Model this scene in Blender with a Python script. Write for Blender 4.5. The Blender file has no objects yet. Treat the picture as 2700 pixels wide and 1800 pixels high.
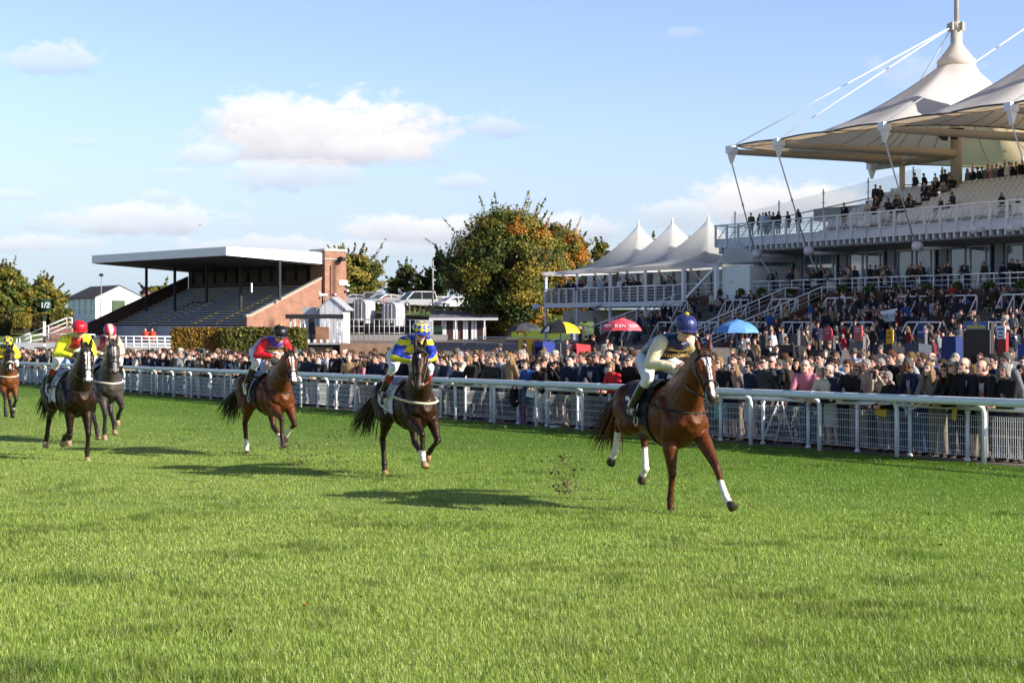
import bpy, bmesh, math, random
import numpy as np
from mathutils import Vector, Matrix
R = math.radians
random.seed(7)
NR = np.random.RandomState(5)
SC = bpy.context.scene
COL = SC.collection
# ------------------------------------------------------------------ camera, light, exposure
F, HOR, CZ, K = 4100.0, 850.0, 2.05, 57.0 / 4100.0     # focal length / horizon in photo pixels, eye height, fall of the track
cam_d = bpy.data.cameras.new('camera'); cam = bpy.data.objects.new('camera', cam_d); COL.objects.link(cam)
cam.location = (0, 0, CZ); cam.rotation_euler = (R(90), 0, 0)
cam_d.sensor_width = 36; cam_d.lens = F / 2700 * 36; cam_d.shift_y = -(900 - HOR) / 2700
cam_d.clip_start = 0.1; cam_d.clip_end = 6000
cam_d.dof.use_dof = True; cam_d.dof.focus_distance = 21; cam_d.dof.aperture_fstop = 11
SC.camera = cam
SUN_AZ, SUN_EL = math.atan2(.90, -.42), R(25.5)         # azimuth from +Y towards +X
SV = Vector((math.sin(SUN_AZ) * math.cos(SUN_EL), math.cos(SUN_AZ) * math.cos(SUN_EL), math.sin(SUN_EL)))
sun_d = bpy.data.lights.new('sun', 'SUN'); sun_d.energy = 5.0; sun_d.angle = R(.5); sun_d.color = (1, .93, .82)
sun = bpy.data.objects.new('sun', sun_d); COL.objects.link(sun)
sun.rotation_euler = (-SV).to_track_quat('-Z', 'Y').to_euler(); sun.location = (30, -20, 40)
SC.view_settings.view_transform = 'Standard'; SC.view_settings.look = 'None'
SC.view_settings.exposure = 0.85; SC.view_settings.gamma = 1
SC.cycles.max_bounces = 6; SC.cycles.diffuse_bounces = 3; SC.cycles.transparent_max_bounces = 16
SC.cycles.caustics_reflective = False; SC.cycles.caustics_refractive = False

class NT:
    """terse node-tree writer"""
    def __init__(s, tree): s.t = tree; s.n = tree.nodes; s.l = tree.links
    def node(s, typ, **kw):
        n = s.n.new(typ)
        for k, v in kw.items(): setattr(n, k, v)
        return n
    def put(s, sock, v):
        if isinstance(v, bpy.types.NodeSocket): s.l.new(v, sock)
        elif v is not None:
            if isinstance(v, (tuple, list)) and len(v) == 3 and sock.type == 'RGBA': v = (*v, 1)
            sock.default_value = v
    def m(s, op, a, b=None, c=None, clamp=False):
        n = s.node('ShaderNodeMath', operation=op, use_clamp=clamp)
        for i, v in enumerate((a, b, c)): s.put(n.inputs[i], v)
        return n.outputs[0]
    def mix(s, f, a, b, blend='MIX'):
        n = s.node('ShaderNodeMix', data_type='RGBA', blend_type=blend)
        s.put(n.inputs[0], f); s.put(n.inputs[6], a); s.put(n.inputs[7], b)
        return n.outputs[2]
    def noise(s, vec, scale, detail=3, rough=.55, dist=0):
        n = s.node('ShaderNodeTexNoise'); s.put(n.inputs['Vector'], vec)
        n.inputs['Scale'].default_value = scale; n.inputs['Detail'].default_value = detail
        n.inputs['Roughness'].default_value = rough; n.inputs['Distortion'].default_value = dist
        return n.outputs[0]
    def step(s, x, lo, hi):
        n = s.node('ShaderNodeMapRange', interpolation_type='SMOOTHSTEP')
        s.put(n.inputs[0], x); n.inputs[1].default_value = lo; n.inputs[2].default_value = hi
        return n.outputs[0]
    def xyz(s, vec):
        n = s.node('ShaderNodeSeparateXYZ'); s.put(n.inputs[0], vec); return n.outputs
    def comb(s, x, y, z):
        n = s.node('ShaderNodeCombineXYZ')
        for i, v in enumerate((x, y, z)): s.put(n.inputs[i], v)
        return n.outputs[0]

# ------------------------------------------------------------------ sky with clouds (by direction)
W = bpy.data.worlds.new('World'); SC.world = W; W.use_nodes = True
wt = NT(W.node_tree); wt.n.clear()
sky = wt.node('ShaderNodeTexSky', sky_type='NISHITA', sun_disc=False)
sky.sun_elevation = SUN_EL; sky.sun_rotation = SUN_AZ; sky.altitude = 100
sky.air_density = 1.0; sky.dust_density = 1.2; sky.ozone_density = 2.0
tc = wt.node('ShaderNodeTexCoord').outputs['Generated']
dx, dy, dz = wt.xyz(tc)
dyc = wt.m('MAXIMUM', dy, .02)
u = wt.m('DIVIDE', dx, dyc); v = wt.m('DIVIDE', dz, dyc)
uv = wt.comb(u, wt.m('MULTIPLY', v, 1.6), 0)
n1 = wt.m('SUBTRACT', wt.noise(uv, 22, 6, .62), .5)
n2 = wt.m('SUBTRACT', wt.noise(uv, 75, 4, .6), .5)
nz = wt.m('MULTIPLY_ADD', n2, .7, n1)
# px, py, half width, up, down, strength, noise
CLOUDS = [(860, 385, 350, 140, 66, 1, 1.5), (700, 330, 175, 95, 95, 1, 1.2), (1000, 400, 200, 80, 45, 1, 1.5), (760, 455, 220, 45, 50, .55, 1.9), (560, 410, 120, 40, 35, .5, 1.6),
          (150, 165, 150, 60, 30, .45, 2.2), (1310, 335, 90, 45, 28, .4, 2.4), (370, 590, 270, 58, 34, .62, 2.1), (60, 645, 240, 28, 24, .45, 2),
          (1100, 610, 260, 48, 45, .75, 1.6), (1500, 600, 170, 40, 40, .6, 1.8), (1990, 540, 170, 85, 70, .9, 1.2), (2160, 540, 150, 62, 60, .85, 1.4), (1800, 560, 130, 40, 50, .5, 1.7),
          (800, 655, 420, 36, 34, .45, 1.8), (1210, 480, 80, 26, 24, .35, 2.2), (420, 520, 70, 22, 22, .28, 2.2), (2420, 200, 170, 60, 60, .2, 2), (1800, 90, 60, 22, 18, .2, 2), (20, 515, 90, 16, 14, .3, 2),
          (470, 455, 70, 16, 16, .22, 2), (210, 375, 90, 14, 14, .16, 2)]
dens = None; lit = None
for px, py, a, up, dn, st, na in CLOUDS:
    du = wt.m('DIVIDE', wt.m('SUBTRACT', u, (px - 1350) / F), a / F)
    dv0 = wt.m('SUBTRACT', v, (HOR - py) / F)
    dv = wt.m('ADD', wt.m('DIVIDE', wt.m('MAXIMUM', dv0, 0.), up / F), wt.m('DIVIDE', wt.m('MINIMUM', dv0, 0.), dn / F))
    d = wt.m('SQRT', wt.m('ADD', wt.m('MULTIPLY', du, du), wt.m('MULTIPLY', dv, dv)))
    d = wt.m('MULTIPLY_ADD', nz, na, d)
    den = wt.m('MULTIPLY', wt.step(d, 1.12, .55), st)
    li = wt.m('MULTIPLY', den, wt.m('MULTIPLY_ADD', dv, .6, .58))
    dens = den if dens is None else wt.m('MAXIMUM', dens, den)
    lit = li if lit is None else wt.m('MAXIMUM', lit, li)
front = wt.step(dy, .02, .2)
dens = wt.m('MULTIPLY', dens, front)
lit = wt.m('ADD', wt.m('DIVIDE', lit, wt.m('MAXIMUM', dens, .05)), wt.m('MULTIPLY', n1, .9), clamp=True)
haze = wt.step(dz, .17, -.005)
WS = .105                                                # sky strength
zen = wt.m('MULTIPLY_ADD', wt.step(dz, .22, .75), -.88, 1.32)      # a clear sky is deepest overhead; dimmed further above the view to deepen shade
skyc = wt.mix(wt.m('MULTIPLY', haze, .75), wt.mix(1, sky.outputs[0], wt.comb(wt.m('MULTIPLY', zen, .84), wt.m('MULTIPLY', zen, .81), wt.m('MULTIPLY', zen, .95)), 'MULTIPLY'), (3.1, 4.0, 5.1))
cc = wt.mix(lit, (3.1, 3.25, 3.9), (6.0, 5.8, 5.7))
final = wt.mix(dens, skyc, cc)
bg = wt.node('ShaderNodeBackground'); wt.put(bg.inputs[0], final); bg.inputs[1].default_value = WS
wo = wt.node('ShaderNodeOutputWorld'); wt.l.new(bg.outputs[0], wo.inputs[0])

# ------------------------------------------------------------------ materials
MATS = {}
def mat(name, col=(.5, .5, .5), rough=.6, noise=None, spec=.3, metal=0, attr=False, objcol=False, bump=None, trans=0, sss=0, alpha=1, coat=0, sheen=0):
    """noise = (scale, amount): mottled value;  bump = (scale, strength)"""
    if name in MATS: return MATS[name]
    m = bpy.data.materials.new(name); m.use_nodes = True; t = NT(m.node_tree); b = t.n['Principled BSDF']
    c = (*col, 1) if len(col) == 3 else col
    co = t.node('ShaderNodeTexCoord').outputs['Object']
    out = None
    if objcol: out = t.node('ShaderNodeObjectInfo').outputs['Color']
    if attr:
        a = t.node('ShaderNodeAttribute', attribute_name='Col').outputs['Color']
        out = a if out is None else t.mix(1, out, a, 'MULTIPLY')
    if noise:
        f = t.noise(co, noise[0], 4)
        f = t.m('MULTIPLY_ADD', t.m('SUBTRACT', f, .5), noise[1] * 2, 1.0)
        out = t.mix(1, out if out is not None else c, t.comb(f, f, f), 'MULTIPLY')
    t.put(b.inputs['Base Color'], out if out is not None else c)
    b.inputs['Roughness'].default_value = rough; b.inputs['Metallic'].default_value = metal
    b.inputs['Specular IOR Level'].default_value = spec
    if trans: b.inputs['Transmission Weight'].default_value = trans
    if sss: b.inputs['Subsurface Weight'].default_value = sss; b.inputs['Subsurface Scale'].default_value = .02
    if alpha < 1: b.inputs['Alpha'].default_value = alpha
    if coat: b.inputs['Coat Weight'].default_value = coat; b.inputs['Coat Roughness'].default_value = .1
    if sheen: b.inputs['Sheen Weight'].default_value = sheen
    if bump:
        bn = t.node('ShaderNodeBump'); bn.inputs['Strength'].default_value = bump[1]; bn.inputs['Distance'].default_value = .05
        t.put(bn.inputs['Height'], t.noise(co, bump[0], 4)); t.l.new(bn.outputs[0], b.inputs['Normal'])
    MATS[name] = m; return m
def brick_mat(name, c1, c2, mortar, scale=1.0):
    if name in MATS: return MATS[name]
    m = bpy.data.materials.new(name); m.use_nodes = True; t = NT(m.node_tree); b = t.n['Principled BSDF']
    x, y, z = t.xyz(t.node('ShaderNodeTexCoord').outputs['Object'])
    vec = t.comb(t.m('ADD', x, y), z, 0)
    br = t.node('ShaderNodeTexBrick'); t.put(br.inputs['Vector'], vec)
    t.put(br.inputs['Color1'], c1); t.put(br.inputs['Color2'], c2); t.put(br.inputs['Mortar'], mortar)
    br.inputs['Scale'].default_value = scale; br.inputs['Mortar Size'].default_value = .012
    br.inputs['Brick Width'].default_value = .24; br.inputs['Row Height'].default_value = .085
    f = t.m('MULTIPLY_ADD', t.noise(t.comb(x, y, z), 1.3, 5), .9, .55)
    t.put(b.inputs['Base Color'], t.mix(1, br.outputs[0], t.comb(f, f, f), 'MULTIPLY'))
    b.inputs['Roughness'].default_value = .9; b.inputs['Specular IOR Level'].default_value = .15
    MATS[name] = m; return m
def plank_mat(name, c, step=.15, dark=.35):
    if name in MATS: return MATS[name]
    m = bpy.data.materials.new(name); m.use_nodes = True; t = NT(m.node_tree); b = t.n['Principled BSDF']
    x, y, z = t.xyz(t.node('ShaderNodeTexCoord').outputs['Object'])
    s = t.m('ADD', x, y); q = t.m('DIVIDE', s, step); fr = t.m('FRACT', q)
    wn = t.node('ShaderNodeTexWhiteNoise', noise_dimensions='1D'); t.put(wn.inputs['W'], t.m('FLOOR', q))
    f = t.m('MULTIPLY_ADD', wn.outputs[0], .5, .75)
    gap = t.step(t.m('ABSOLUTE', t.m('SUBTRACT', fr, .5)), .43, .49)
    f = t.m('MULTIPLY', f, t.m('MULTIPLY_ADD', gap, dark - 1, 1.0))
    f = t.m('MULTIPLY', f, t.m('MULTIPLY_ADD', t.noise(t.comb(x, y, t.m('MULTIPLY', z, .2)), 6, 4), .8, .6))
    t.put(b.inputs['Base Color'], t.mix(1, c, t.comb(f, f, f), 'MULTIPLY')); b.inputs['Roughness'].default_value = .85
    MATS[name] = m; return m
WHITE = mat('white_paint', (.78, .79, .80), .45, noise=(2.5, .06))
WHITE2 = mat('weathered_white_steel', (.62, .63, .66), .5, noise=(1.5, .12))
RAILW = mat('rail_plastic', (.77, .79, .80), .42, noise=(3.5, .13), spec=.4, bump=(5, .15))
GREY = mat('grey_paint', (.22, .23, .25), .6, noise=(2, .1))
DARK = mat('dark_paint', (.02, .021, .024), .5)
BLACK = mat('black_rubber', (.012, .012, .013), .5)
ATTR = mat('coloured', attr=True, rough=.6)

# ------------------------------------------------------------------ object helpers
def tag(o, label=None, cat=None, group=None, kind=None):
    if label: o['label'] = label
    if cat: o['category'] = cat
    if group: o['group'] = group
    if kind: o['kind'] = kind
    return o
def thing(name, label, cat, loc=(0, 0, 0), rz=0, group=None):
    o = bpy.data.objects.new(name, None); COL.objects.link(o)
    o.empty_display_size = .2; o.location = loc; o.rotation_euler = (0, 0, rz)
    return tag(o, label, cat, group)
def link(name, me, parent=None, m=None, loc=None, rz=None, label=None):
    o = bpy.data.objects.new(name, me); COL.objects.link(o)
    if m is not None and not me.materials: me.materials.append(m)
    if parent is not None: o.parent = parent
    if loc is not None: o.location = loc
    if rz is not None: o.rotation_euler = (0, 0, rz)
    if label: o['label'] = label
    return o
def copy_tree(o, parent=None):
    c = o.copy(); COL.objects.link(c)
    if parent is not None: c.parent = parent
    for ch in o.children: copy_tree(ch, c)
    return c
def frame_of(d):
    d = Vector(d).normalized(); a = Vector((0, 0, 1)) if abs(d.z) < .95 else Vector((1, 0, 0))
    s = d.cross(a).normalized(); return d, s, s.cross(d)
class MB:
    """collects verts, faces, material slots and vertex colours; build() links ONE mesh object"""
    def __init__(s): s.v = []; s.f = []; s.mi = []; s.c = []; s.cur = 0; s.col = (1, 1, 1); s.smooth = False; s.sm = []
    def add(s, vs, fs):
        b = len(s.v); s.v += [tuple(x) for x in vs]; s.c += [s.col] * len(vs)
        for f in fs: s.f.append([b + i for i in f]); s.mi.append(s.cur); s.sm.append(s.smooth)
        return s
    def box(s, c, size, rz=0, M=None):
        x, y, z = (q / 2 for q in size)
        vs = [Vector((i * x, j * y, k * z)) for k in (-1, 1) for j in (-1, 1) for i in (-1, 1)]
        if rz: vs = [Matrix.Rotation(rz, 3, 'Z') @ q for q in vs]
        if M is not None: vs = [M @ q for q in vs]
        return s.add([q + Vector(c) for q in vs], [(0, 2, 3, 1), (4, 5, 7, 6), (0, 1, 5, 4), (2, 6, 7, 3), (0, 4, 6, 2), (1, 3, 7, 5)])
    def bar(s, p, q, w, h=None):
        h = h or w; p = Vector(p); q = Vector(q); d, a, b = frame_of(q - p)
        vs = [e + a * i * w / 2 + b * j * h / 2 for e in (p, q) for i, j in ((-1, -1), (1, -1), (1, 1), (-1, 1))]
        return s.add(vs, [(3, 2, 1, 0), (4, 5, 6, 7), (0, 1, 5, 4), (1, 2, 6, 5), (2, 3, 7, 6), (3, 0, 4, 7)])
    def tube(s, pts, r, n=8, cap=True):
        """round tube through pts; r a number or a list"""
        pts = [Vector(p) for p in pts]; k = len(pts); rs = r if isinstance(r, (list, tuple)) else [r] * k
        ref = None; rings = []
        for i, p in enumerate(pts):
            d = (pts[min(i + 1, k - 1)] - pts[max(i - 1, 0)])
            if d.length < 1e-9: d = Vector((0, 0, 1))
            d.normalize()
            if ref is None: ref = frame_of(d)[1]
            ref = (ref - d * ref.dot(d)).normalized(); o = d.cross(ref)
            rings.append([p + (ref * math.cos(2 * math.pi * j / n) + o * math.sin(2 * math.pi * j / n)) * rs[i] for j in range(n)])
        return s.rings(rings, cap)
    def rings(s, rings, cap=True):
        n = len(rings[0]); vs = [q for rg in rings for q in rg]
        fs = [(i * n + j, i * n + (j + 1) % n, (i + 1) * n + (j + 1) % n, (i + 1) * n + j) for i in range(len(rings) - 1) for j in range(n)]
        if cap: fs += [tuple(reversed(range(n))), tuple((len(rings) - 1) * n + j for j in range(n))]
        old = s.smooth; s.smooth = True; s.add(vs, fs); s.smooth = old; return s
    def lathe(s, prof, n=24, c=(0, 0, 0)):
        c = Vector(c)
        return s.rings([[c + Vector((r * math.cos(2 * math.pi * j / n), r * math.sin(2 * math.pi * j / n), z)) for j in range(n)] for r, z in prof])
    def prism(s, poly, d):
        """flat polygon (list of 3-D points) pushed along d"""
        poly = [Vector(p) for p in poly]; n = len(poly); d = Vector(d)
        return s.add(poly + [p + d for p in poly], [tuple(reversed(range(n))), tuple(range(n, 2 * n))] + [(i, (i + 1) % n, n + (i + 1) % n, n + i) for i in range(n)])
    def quad(s, *p): return s.add(p, [tuple(range(len(p)))])
    def mesh(s, name, mats, cols=False):
        me = bpy.data.meshes.new(name); me.from_pydata(s.v, [], s.f)
        for m in (mats if isinstance(mats, (list, tuple)) else [mats]): me.materials.append(m)
        me.polygons.foreach_set('material_index', s.mi); me.polygons.foreach_set('use_smooth', s.sm)
        if cols or any(c != (1, 1, 1) for c in s.c): set_col(me, np.array(s.c))
        me.update(); return me
    def build(s, name, mats, parent=None, label=None, loc=None, rz=None):
        return link(name, s.mesh(name, mats), parent, None, loc, rz, label)
def set_col(me, c):
    a = me.color_attributes.new('Col', 'FLOAT_COLOR', 'POINT')
    c4 = np.ones((len(me.vertices), 4), np.float32); c4[:, :3] = c; a.data.foreach_set('color', c4.ravel())
def verts_of(me):
    a = np.empty(len(me.vertices) * 3, np.float32); me.vertices.foreach_get('co', a); return a.reshape(-1, 3)
TEXTS = {}
def text_mesh(txt, size, depth=.004, bold=0.0, spacing=1.0):
    k = (txt, size, depth, bold, spacing)
    if k in TEXTS: return TEXTS[k]
    cu = bpy.data.curves.new('lettering', 'FONT'); cu.body = txt; cu.size = size; cu.extrude = depth; cu.align_x = 'CENTER'; cu.align_y = 'CENTER'
    cu.offset = bold; cu.space_character = spacing; cu.space_line = .85
    ob = bpy.data.objects.new('lettering', cu); COL.objects.link(ob)
    dg = bpy.context.evaluated_depsgraph_get(); me = bpy.data.meshes.new_from_object(ob.evaluated_get(dg))
    bpy.data.objects.remove(ob); TEXTS[k] = me; return me
def text(txt, size, m, parent, M, bold=0.0, depth=.004, name='lettering', squeeze=1.0, spacing=1.0):
    """M: 4x4 matrix (in the parent's space); text lies in its XY plane, readable from +Z"""
    me = text_mesh(txt, size, depth, bold, spacing)
    if me.materials and me.materials[0] is not m: me = me.copy(); me.materials.clear()
    if not me.materials: me.materials.append(m)
    o = link(name, me, parent); o.matrix_local = M @ Matrix.Diagonal((squeeze, 1, 1, 1)); return o
def face_matrix(o, right, up):
    r = Vector(right).normalized(); u_ = Vector(up); u_ = (u_ - r * u_.dot(r)).normalized(); n = r.cross(u_)
    M = Matrix((r, u_, n)).transposed().to_4x4(); M.translation = Vector(o); return M
# photo pixel -> world
def P(px, py, Y): return Vector(((px - 1350) / F * Y, Y, CZ - (py - HOR) / F * Y))
def gz(x, y): return -K * y
class Frame:
    """upright local frame: x along a front, y into the building, z up"""
    def __init__(s, ox, oy, ex): s.ex = Vector((ex[0], ex[1])).normalized(); s.ey = Vector((-s.ex.y, s.ex.x)); s.o = Vector((ox, oy)); s.rz = math.atan2(s.ex.y, s.ex.x)
    def w(s, x, y, z=0): q = s.o + s.ex * x + s.ey * y; return Vector((q.x, q.y, z))
    def loc(s, p): d = Vector((p[0], p[1])) - s.o; return d.dot(s.ex), d.dot(s.ey)
    def on_y(s, px, py, yl):      # pixel -> (x, z) on the plane y = yl
        uu = (px - 1350) / F; a = s.o + s.ey * yl
        x = (uu * a.y - a.x) / (s.ex.x - uu * s.ex.y); Y = a.y + s.ex.y * x
        return x, CZ - (py - HOR) / F * Y
    def on_x(s, px, py, xl):      # pixel -> (y, z) on the plane x = xl
        uu = (px - 1350) / F; a = s.o + s.ex * xl
        y = (uu * a.y - a.x) / (s.ey.x - uu * s.ey.y); Y = a.y + s.ey.y * y
        return y, CZ - (py - HOR) / F * Y
# ------------------------------------------------------------------ the setting: one ground sheet, track grass
RF = Frame(7.9, 26.3, (.528, -.849))          # running rail: x along it (towards the camera), y away from the track
def sm(t): t = max(0., min(1., t)); return t * t * (3 - 2 * t)
def ground_z(x, y):
    s, w = RF.loc((x, y)); z = -K * y
    if w > 6: z = z + (.35 - z) * sm((w - 8) / 34)
    if y > 330: z = z * 1.0
    return z
def build_ground():
    xs = sorted(set([-900, -600, -400, -300] + list(range(-240, 241, 6)) + [300, 400, 600, 900])); ys = [-60, -30] + list(range(-12, 300, 6)) + [320, 360, 420, 500, 620, 800, 1100, 1600]
    vs = [(x, y, ground_z(x, y) if y < 300 else ground_z(x, 300)) for y in ys for x in xs]; n = len(xs)
    fs = [(j * n + i, j * n + i + 1, (j + 1) * n + i + 1, (j + 1) * n + i) for j in range(len(ys) - 1) for i in range(n - 1)]
    me = bpy.data.meshes.new('ground'); me.from_pydata(vs, [], fs)
    m = bpy.data.materials.new('turf_and_tarmac'); m.use_nodes = True; t = NT(m.node_tree); b = t.n['Principled BSDF']
    co = t.node('ShaderNodeTexCoord').outputs['Object']; x, y, z = t.xyz(co)
    w = t.m('ADD', t.m('MULTIPLY', t.m('SUBTRACT', x, RF.o.x), RF.ey.x), t.m('MULTIPLY', t.m('SUBTRACT', y, RF.o.y), RF.ey.y))
    big = t.noise(co, .35, 4, .6); mid = t.noise(co, 2.2, 4, .6); fine = t.noise(co, 60, 3, .7)
    g = t.mix(t.step(big, .3, .7), (.17, .25, .04), (.24, .31, .07))
    g = t.mix(t.step(mid, .45, .75), g, (.072, .135, .014))
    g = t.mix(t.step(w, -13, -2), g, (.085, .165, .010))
    f = t.m('MULTIPLY_ADD', fine, 1.0, .5); g = t.mix(1, g, t.comb(f, f, f), 'MULTIPLY')
    divot = t.step(t.noise(co, 3.1, 2, .5), .70, .74)
    g = t.mix(t.m('MULTIPLY', divot, .6), g, (.07, .05, .025))
    k = t.m('MULTIPLY_ADD', t.noise(co, 1.2, 5), .5, .75)
    tar = t.mix(1, (.19, .16, .14), t.comb(k, k, k), 'MULTIPLY')
    far = t.step(t.m('ADD', w, t.m('MULTIPLY', big, 3)), 62, 70)
    tar = t.mix(far, tar, (.10, .15, .03))
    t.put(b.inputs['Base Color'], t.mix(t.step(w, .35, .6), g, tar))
    b.inputs['Roughness'].default_value = .85; b.inputs['Specular IOR Level'].default_value = .2
    bn = t.node('ShaderNodeBump'); bn.inputs['Strength'].default_value = .8; bn.inputs['Distance'].default_value = .04
    t.put(bn.inputs['Height'], fine); t.l.new(bn.outputs[0], b.inputs['Normal'])
    tag(link('ground', me, None, m), kind='structure')
build_ground()

def grass_blades():
    """short turf of the track, one mesh of leaf blades, thinning out with distance"""
    def field(x, y, s, seed):     # cheap smooth value noise
        r = np.random.RandomState(seed); tab = r.rand(64, 64)
        fx, fy = x / s, y / s; ix, iy = np.floor(fx).astype(int), np.floor(fy).astype(int); tx, ty = fx - ix, fy - iy
        tx = tx * tx * (3 - 2 * tx); ty = ty * ty * (3 - 2 * ty); g = lambda a, b: tab[a % 64, b % 64]
        return (g(ix, iy) * (1 - tx) + g(ix + 1, iy) * tx) * (1 - ty) + (g(ix, iy + 1) * (1 - tx) + g(ix + 1, iy + 1) * tx) * ty
    V = []; C = []; Fc = []; base = 0
    for y0, y1, dens, h0, w0, five in ((8.6, 13, 3000, .040, .0046, 1), (13, 19, 1800, .035, .0056, 1), (19, 30, 800, .030, .0080, 0), (30, 60, 160, .028, .014, 0)):
        n = int(dens * (.80 * (y1 * y1 - y0 * y0) / 2 + 7 * (y1 - y0)))
        y = np.sqrt(NR.rand(n) * (y1 * y1 - y0 * y0) + y0 * y0); x = (NR.rand(n) - .5) * (.80 * y + 7)
        w = (x - RF.o.x) * RF.ey.x + (y - RF.o.y) * RF.ey.y
        keep = w < .1; x, y, w = x[keep], y[keep], w[keep]; n = len(x)
        p1 = field(x + 50, y, .75, 1); p2 = field(x + 50, y, .22, 2); p3 = field(x + 80, y, 3.2, 3); p4 = field(x + 31, y, .38, 4); p5 = field(x + 9, y, 5.5, 5); tuft = np.clip((p4 * p1 - .56) * 8, 0, 1)
        h = h0 * (.45 + .75 * p1 * p2 * 2 + .5 * NR.rand(n)) * np.where(w > -6, .85, 1) * (1 + .55 * tuft)
        a = NR.rand(n) * 6.283; lean = (.25 + .9 * NR.rand(n) ** 1.5) * h; la = a + 1.57 + NR.randn(n) * .5
        wd = w0 * (.6 + .8 * NR.rand(n)); cx, sx = np.cos(a) * wd / 2, np.sin(a) * wd / 2
        z = -K * y; lx, ly = np.cos(la) * lean, np.sin(la) * lean
        dark = np.clip(1.1 - .5 * np.clip(p2 * p1 * 2.2 - .6, 0, 1), .7, 1.12)
        t1 = np.clip(.25 + p3 * .6 + NR.rand(n) * .5 - .2, 0, 1)[:, None]
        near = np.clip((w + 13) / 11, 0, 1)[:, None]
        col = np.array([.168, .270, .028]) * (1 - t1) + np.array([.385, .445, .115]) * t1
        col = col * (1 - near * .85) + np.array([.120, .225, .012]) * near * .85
        straw = (NR.rand(n) < .03)[:, None]; col = np.where(straw, np.array([.34, .31, .15]), col)
        col = col * dark[:, None] * (.78 + .44 * NR.rand(n))[:, None] * (.86 + .28 * p5)[:, None] * (1 - tuft[:, None] * np.array([.30, .20, .30]))
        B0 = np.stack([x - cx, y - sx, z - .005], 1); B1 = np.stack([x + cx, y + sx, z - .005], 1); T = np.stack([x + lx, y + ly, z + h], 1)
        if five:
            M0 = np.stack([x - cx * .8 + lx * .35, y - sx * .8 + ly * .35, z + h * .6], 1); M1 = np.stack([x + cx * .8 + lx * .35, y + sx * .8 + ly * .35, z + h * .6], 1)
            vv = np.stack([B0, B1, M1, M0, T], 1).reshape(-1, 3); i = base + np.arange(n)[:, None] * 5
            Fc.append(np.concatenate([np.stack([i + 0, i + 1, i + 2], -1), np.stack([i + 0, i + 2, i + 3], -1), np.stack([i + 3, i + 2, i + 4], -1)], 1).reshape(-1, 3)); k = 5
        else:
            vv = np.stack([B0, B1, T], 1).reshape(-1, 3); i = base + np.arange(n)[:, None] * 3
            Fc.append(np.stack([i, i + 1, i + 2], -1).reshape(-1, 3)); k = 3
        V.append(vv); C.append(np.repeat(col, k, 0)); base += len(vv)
    V = np.concatenate(V).astype(np.float32); C = np.concatenate(C); Fc = np.concatenate(Fc).astype(np.int32); nf = len(Fc)
    me = bpy.data.meshes.new('grass'); me.vertices.add(len(V)); me.vertices.foreach_set('co', V.ravel())
    me.loops.add(nf * 3); me.loops.foreach_set('vertex_index', Fc.ravel()); me.polygons.add(nf)
    me.polygons.foreach_set('loop_start', np.arange(0, nf * 3, 3, dtype=np.int32)); me.update(calc_edges=True)
    set_col(me, C)
    m = bpy.data.materials.new('grass_blade'); m.use_nodes = True; t = NT(m.node_tree); b = t.n['Principled BSDF']
    a = t.node('ShaderNodeAttribute', attribute_name='Col').outputs['Color']; t.put(b.inputs['Base Color'], a)
    b.inputs['Roughness'].default_value = .45; b.inputs['Specular IOR Level'].default_value = .40
    tr = t.node('ShaderNodeBsdfTranslucent'); t.put(tr.inputs[0], t.mix(1, a, (1.3, 1.5, .8), 'MULTIPLY')); mx = t.node('ShaderNodeMixShader'); mx.inputs[0].default_value = .35
    t.l.new(b.outputs[0], mx.inputs[1]); t.l.new(tr.outputs[0], mx.inputs[2]); t.l.new(mx.outputs[0], t.n['Material Output'].inputs[0])
    tag(link('grass', me, None, m), kind='stuff', label='short mown turf of the racing track', cat='grass')
grass_blades()

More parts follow.
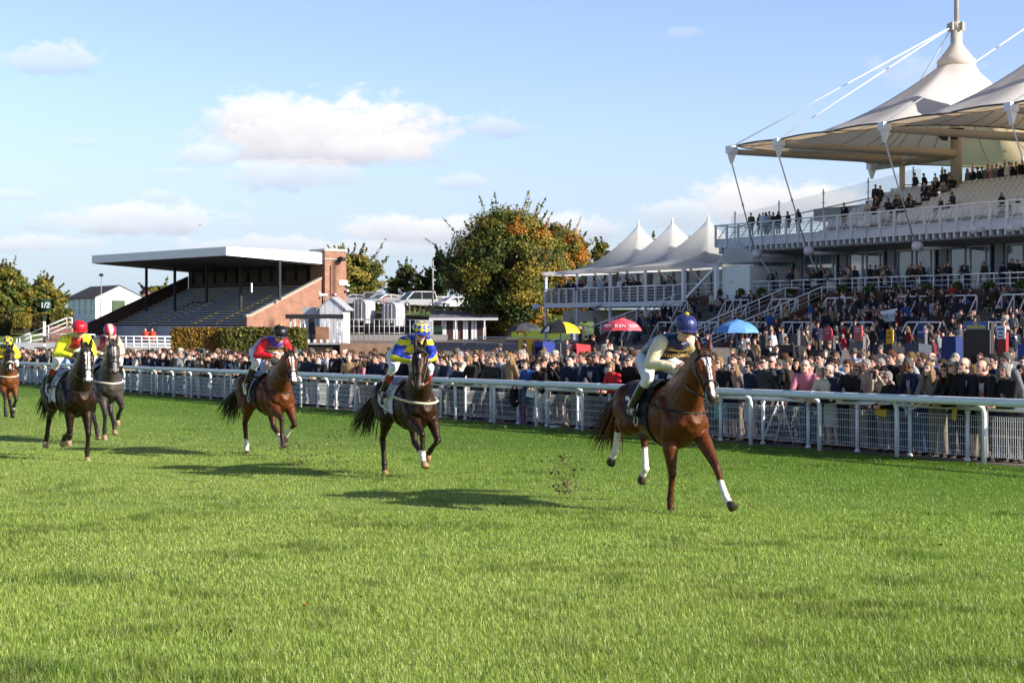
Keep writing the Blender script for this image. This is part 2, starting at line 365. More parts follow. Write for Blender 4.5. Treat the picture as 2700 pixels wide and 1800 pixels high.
# ------------------------------------------------------------------ running rail and spectator fence
def rails():
    def at(s, w, h): q = RF.w(s, w); return Vector((q.x, q.y, -K * q.y + h))
    r = thing('running_rail', 'white plastic running rail on curved posts beside the turf track', 'rail')
    S0, S1 = 5.0, -78.0
    b = MB(); n = 24; b.tube([at(S0 + (S1 - S0) * i / n, 0, 1.08) for i in range(n + 1)], .072, 14); b.build('top_rail', RAILW, r)
    for j in range(12):
        s = 3 - 7.1 * j; c = MB(); c.tube([at(s, 0, 1.08), at(s + .07, 0, 1.08)], .0745, 14); c.build('joint_sleeve', RAILW, r)
    pm = MB(); o = Vector((0, 0, 0)); ey = Vector((RF.ey.x, RF.ey.y, 0))
    prof = [ey * .24, ey * .24 + Vector((0, 0, .72)), ey * .235 + Vector((0, 0, .86)), ey * .20 + Vector((0, 0, .955)), ey * .12 + Vector((0, 0, 1.01)), ey * .02 + Vector((0, 0, 1.03))]
    pm.tube(prof, [.042, .042, .042, .04, .038, .036], 10)
    me = pm.mesh('post', RAILW)
    for k in range(-2, 39): link('post', me, r, None, at(-.1 - 2.015 * k, 0, 0))
    f = thing('spectator_fence', 'white tubular fence with wire mesh panels between crowd and running rail', 'fence')
    b = MB(); b.tube([at(S0 + (S1 - S0) * i / n, .65, .93) for i in range(n + 1)], .04, 10); b.build('top_rail', RAILW, f)
    pm = MB(); pm.tube([(0, 0, 0), (0, 0, .84)], .035, 10); pm.tube([(0, 0, .84), (0, 0, .85), (0, 0, .90)], [.055, .055, .03], 10); pm.tube([(0, 0, 0), (0, 0, .03), (0, 0, .05)], [.055, .055, .036], 10)
    me = pm.mesh('post', RAILW); sp = 1.353
    for k in range(-3, 58): link('post', me, f, None, at(-.83 - sp * k, .65, 0))
    wm = mat('galvanised_wire', (.72, .73, .74), .45)
    def panel(fine):
        p = MB(); ex = Vector((RF.ex.x, RF.ex.y, 0)); dzx = -K * ex.y; L = sp - .1
        q = lambda x, z, y=0: ex * x + ey * y + Vector((0, 0, z + dzx * x))
        nv = 26 if fine else 18
        for i in range(nv): x = -L / 2 + L * (i + .5) / nv; p.bar(q(x, .10), q(x, .80), .005 if fine else .010)
        for z in (.10, .17, .30, .45, .60, .73, .80): p.bar(q(-L / 2, z), q(L / 2, z), .007 if fine else .012)
        for z0 in (.12, .455, .76):
            for i in range(nv): x = -L / 2 + L * (i + .5) / nv; p.bar(q(x, z0), q(x + .018, z0 + .014, -.03), .005); p.bar(q(x + .018, z0 + .014, -.03), q(x, z0 + .03), .005)
        return p.mesh('mesh_panel', wm)
    a, c = panel(True), panel(False)
    for k in range(-3, 57): link('mesh_panel', a if k < 18 else c, f, None, at(-.83 - sp * (k + .5), .66, 0))
rails()
# ------------------------------------------------------------------ the big grandstand on the right
GF = Frame(14.2, 128.2, (.508, -.861))
ZT = lambda y: 2.85 + .34 * (y + 2)                 # terrace slope
BRICK = brick_mat('red_brown_brick', (.16, .06, .04), (.11, .045, .035), (.10, .07, .06))
BRICKO = brick_mat('orange_red_brick', (.33, .125, .072), (.23, .09, .058), (.34, .26, .20))
CONC = mat('terrace_concrete', (.13, .115, .105), .9, noise=(1.1, .35))
SEATW = mat('seat_plastic', (.62, .60, .58), .5)
GLASS = mat('tinted_glass', (.10, .16, .19), .06, spec=.9, coat=.6)
CLEAR = mat('clear_glass', (.75, .86, .90), .05, alpha=.16, spec=.6)
FAB = bpy.data.materials.new('canopy_fabric'); FAB.use_nodes = True
_t = NT(FAB.node_tree); _b = _t.n['Principled BSDF']; _tr = _t.node('ShaderNodeBsdfTranslucent'); _mx = _t.node('ShaderNodeMixShader')
_b.inputs['Base Color'].default_value = (.80, .77, .74, 1); _b.inputs['Roughness'].default_value = .55; _tr.inputs[0].default_value = (.90, .70, .45, 1); _mx.inputs[0].default_value = .42
_t.l.new(_b.outputs[0], _mx.inputs[1]); _t.l.new(_tr.outputs[0], _mx.inputs[2]); _t.l.new(_mx.outputs[0], _t.n['Material Output'].inputs[0])
BEIGE = mat('cream_steel', (.52, .48, .41), .5, noise=(1, .08))
STAND_FL = 4.25        # lower balcony floor
TENT = bpy.data.materials.new('marquee_fabric'); TENT.use_nodes = True
_t = NT(TENT.node_tree); _b = _t.n['Principled BSDF']; _tr = _t.node('ShaderNodeBsdfTranslucent'); _mx = _t.node('ShaderNodeMixShader')
_b.inputs['Base Color'].default_value = (.86, .86, .86, 1); _b.inputs['Roughness'].default_value = .5; _tr.inputs[0].default_value = (.96, .95, .93, 1); _mx.inputs[0].default_value = .68
_t.l.new(_b.outputs[0], _mx.inputs[1]); _t.l.new(_tr.outputs[0], _mx.inputs[2]); _t.l.new(_mx.outputs[0], _t.n['Material Output'].inputs[0])
def gw(x, y, z): return Vector((x, y, z))          # parts are in the stand's own frame

def grandstand():
    g = thing('grandstand', 'large grandstand with peaked white fabric canopy, white balcony and brick terrace', 'grandstand', (GF.o.x, GF.o.y, 0), GF.rz)
    XE = 46
    # terrace
    b = MB(); y = -13.5; 
    while y < -.01: b.box((XE / 2, y + .25, (ZT(y) - 2.5) / 2 - .2), (XE, .5, ZT(y) + 2.5 + .4)); y += .5
    b.build('terrace_steps', CONC, g)
    b = MB(); b.box((XE / 2, .2, 3.0), (XE, .4, 2.3)); b.build('terrace_wall', BRICK, g)
    # end wall of the terrace with sloping top
    b = MB(); b.prism([(-.05, -14, -3), (-.05, 0, -3), (-.05, 0, 3.6), (-.05, -14, -.75)], (-.35, 0, 0)); b.build('end_wall', BRICK, g)
    # lower balcony slab, rail
    b = MB(); b.box((XE / 2, 2.2, 4.12), (XE, 4.2, .25)); b.build('balcony_slab', CONC, g)
    def rail(x0, y0, z0, x1, y1, z1, name, h, nmid, step, r=.035, m=WHITE, parent=g):
        q = MB(); a = Vector((x0, y0, z0)); c = Vector((x1, y1, z1)); n = max(1, round((c - a).length / step))
        q.tube([a + Vector((0, 0, h)), c + Vector((0, 0, h))], r * 1.35, 8)
        for k in range(1, nmid + 1): q.tube([a + Vector((0, 0, h * k / (nmid + 1))), c + Vector((0, 0, h * k / (nmid + 1)))], r * .6, 6)
        for i in range(n + 1): p = a.lerp(c, i / n); q.tube([p, p + Vector((0, 0, h))], r, 6)
        return q.build(name, m, parent)
    rail(-1, .0, STAND_FL - .05, XE, .0, STAND_FL - .05, 'balcony_rail', 1.0, 2, 1.32)
    # glazed wall behind the lower balcony
    ZC = 7.6
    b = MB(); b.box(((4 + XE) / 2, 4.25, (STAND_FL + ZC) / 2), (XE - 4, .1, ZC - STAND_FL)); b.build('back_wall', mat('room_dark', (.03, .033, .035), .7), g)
    x = 4.3
    while x < XE - 3:
        fr = MB(); fr.box((x + .35, 3.95, (STAND_FL + ZC) / 2), (.7, .3, ZC - STAND_FL)); fr.build('pier', mat('grey_pier', (.26, .26, .27), .6), g)
        w = MB()
        for k, (dx, wd) in enumerate(((.9, 1.3), (2.25, .35), (2.75, 1.25), (4.15, .2))):
            w.box((x + dx + wd / 2, 4.1, STAND_FL + 1.45), (wd, .06, 2.9))
        win = w.build('window', GLASS, g)
        q = MB()
        for dx in (.82, 2.2, 2.65, 4.05, 4.42): q.box((x + dx, 4.05, STAND_FL + 1.5), (.07, .14, 3.0))
        q.box((x + 2.6, 4.05, STAND_FL + 3.0), (3.7, .14, .1)); q.build('window_frame', WHITE2, win)
        x += 5.05
    # upper deck fascia
    XF, ZR, ZF, ZB = 4.2, 9.78, 8.66, 8.06
    b = MB(); b.box(((XF + XE) / 2, .12, (ZF + ZB) / 2), (XE - XF, .2, ZF - ZB)); b.build('fascia', mat('fascia_grey_white', (.56, .56, .61), .5, noise=(.8, .06)), g)
    b = MB(); b.box(((XF + XE) / 2, .02, ZF + .02), (XE - XF, .12, .06)); b.box(((XF + XE) / 2, .02, ZB - .02), (XE - XF, .14, .06)); b.build('fascia_trim', WHITE2, g)
    b = MB()
    for k in range(90):
        x = XF + .45 + k * .62
        if x < XE: b.prism([(x, .0, 8.02), (x, 4.2, 8.02), (x, 4.2, 7.3), (x, .25, 7.55), (x, .0, 7.66)], (.16, 0, 0))
    b.build('rib', WHITE2, g)
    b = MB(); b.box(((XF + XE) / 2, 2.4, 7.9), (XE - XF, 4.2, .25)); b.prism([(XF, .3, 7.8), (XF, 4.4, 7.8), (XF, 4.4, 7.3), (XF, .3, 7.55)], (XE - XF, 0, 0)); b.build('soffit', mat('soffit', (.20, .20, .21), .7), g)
    b = MB(); b.tube([(XF - .2, -.05, ZR), (XE, -.05, ZR)], .055, 8); b.tube([(XF - .2, .15, ZR - .22), (XE, .15, ZR - .22)], .03, 6)
    b.tube([(XF - .2, -.05, ZR), (XF - .2, 4, ZR)], .05, 8); b.build('deck_rail', WHITE, g)
    x = XF
    while x < XE:
        b = MB(); b.box((x, -.02, (ZR + ZB) / 2), (.13, .16, ZR - ZB)); b.bar((x + .15, .1, ZF), (x + .8, .3, ZR - .25), .05); b.build('deck_post', WHITE2, g); x += 1.42
    b = MB()
    for zz in (.25, .5, .75): b.tube([(XF, .05, ZF + zz), (XE, .05, ZF + zz)], .012, 5)
    b.build('deck_wire', WHITE2, g)
    b = MB(); b.box(((XF + XE) / 2, .3, ZF + .42), (XE - XF, .02, .75)); b.build('deck_glass', CLEAR, g)
    # raked seating: concrete steps from the left end stair up to the back walkway
    XS = 14; rows = 9
    b = MB(); b.box(((XF + XE) / 2, 1.2, ZF - .1), (XE - XF, 2.0, .25))
    for r in range(rows): b.box(((XS - r * .1 + XE) / 2, 2.5 + r * .8, ZF + (r + 1) * .33 - .6), (XE - XS, .8, 1.2))
    b.box(((XF + XE) / 2, 12.5, 11.0), (XE - XF, 4.5, 1.0)); b.build('raked_deck', CONC, g)
    seat = MB(); seat.box((0, -.04, .22), (.44, .36, .07)); seat.prism([(-.22, .14, .22), (.22, .14, .22), (.22, .22, .78), (-.22, .22, .78)], (0, .05, .02)); sme = seat.mesh('seat', SEATW)
    near = []
    for r in range(rows):
        for k in range(60):
            x = XS + .5 + k * .52
            if 20.2 < x < 21.3 or 30.8 < x < 31.9 or x > XE - .5: continue
            near.append((x, 2.55 + r * .8, ZF + (r + 1) * .33))
    for p in near[:100]: link('seat', sme, g, None, p)
    b = MB()
    for p in near[100:]: b.box((p[0], p[1] - .04, p[2] + .22), (.44, .36, .07)); b.prism([(p[0] - .22, p[1] + .14, p[2] + .22), (p[0] + .22, p[1] + .14, p[2] + .22), (p[0] + .22, p[1] + .22, p[2] + .78), (p[0] - .22, p[1] + .22, p[2] + .78)], (0, .05, .02))
    tag(b.build('seat_rows', SEATW, g), kind='stuff')
    # back rail, glass wind screens
    for x0, x1 in ((14.5, 19.8), (21.3, 26.4), (27.5, 31), (33, 40)): rail(x0, 9.9, 11.5, x1, 9.9, 11.5, 'walkway_rail', 1.15, 1, 1.3, .03, BEIGE)
    b = MB(); pts = [(5.5, 9.2, 10.9), (14.2, 9.2, 13.2)]
    b.prism([(4.9, 1.0, ZF), (14.2, 12.5, 11.5), (14.2, 12.5, 14.2), (4.9, 1.0, ZF + 1.9)], (.02, -.02, 0)); b.build('side_screen', CLEAR, g)
    for i in range(5):
        t = .02 + i * .235; p = Vector((4.9, 1.0, ZF)).lerp(Vector((14.2, 12.5, 11.5)), t); q = MB(); q.bar(p, p + Vector((0, 0, 2.2 + .75 * t)), .1, .06)
        for zz in (.5, 1.2, 2.0): q.bar(p + Vector((-.22, 0, zz + .6 * t)), p + Vector((.22, 0, zz + .6 * t)), .05)
        q.build('screen_post', WHITE2, g)
    b = MB(); b.tube([Vector((5.2, .9, ZF + .95)), Vector((14.2, 11.9, 12.55)), Vector((20, 11.9, 12.6))], .05, 8); b.tube([Vector((8.5, 1.2, ZF + .5)), Vector((14.6, 8.0, 11.2))], .03, 6); b.build('stair_handrail', BEIGE, g)
    b = MB(); b.box(((14.4 + XE) / 2, 14.5, 12.85), (XE - 14.4, .03, 2.7)); b.build('rear_screen', CLEAR, g)
    for k in range(20): q = MB(); q.box((14.6 + k * 1.6, 14.4, 12.9), (.13, .1, 2.9)); q.build('screen_post', BEIGE, g)
    # canopy
    MAST = [(21.2, 9), (31.3, 9), (41.4, 9)]; YF, ZH = -7.9, 14.5
    for mi, (mx, my) in enumerate(MAST):
        hem = []; na = 96; x0 = mx - 5.05; x1 = mx + 5.05; yb = 25.5
        if mi == 0:
            poly = [(16.1, YF), (21.2, YF), (x1, YF), (x1, yb), (14.5, yb), (12.4, 9)]
        else: poly = [(x0, YF), (mx, YF), (x1, YF), (x1, yb), (x0, yb)]
        for k in range(na):
            a = 2 * math.pi * k / na; d = Vector((math.cos(a), math.sin(a))); best = None
            for i in range(len(poly)):
                p = Vector(poly[i]); q = Vector(poly[(i + 1) % len(poly)]); e = q - p; den = d.x * -e.y + d.y * e.x
                if abs(den) < 1e-9: continue
                r0 = p - Vector((mx, my)); tt = (r0.x * -e.y + r0.y * e.x) / den; ss = (d.x * r0.y - d.y * r0.x) / den
                if tt > 0 and -1e-6 <= ss <= 1.000001 and (best is None or tt < best[0]): best = (tt, ss, i)
            tt, ss, i = best; pt = Vector((mx, my)) + d * tt; pi = poly[i]; pj = poly[(i + 1) % len(poly)]
            side = abs(pi[0] - pj[0]) < .01
            z = ZH + (1.3 * (1 - ((pt.y - 9) / 17) ** 2) if side and not (mi == 0 and pt.x < mx) else .0) + (.10 * math.sin(math.pi * ss) if not side else 0)
            if mi == 0 and pt.x < 16.2: sag = math.sin(math.pi * ss); pt = pt + (Vector((mx, my)) - pt).normalized() * sag * 1.5; z -= .1 * sag
            hem.append(Vector((pt.x, pt.y, z)))
        rings = []; T = [0, .05, .11, .18, .26, .36, .47, .6, .74, .88, 1]
        for t in T:
            rings.append([Vector((mx, my, 0)) + Vector((math.cos(2 * math.pi * k / na), math.sin(2 * math.pi * k / na), 0)) * (1.35 * (1 - t)) + Vector((hem[k].x - mx, hem[k].y - my, 0)) * t + Vector((0, 0, hem[k].z + (20.9 - hem[k].z) * (1 - t) ** 1.85)) for k in range(na)])
        f = MB(); f.rings(rings, cap=False); can = f.build('canopy_fabric', FAB, g)
        s = MB()
        for k in range(0, na, 4): s.tube([rings[j][k] - Vector((0, 0, .05)) for j in range(2, len(T))], .035, 4, cap=False)
        s.build('seam', mat('seam_cloth', (.5, .42, .3), .7), can)
        e = MB(); e.tube(hem + [hem[0]], .06, 5, cap=False); e.build('edge_cable', mat('edge_cable', (.05, .05, .055), .5), can)
        c = MB(); c.lathe([(1.38, 20.75), (1.40, 21.3), (1.2, 21.5), (.8, 22.0), (.45, 22.5), (.36, 22.9), (.36, 23.5)], 24, (mx, my, 0)); c.build('peak_cap', FAB, g)
        ms = MB(); ms.tube([(mx, my, 11), (mx, my, 24)], .42, 14); ms.tube([(mx, my, 24), (mx, my, 33)], .17, 10); ms.tube([(mx, my, 23.5), (mx, my, 24.1)], .5, 10)
        for a in range(6): ms.box((mx + .5 * math.cos(a), my + .5 * math.sin(a), 23.8), (.35, .12, .6), a)
        ms.build('mast', BEIGE, g)
        lp = MB(); lp.prism([(mx - .9, my - .3, 15.7), (mx - .25, my - .6, 16.2), (mx - .25, my - .6, 15.4)], (0, -.6, 0)); lp.prism([(mx + 1.1, my - .3, 16.2), (mx + .3, my - .6, 16.2), (mx + .6, my - .6, 15.4)], (0, -.6, 0)); lp.build('loudspeaker', DARK, g)
        tips = [(mx, YF)] + ([(16.1, YF), (12.4, 9)] if mi == 0 else [])
        for tx, ty in tips:
            fx, fy = (mx, my) if (tx, ty) != (16.1, YF) else (16.1, 8.3)
            bm = MB(); bm.tube([(tx + (.5 if ty == 9 else 0), ty + (.5 if ty != 9 else 0), 14.15), (fx, fy, 14.45)], [.20, .36], 12); bm.build('boom', mat('boom_steel', (.36, .33, .29), .5), g)
            h = MB(); h.box((tx, ty, 14.3), (.5, .7, .5)); h.prism([(tx - .15, ty - .3, 14.1), (tx - .15, ty + .35, 14.1), (tx - .15, ty, 13.3)], (.3, 0, 0)); h.build('boom_head', WHITE, g)
            st = MB(); st.tube([(tx, ty, 14.5), (mx, my - .4, 23.8)], .045, 6); st.build('stay', WHITE, g)
            if ty != 9:
                k = {16.1: (1990, 660, 2045, 742), 21.2: (2126, 652, 2160, 735), 31.3: (2412, 640, 2450, 720)}.get(tx, (2760, 618, 2800, 700))
                lx, lz = GF.on_y(k[0], k[1], -.35); bx, bz = GF.on_y(k[2], k[3], 1.6); q = MB(); top = Vector((tx, ty, 13.4)); low = Vector((lx, -.35, lz))
                q.tube([top, low], .05, 6); q.tube([top.lerp(low, .45), top.lerp(low, .47)], .085, 6); q.tube([low, Vector((bx, 1.6, bz)), Vector((bx + .6, 2.4, 4.3))], .05, 6)
                q.tube([(lx + .1, -.5, lz - .25), (lx + .2, .0, lz - .25)], .32, 12); q.tube([(lx + .2, 0, lz - .4), (lx + .4, 4, 7.25)], .13, 8); q.build('tie_rod', WHITE2, g)
    for x, y in ((16.1, 8.6), (36, 12.4), (27, 14)): q = MB(); q.tube([(x, y, 11), (x, y, 14.3)], .22, 10); q.tube([(x, y, 14.1), (x, y, 14.25)], .35, 10); q.build('column', BEIGE, g)
    # terrace stairs: white handrails on brick flanks
    for x0, x1 in ((13.2, 13.2), (17.2, 17.2)):
        b = MB(); a = Vector((x0, -13.2, ZT(-13.2))); c = Vector((x1, -.6, ZT(-.6)))
        b.prism([a, c, c + Vector((0, 0, .35)), a + Vector((0, 0, .35))], (.3, 0, 0)); b.build('stair_flank', BRICK, g)
        q = MB(); up = Vector((.15, 0, .35))
        q.tube([a + up + Vector((0, 0, .95)), c + up + Vector((0, 0, .95)), c + up + Vector((1.5, 0, .95))], .05, 8)
        for k in (.35, .65): q.tube([a + up + Vector((0, 0, k)), c + up + Vector((0, 0, k))], .025, 6)
        for i in range(11): p = a.lerp(c, i / 10) + up; q.tube([p, p + Vector((0, 0, .95))], .04, 6)
        q.build('stair_rail', WHITE, g)
    q = MB(); a = Vector((-.2, -14, -.75)); c = Vector((-.2, 0, 3.6))
    q.tube([a + Vector((0, 0, .95)), c + Vector((0, 0, .95)), c + Vector((0, 3, .95))], .05, 8)
    for k in (.35, .65): q.tube([a + Vector((0, 0, k)), c + Vector((0, 0, k))], .025, 6)
    for i in range(13): p = a.lerp(c, i / 12); q.tube([p, p + Vector((0, 0, .95))], .04, 6)
    q.build('stair_rail', WHITE, g)
    for px, py in ((2268, 592), (2565, 606), (2662, 602)):
        x, z = GF.on_y(px, py, -.5); q = MB(); q.tube([(x, 0, z), (x, -.5, z)], [.08, .3], 10); q.box((x + .25, -.2, z), (.45, .3, .3)); q.build('loudspeaker', WHITE2, g)
    return g
grandstand()

# crash barriers on the terrace: two bent tubes with raking struts
def barriers():
    b = MB(); L = 1.45
    b.tube([(-L, 0, 0), (-L, 0, 1.0), (-L + .1, 0, 1.1), (L - .1, 0, 1.1), (L, 0, 1.0), (L, 0, 0)], .05, 8)
    for x in (-L, -L / 3, L / 3, L): b.tube([(x, 0, 1.08), (x, -.85, -.29)], .042, 6)
    for x in (-L / 3, L / 3): b.tube([(x, 0, 0), (x, 0, 1.1)], .04, 6)
    me = b.mesh('crash_barrier', WHITE)
    row1 = [(1690, 778), (1944, 789), (2069, 786), (2216, 784), (2405, 783), (2530, 777), (2690, 775)]
    row2 = [(1765, 846), (1860, 846), (1985, 846), (2103, 846), (2435, 845), (2610, 844), (1590, 862), (2262, 847)]
    n = ['first', 'second', 'third', 'fourth', 'fifth', 'sixth', 'seventh', 'eighth']
    for r, (row, yl) in enumerate(((row1, -2.3), (row2, -7.3))):
        for i, (px, py) in enumerate(sorted(row)):
            x, z = GF.on_y(px, py, yl); x = max(x, .6 + L); p = GF.w(x, yl, ZT(yl - .25))
            o = link('crash_barrier', me, None, None, p, GF.rz)
            tag(o, f"white tubular crash barrier, {n[i]} from the left in the {('upper', 'lower')[r]} row on the terrace", 'crash barrier', 'crash barriers on the terrace')
barriers()
# ------------------------------------------------------------------ white pavilion with three peaked tents, left of the grandstand
def pavilion():
    yl = -.5; q = lambda px, py, y=yl: GF.on_y(px, py, y)
    xl = q(1437, 763)[0]; xr = q(1800, 750)[0]; xw = q(1889, 700)[0]
    zr = q(1620, 757)[1]; zf = q(1620, 796)[1] + .0; zb = q(1620, 809)[1]; zroof = (q(1437, 727)[1] + q(1889, 700)[1]) / 2
    g = thing('pavilion', 'white raised pavilion on steel posts with three tall peaked marquee roofs', 'pavilion', (GF.o.x, GF.o.y, 0), GF.rz)
    b = MB(); b.box(((xl + xr) / 2, yl + 4, (zf + zb) / 2 - .05), (xr - xl, 8, zf - zb - .1)); b.build('floor_slab', CONC, g)
    b = MB(); b.box(((xl + xr) / 2, yl - .06, (zf + zb) / 2), (xr - xl, .1, zf - zb)); b.build('fascia', WHITE2, g)
    b = MB(); b.tube([(xl, yl, zr), (xr, yl, zr)], .06, 8)
    for k in range(1, 5): b.tube([(xl, yl, zf + (zr - zf) * k / 5), (xr, yl, zf + (zr - zf) * k / 5)], .015, 5)
    b.build('balcony_rail', WHITE, g)
    n = 17
    for i in range(n + 1): b = MB(); b.box((xl + (xr - xl) * i / n, yl - .02, (zr + zb) / 2), (.14, .14, zr - zb)); b.build('rail_post', WHITE2, g)
    b = MB(); b.box(((xl + xr) / 2, yl + .12, (zr + zf) / 2), (xr - xl, .03, zr - zf - .15)); b.build('balcony_glass', mat('smoked_glass', (.16, .17, .18), .15, alpha=.55), g)
    # posts below and above
    for px in (1437, 1519, 1606, 1699): x = q(px, 800)[0]; b = MB(); b.tube([(x, yl + .1, -2), (x, yl + .1, zroof)], .13, 10); b.build('post', WHITE2, g)
    for px in (1803, 1889): x = q(px, 720)[0]; b = MB(); b.box((x, yl, (zf + zroof) / 2), (.28, .28, zroof - zf)); b.build('post', WHITE, g)
    # eave beam and flat fabric edge
    b = MB(); b.box(((xl + xw) / 2, yl + .1, zroof + .1), (xw - xl + .6, .5, .32)); b.box((xl - .1, yl + 4, zroof + .1), (.4, 8, .3)); b.build('eave', TENT, g)
    for px in range(1475, 1890, 84): b = MB(); x = q(px, 720)[0]; b.bar((x, yl + .3, zroof), (x - 1.6, yl + 3.4, zf + .9), .12); b.build('brace', WHITE, g)
    b = MB(); b.bar((xw - .2, yl, zroof - .1), (xr + .5, yl, zf + .2), .2); b.build('brace', WHITE, g)
    # glazed back wall and white end room
    b = MB(); b.box(((xl + xw) / 2, yl + 4.1, (zf + zroof) / 2), (xw - xl - 1, .08, zroof - zf)); b.build('back_glazing', mat('pavilion_glass', (.30, .36, .38), .08, spec=.8), g)
    for i in range(15): b = MB(); x = xl + .5 + (xw - xl - 1) * i / 14; b.box((x, yl + 4.0, (zf + zroof) / 2), (.14 if i % 3 else .7, .14, zroof - zf)); b.build('mullion', mat('dark_frame', (.12, .12, .13), .6), g)
    x1 = q(1962, 720)[0]
    b = MB(); b.box(((xw + x1) / 2 + .3, yl + 2.5, (zf + zroof) / 2), (x1 - xw, 4.4, zroof - zf - .1)); b.build('white_room', mat('white_panel', (.70, .74, .70), .5), g)
    b = MB(); b.prism([(xw - .1, yl, zroof + .25), (x1 + .8, yl, zroof + .25), (x1 + .8, yl, zroof + .9), (xw + 2.0, yl, zroof + 1.9)], (0, 5, 0)); b.build('room_roof', TENT, g)
    # tents: concave cones over square bays
    for i, (px, py, pl, pr) in enumerate(((1683, 587, 1570, 1790), (1773, 580, 1650, 1880), (1867, 572, 1745, 1975))):
        my = yl + 4.4; mx, mz = GF.on_y(px, py, my); hw = 4.9 + .1 * i; zb_ = zroof + .25; rings = []; na = 48
        for t in (0, .03, .07, .13, .2, .3, .42, .56, .7, .85, 1):
            rg = []
            for k in range(na):
                a = 2 * math.pi * k / na; c, s_ = math.cos(a), math.sin(a); sq = hw / max(abs(c), abs(s_)); rr = .16 * (1 - t) + (sq * t + hw * 0) * t ** 0
                rg.append((mx + c * rr * 1.12, my + s_ * rr, zb_ + (mz - .35 - zb_) * (1 - t) ** 2.0))
            rings.append(rg)
        f = MB(); f.rings(rings, cap=False); f.build('tent_roof', TENT, g)
        f = MB(); f.lathe([(.24, mz - 1.1), (.2, mz - .9), (.13, mz - .3), (.03, mz + .25)], 12, (mx, my, 0)); f.build('tent_cap', WHITE, g)
    # under the pavilion: pale wall and beam
    xa, xb = q(1572, 850, 6)[0], q(1800, 850, 6)[0]
    b = MB(); b.box(((xa + xb) / 2, 6, .8), (xb - xa, .2, 4.6)); b.build('ground_wall', mat('cream_wall', (.55, .54, .50), .8), g)
    b = MB(); b.box(((q(1490, 820, 5)[0] + xb) / 2, 5.0, zb - .75), (xb - q(1490, 820, 5)[0], .5, 1.1)); b.build('beam', mat('concrete_beam', (.42, .41, .37), .8, noise=(1, .2)), g)
    for px in (1513, 1575): x = q(px, 850, 5)[0]; b = MB(); b.box((x, 5, 0), (.5, .5, 5)); b.build('pier', GREY, g)
    for px, py in ((1428, 807), (1585, 802)): x, z = q(px, py); b = MB(); b.tube([(x + .3, yl - .2, z), (x - .5, yl - .5, z - .1)], [.1, .35], 10); b.build('loudspeaker', WHITE2, g)
pavilion()

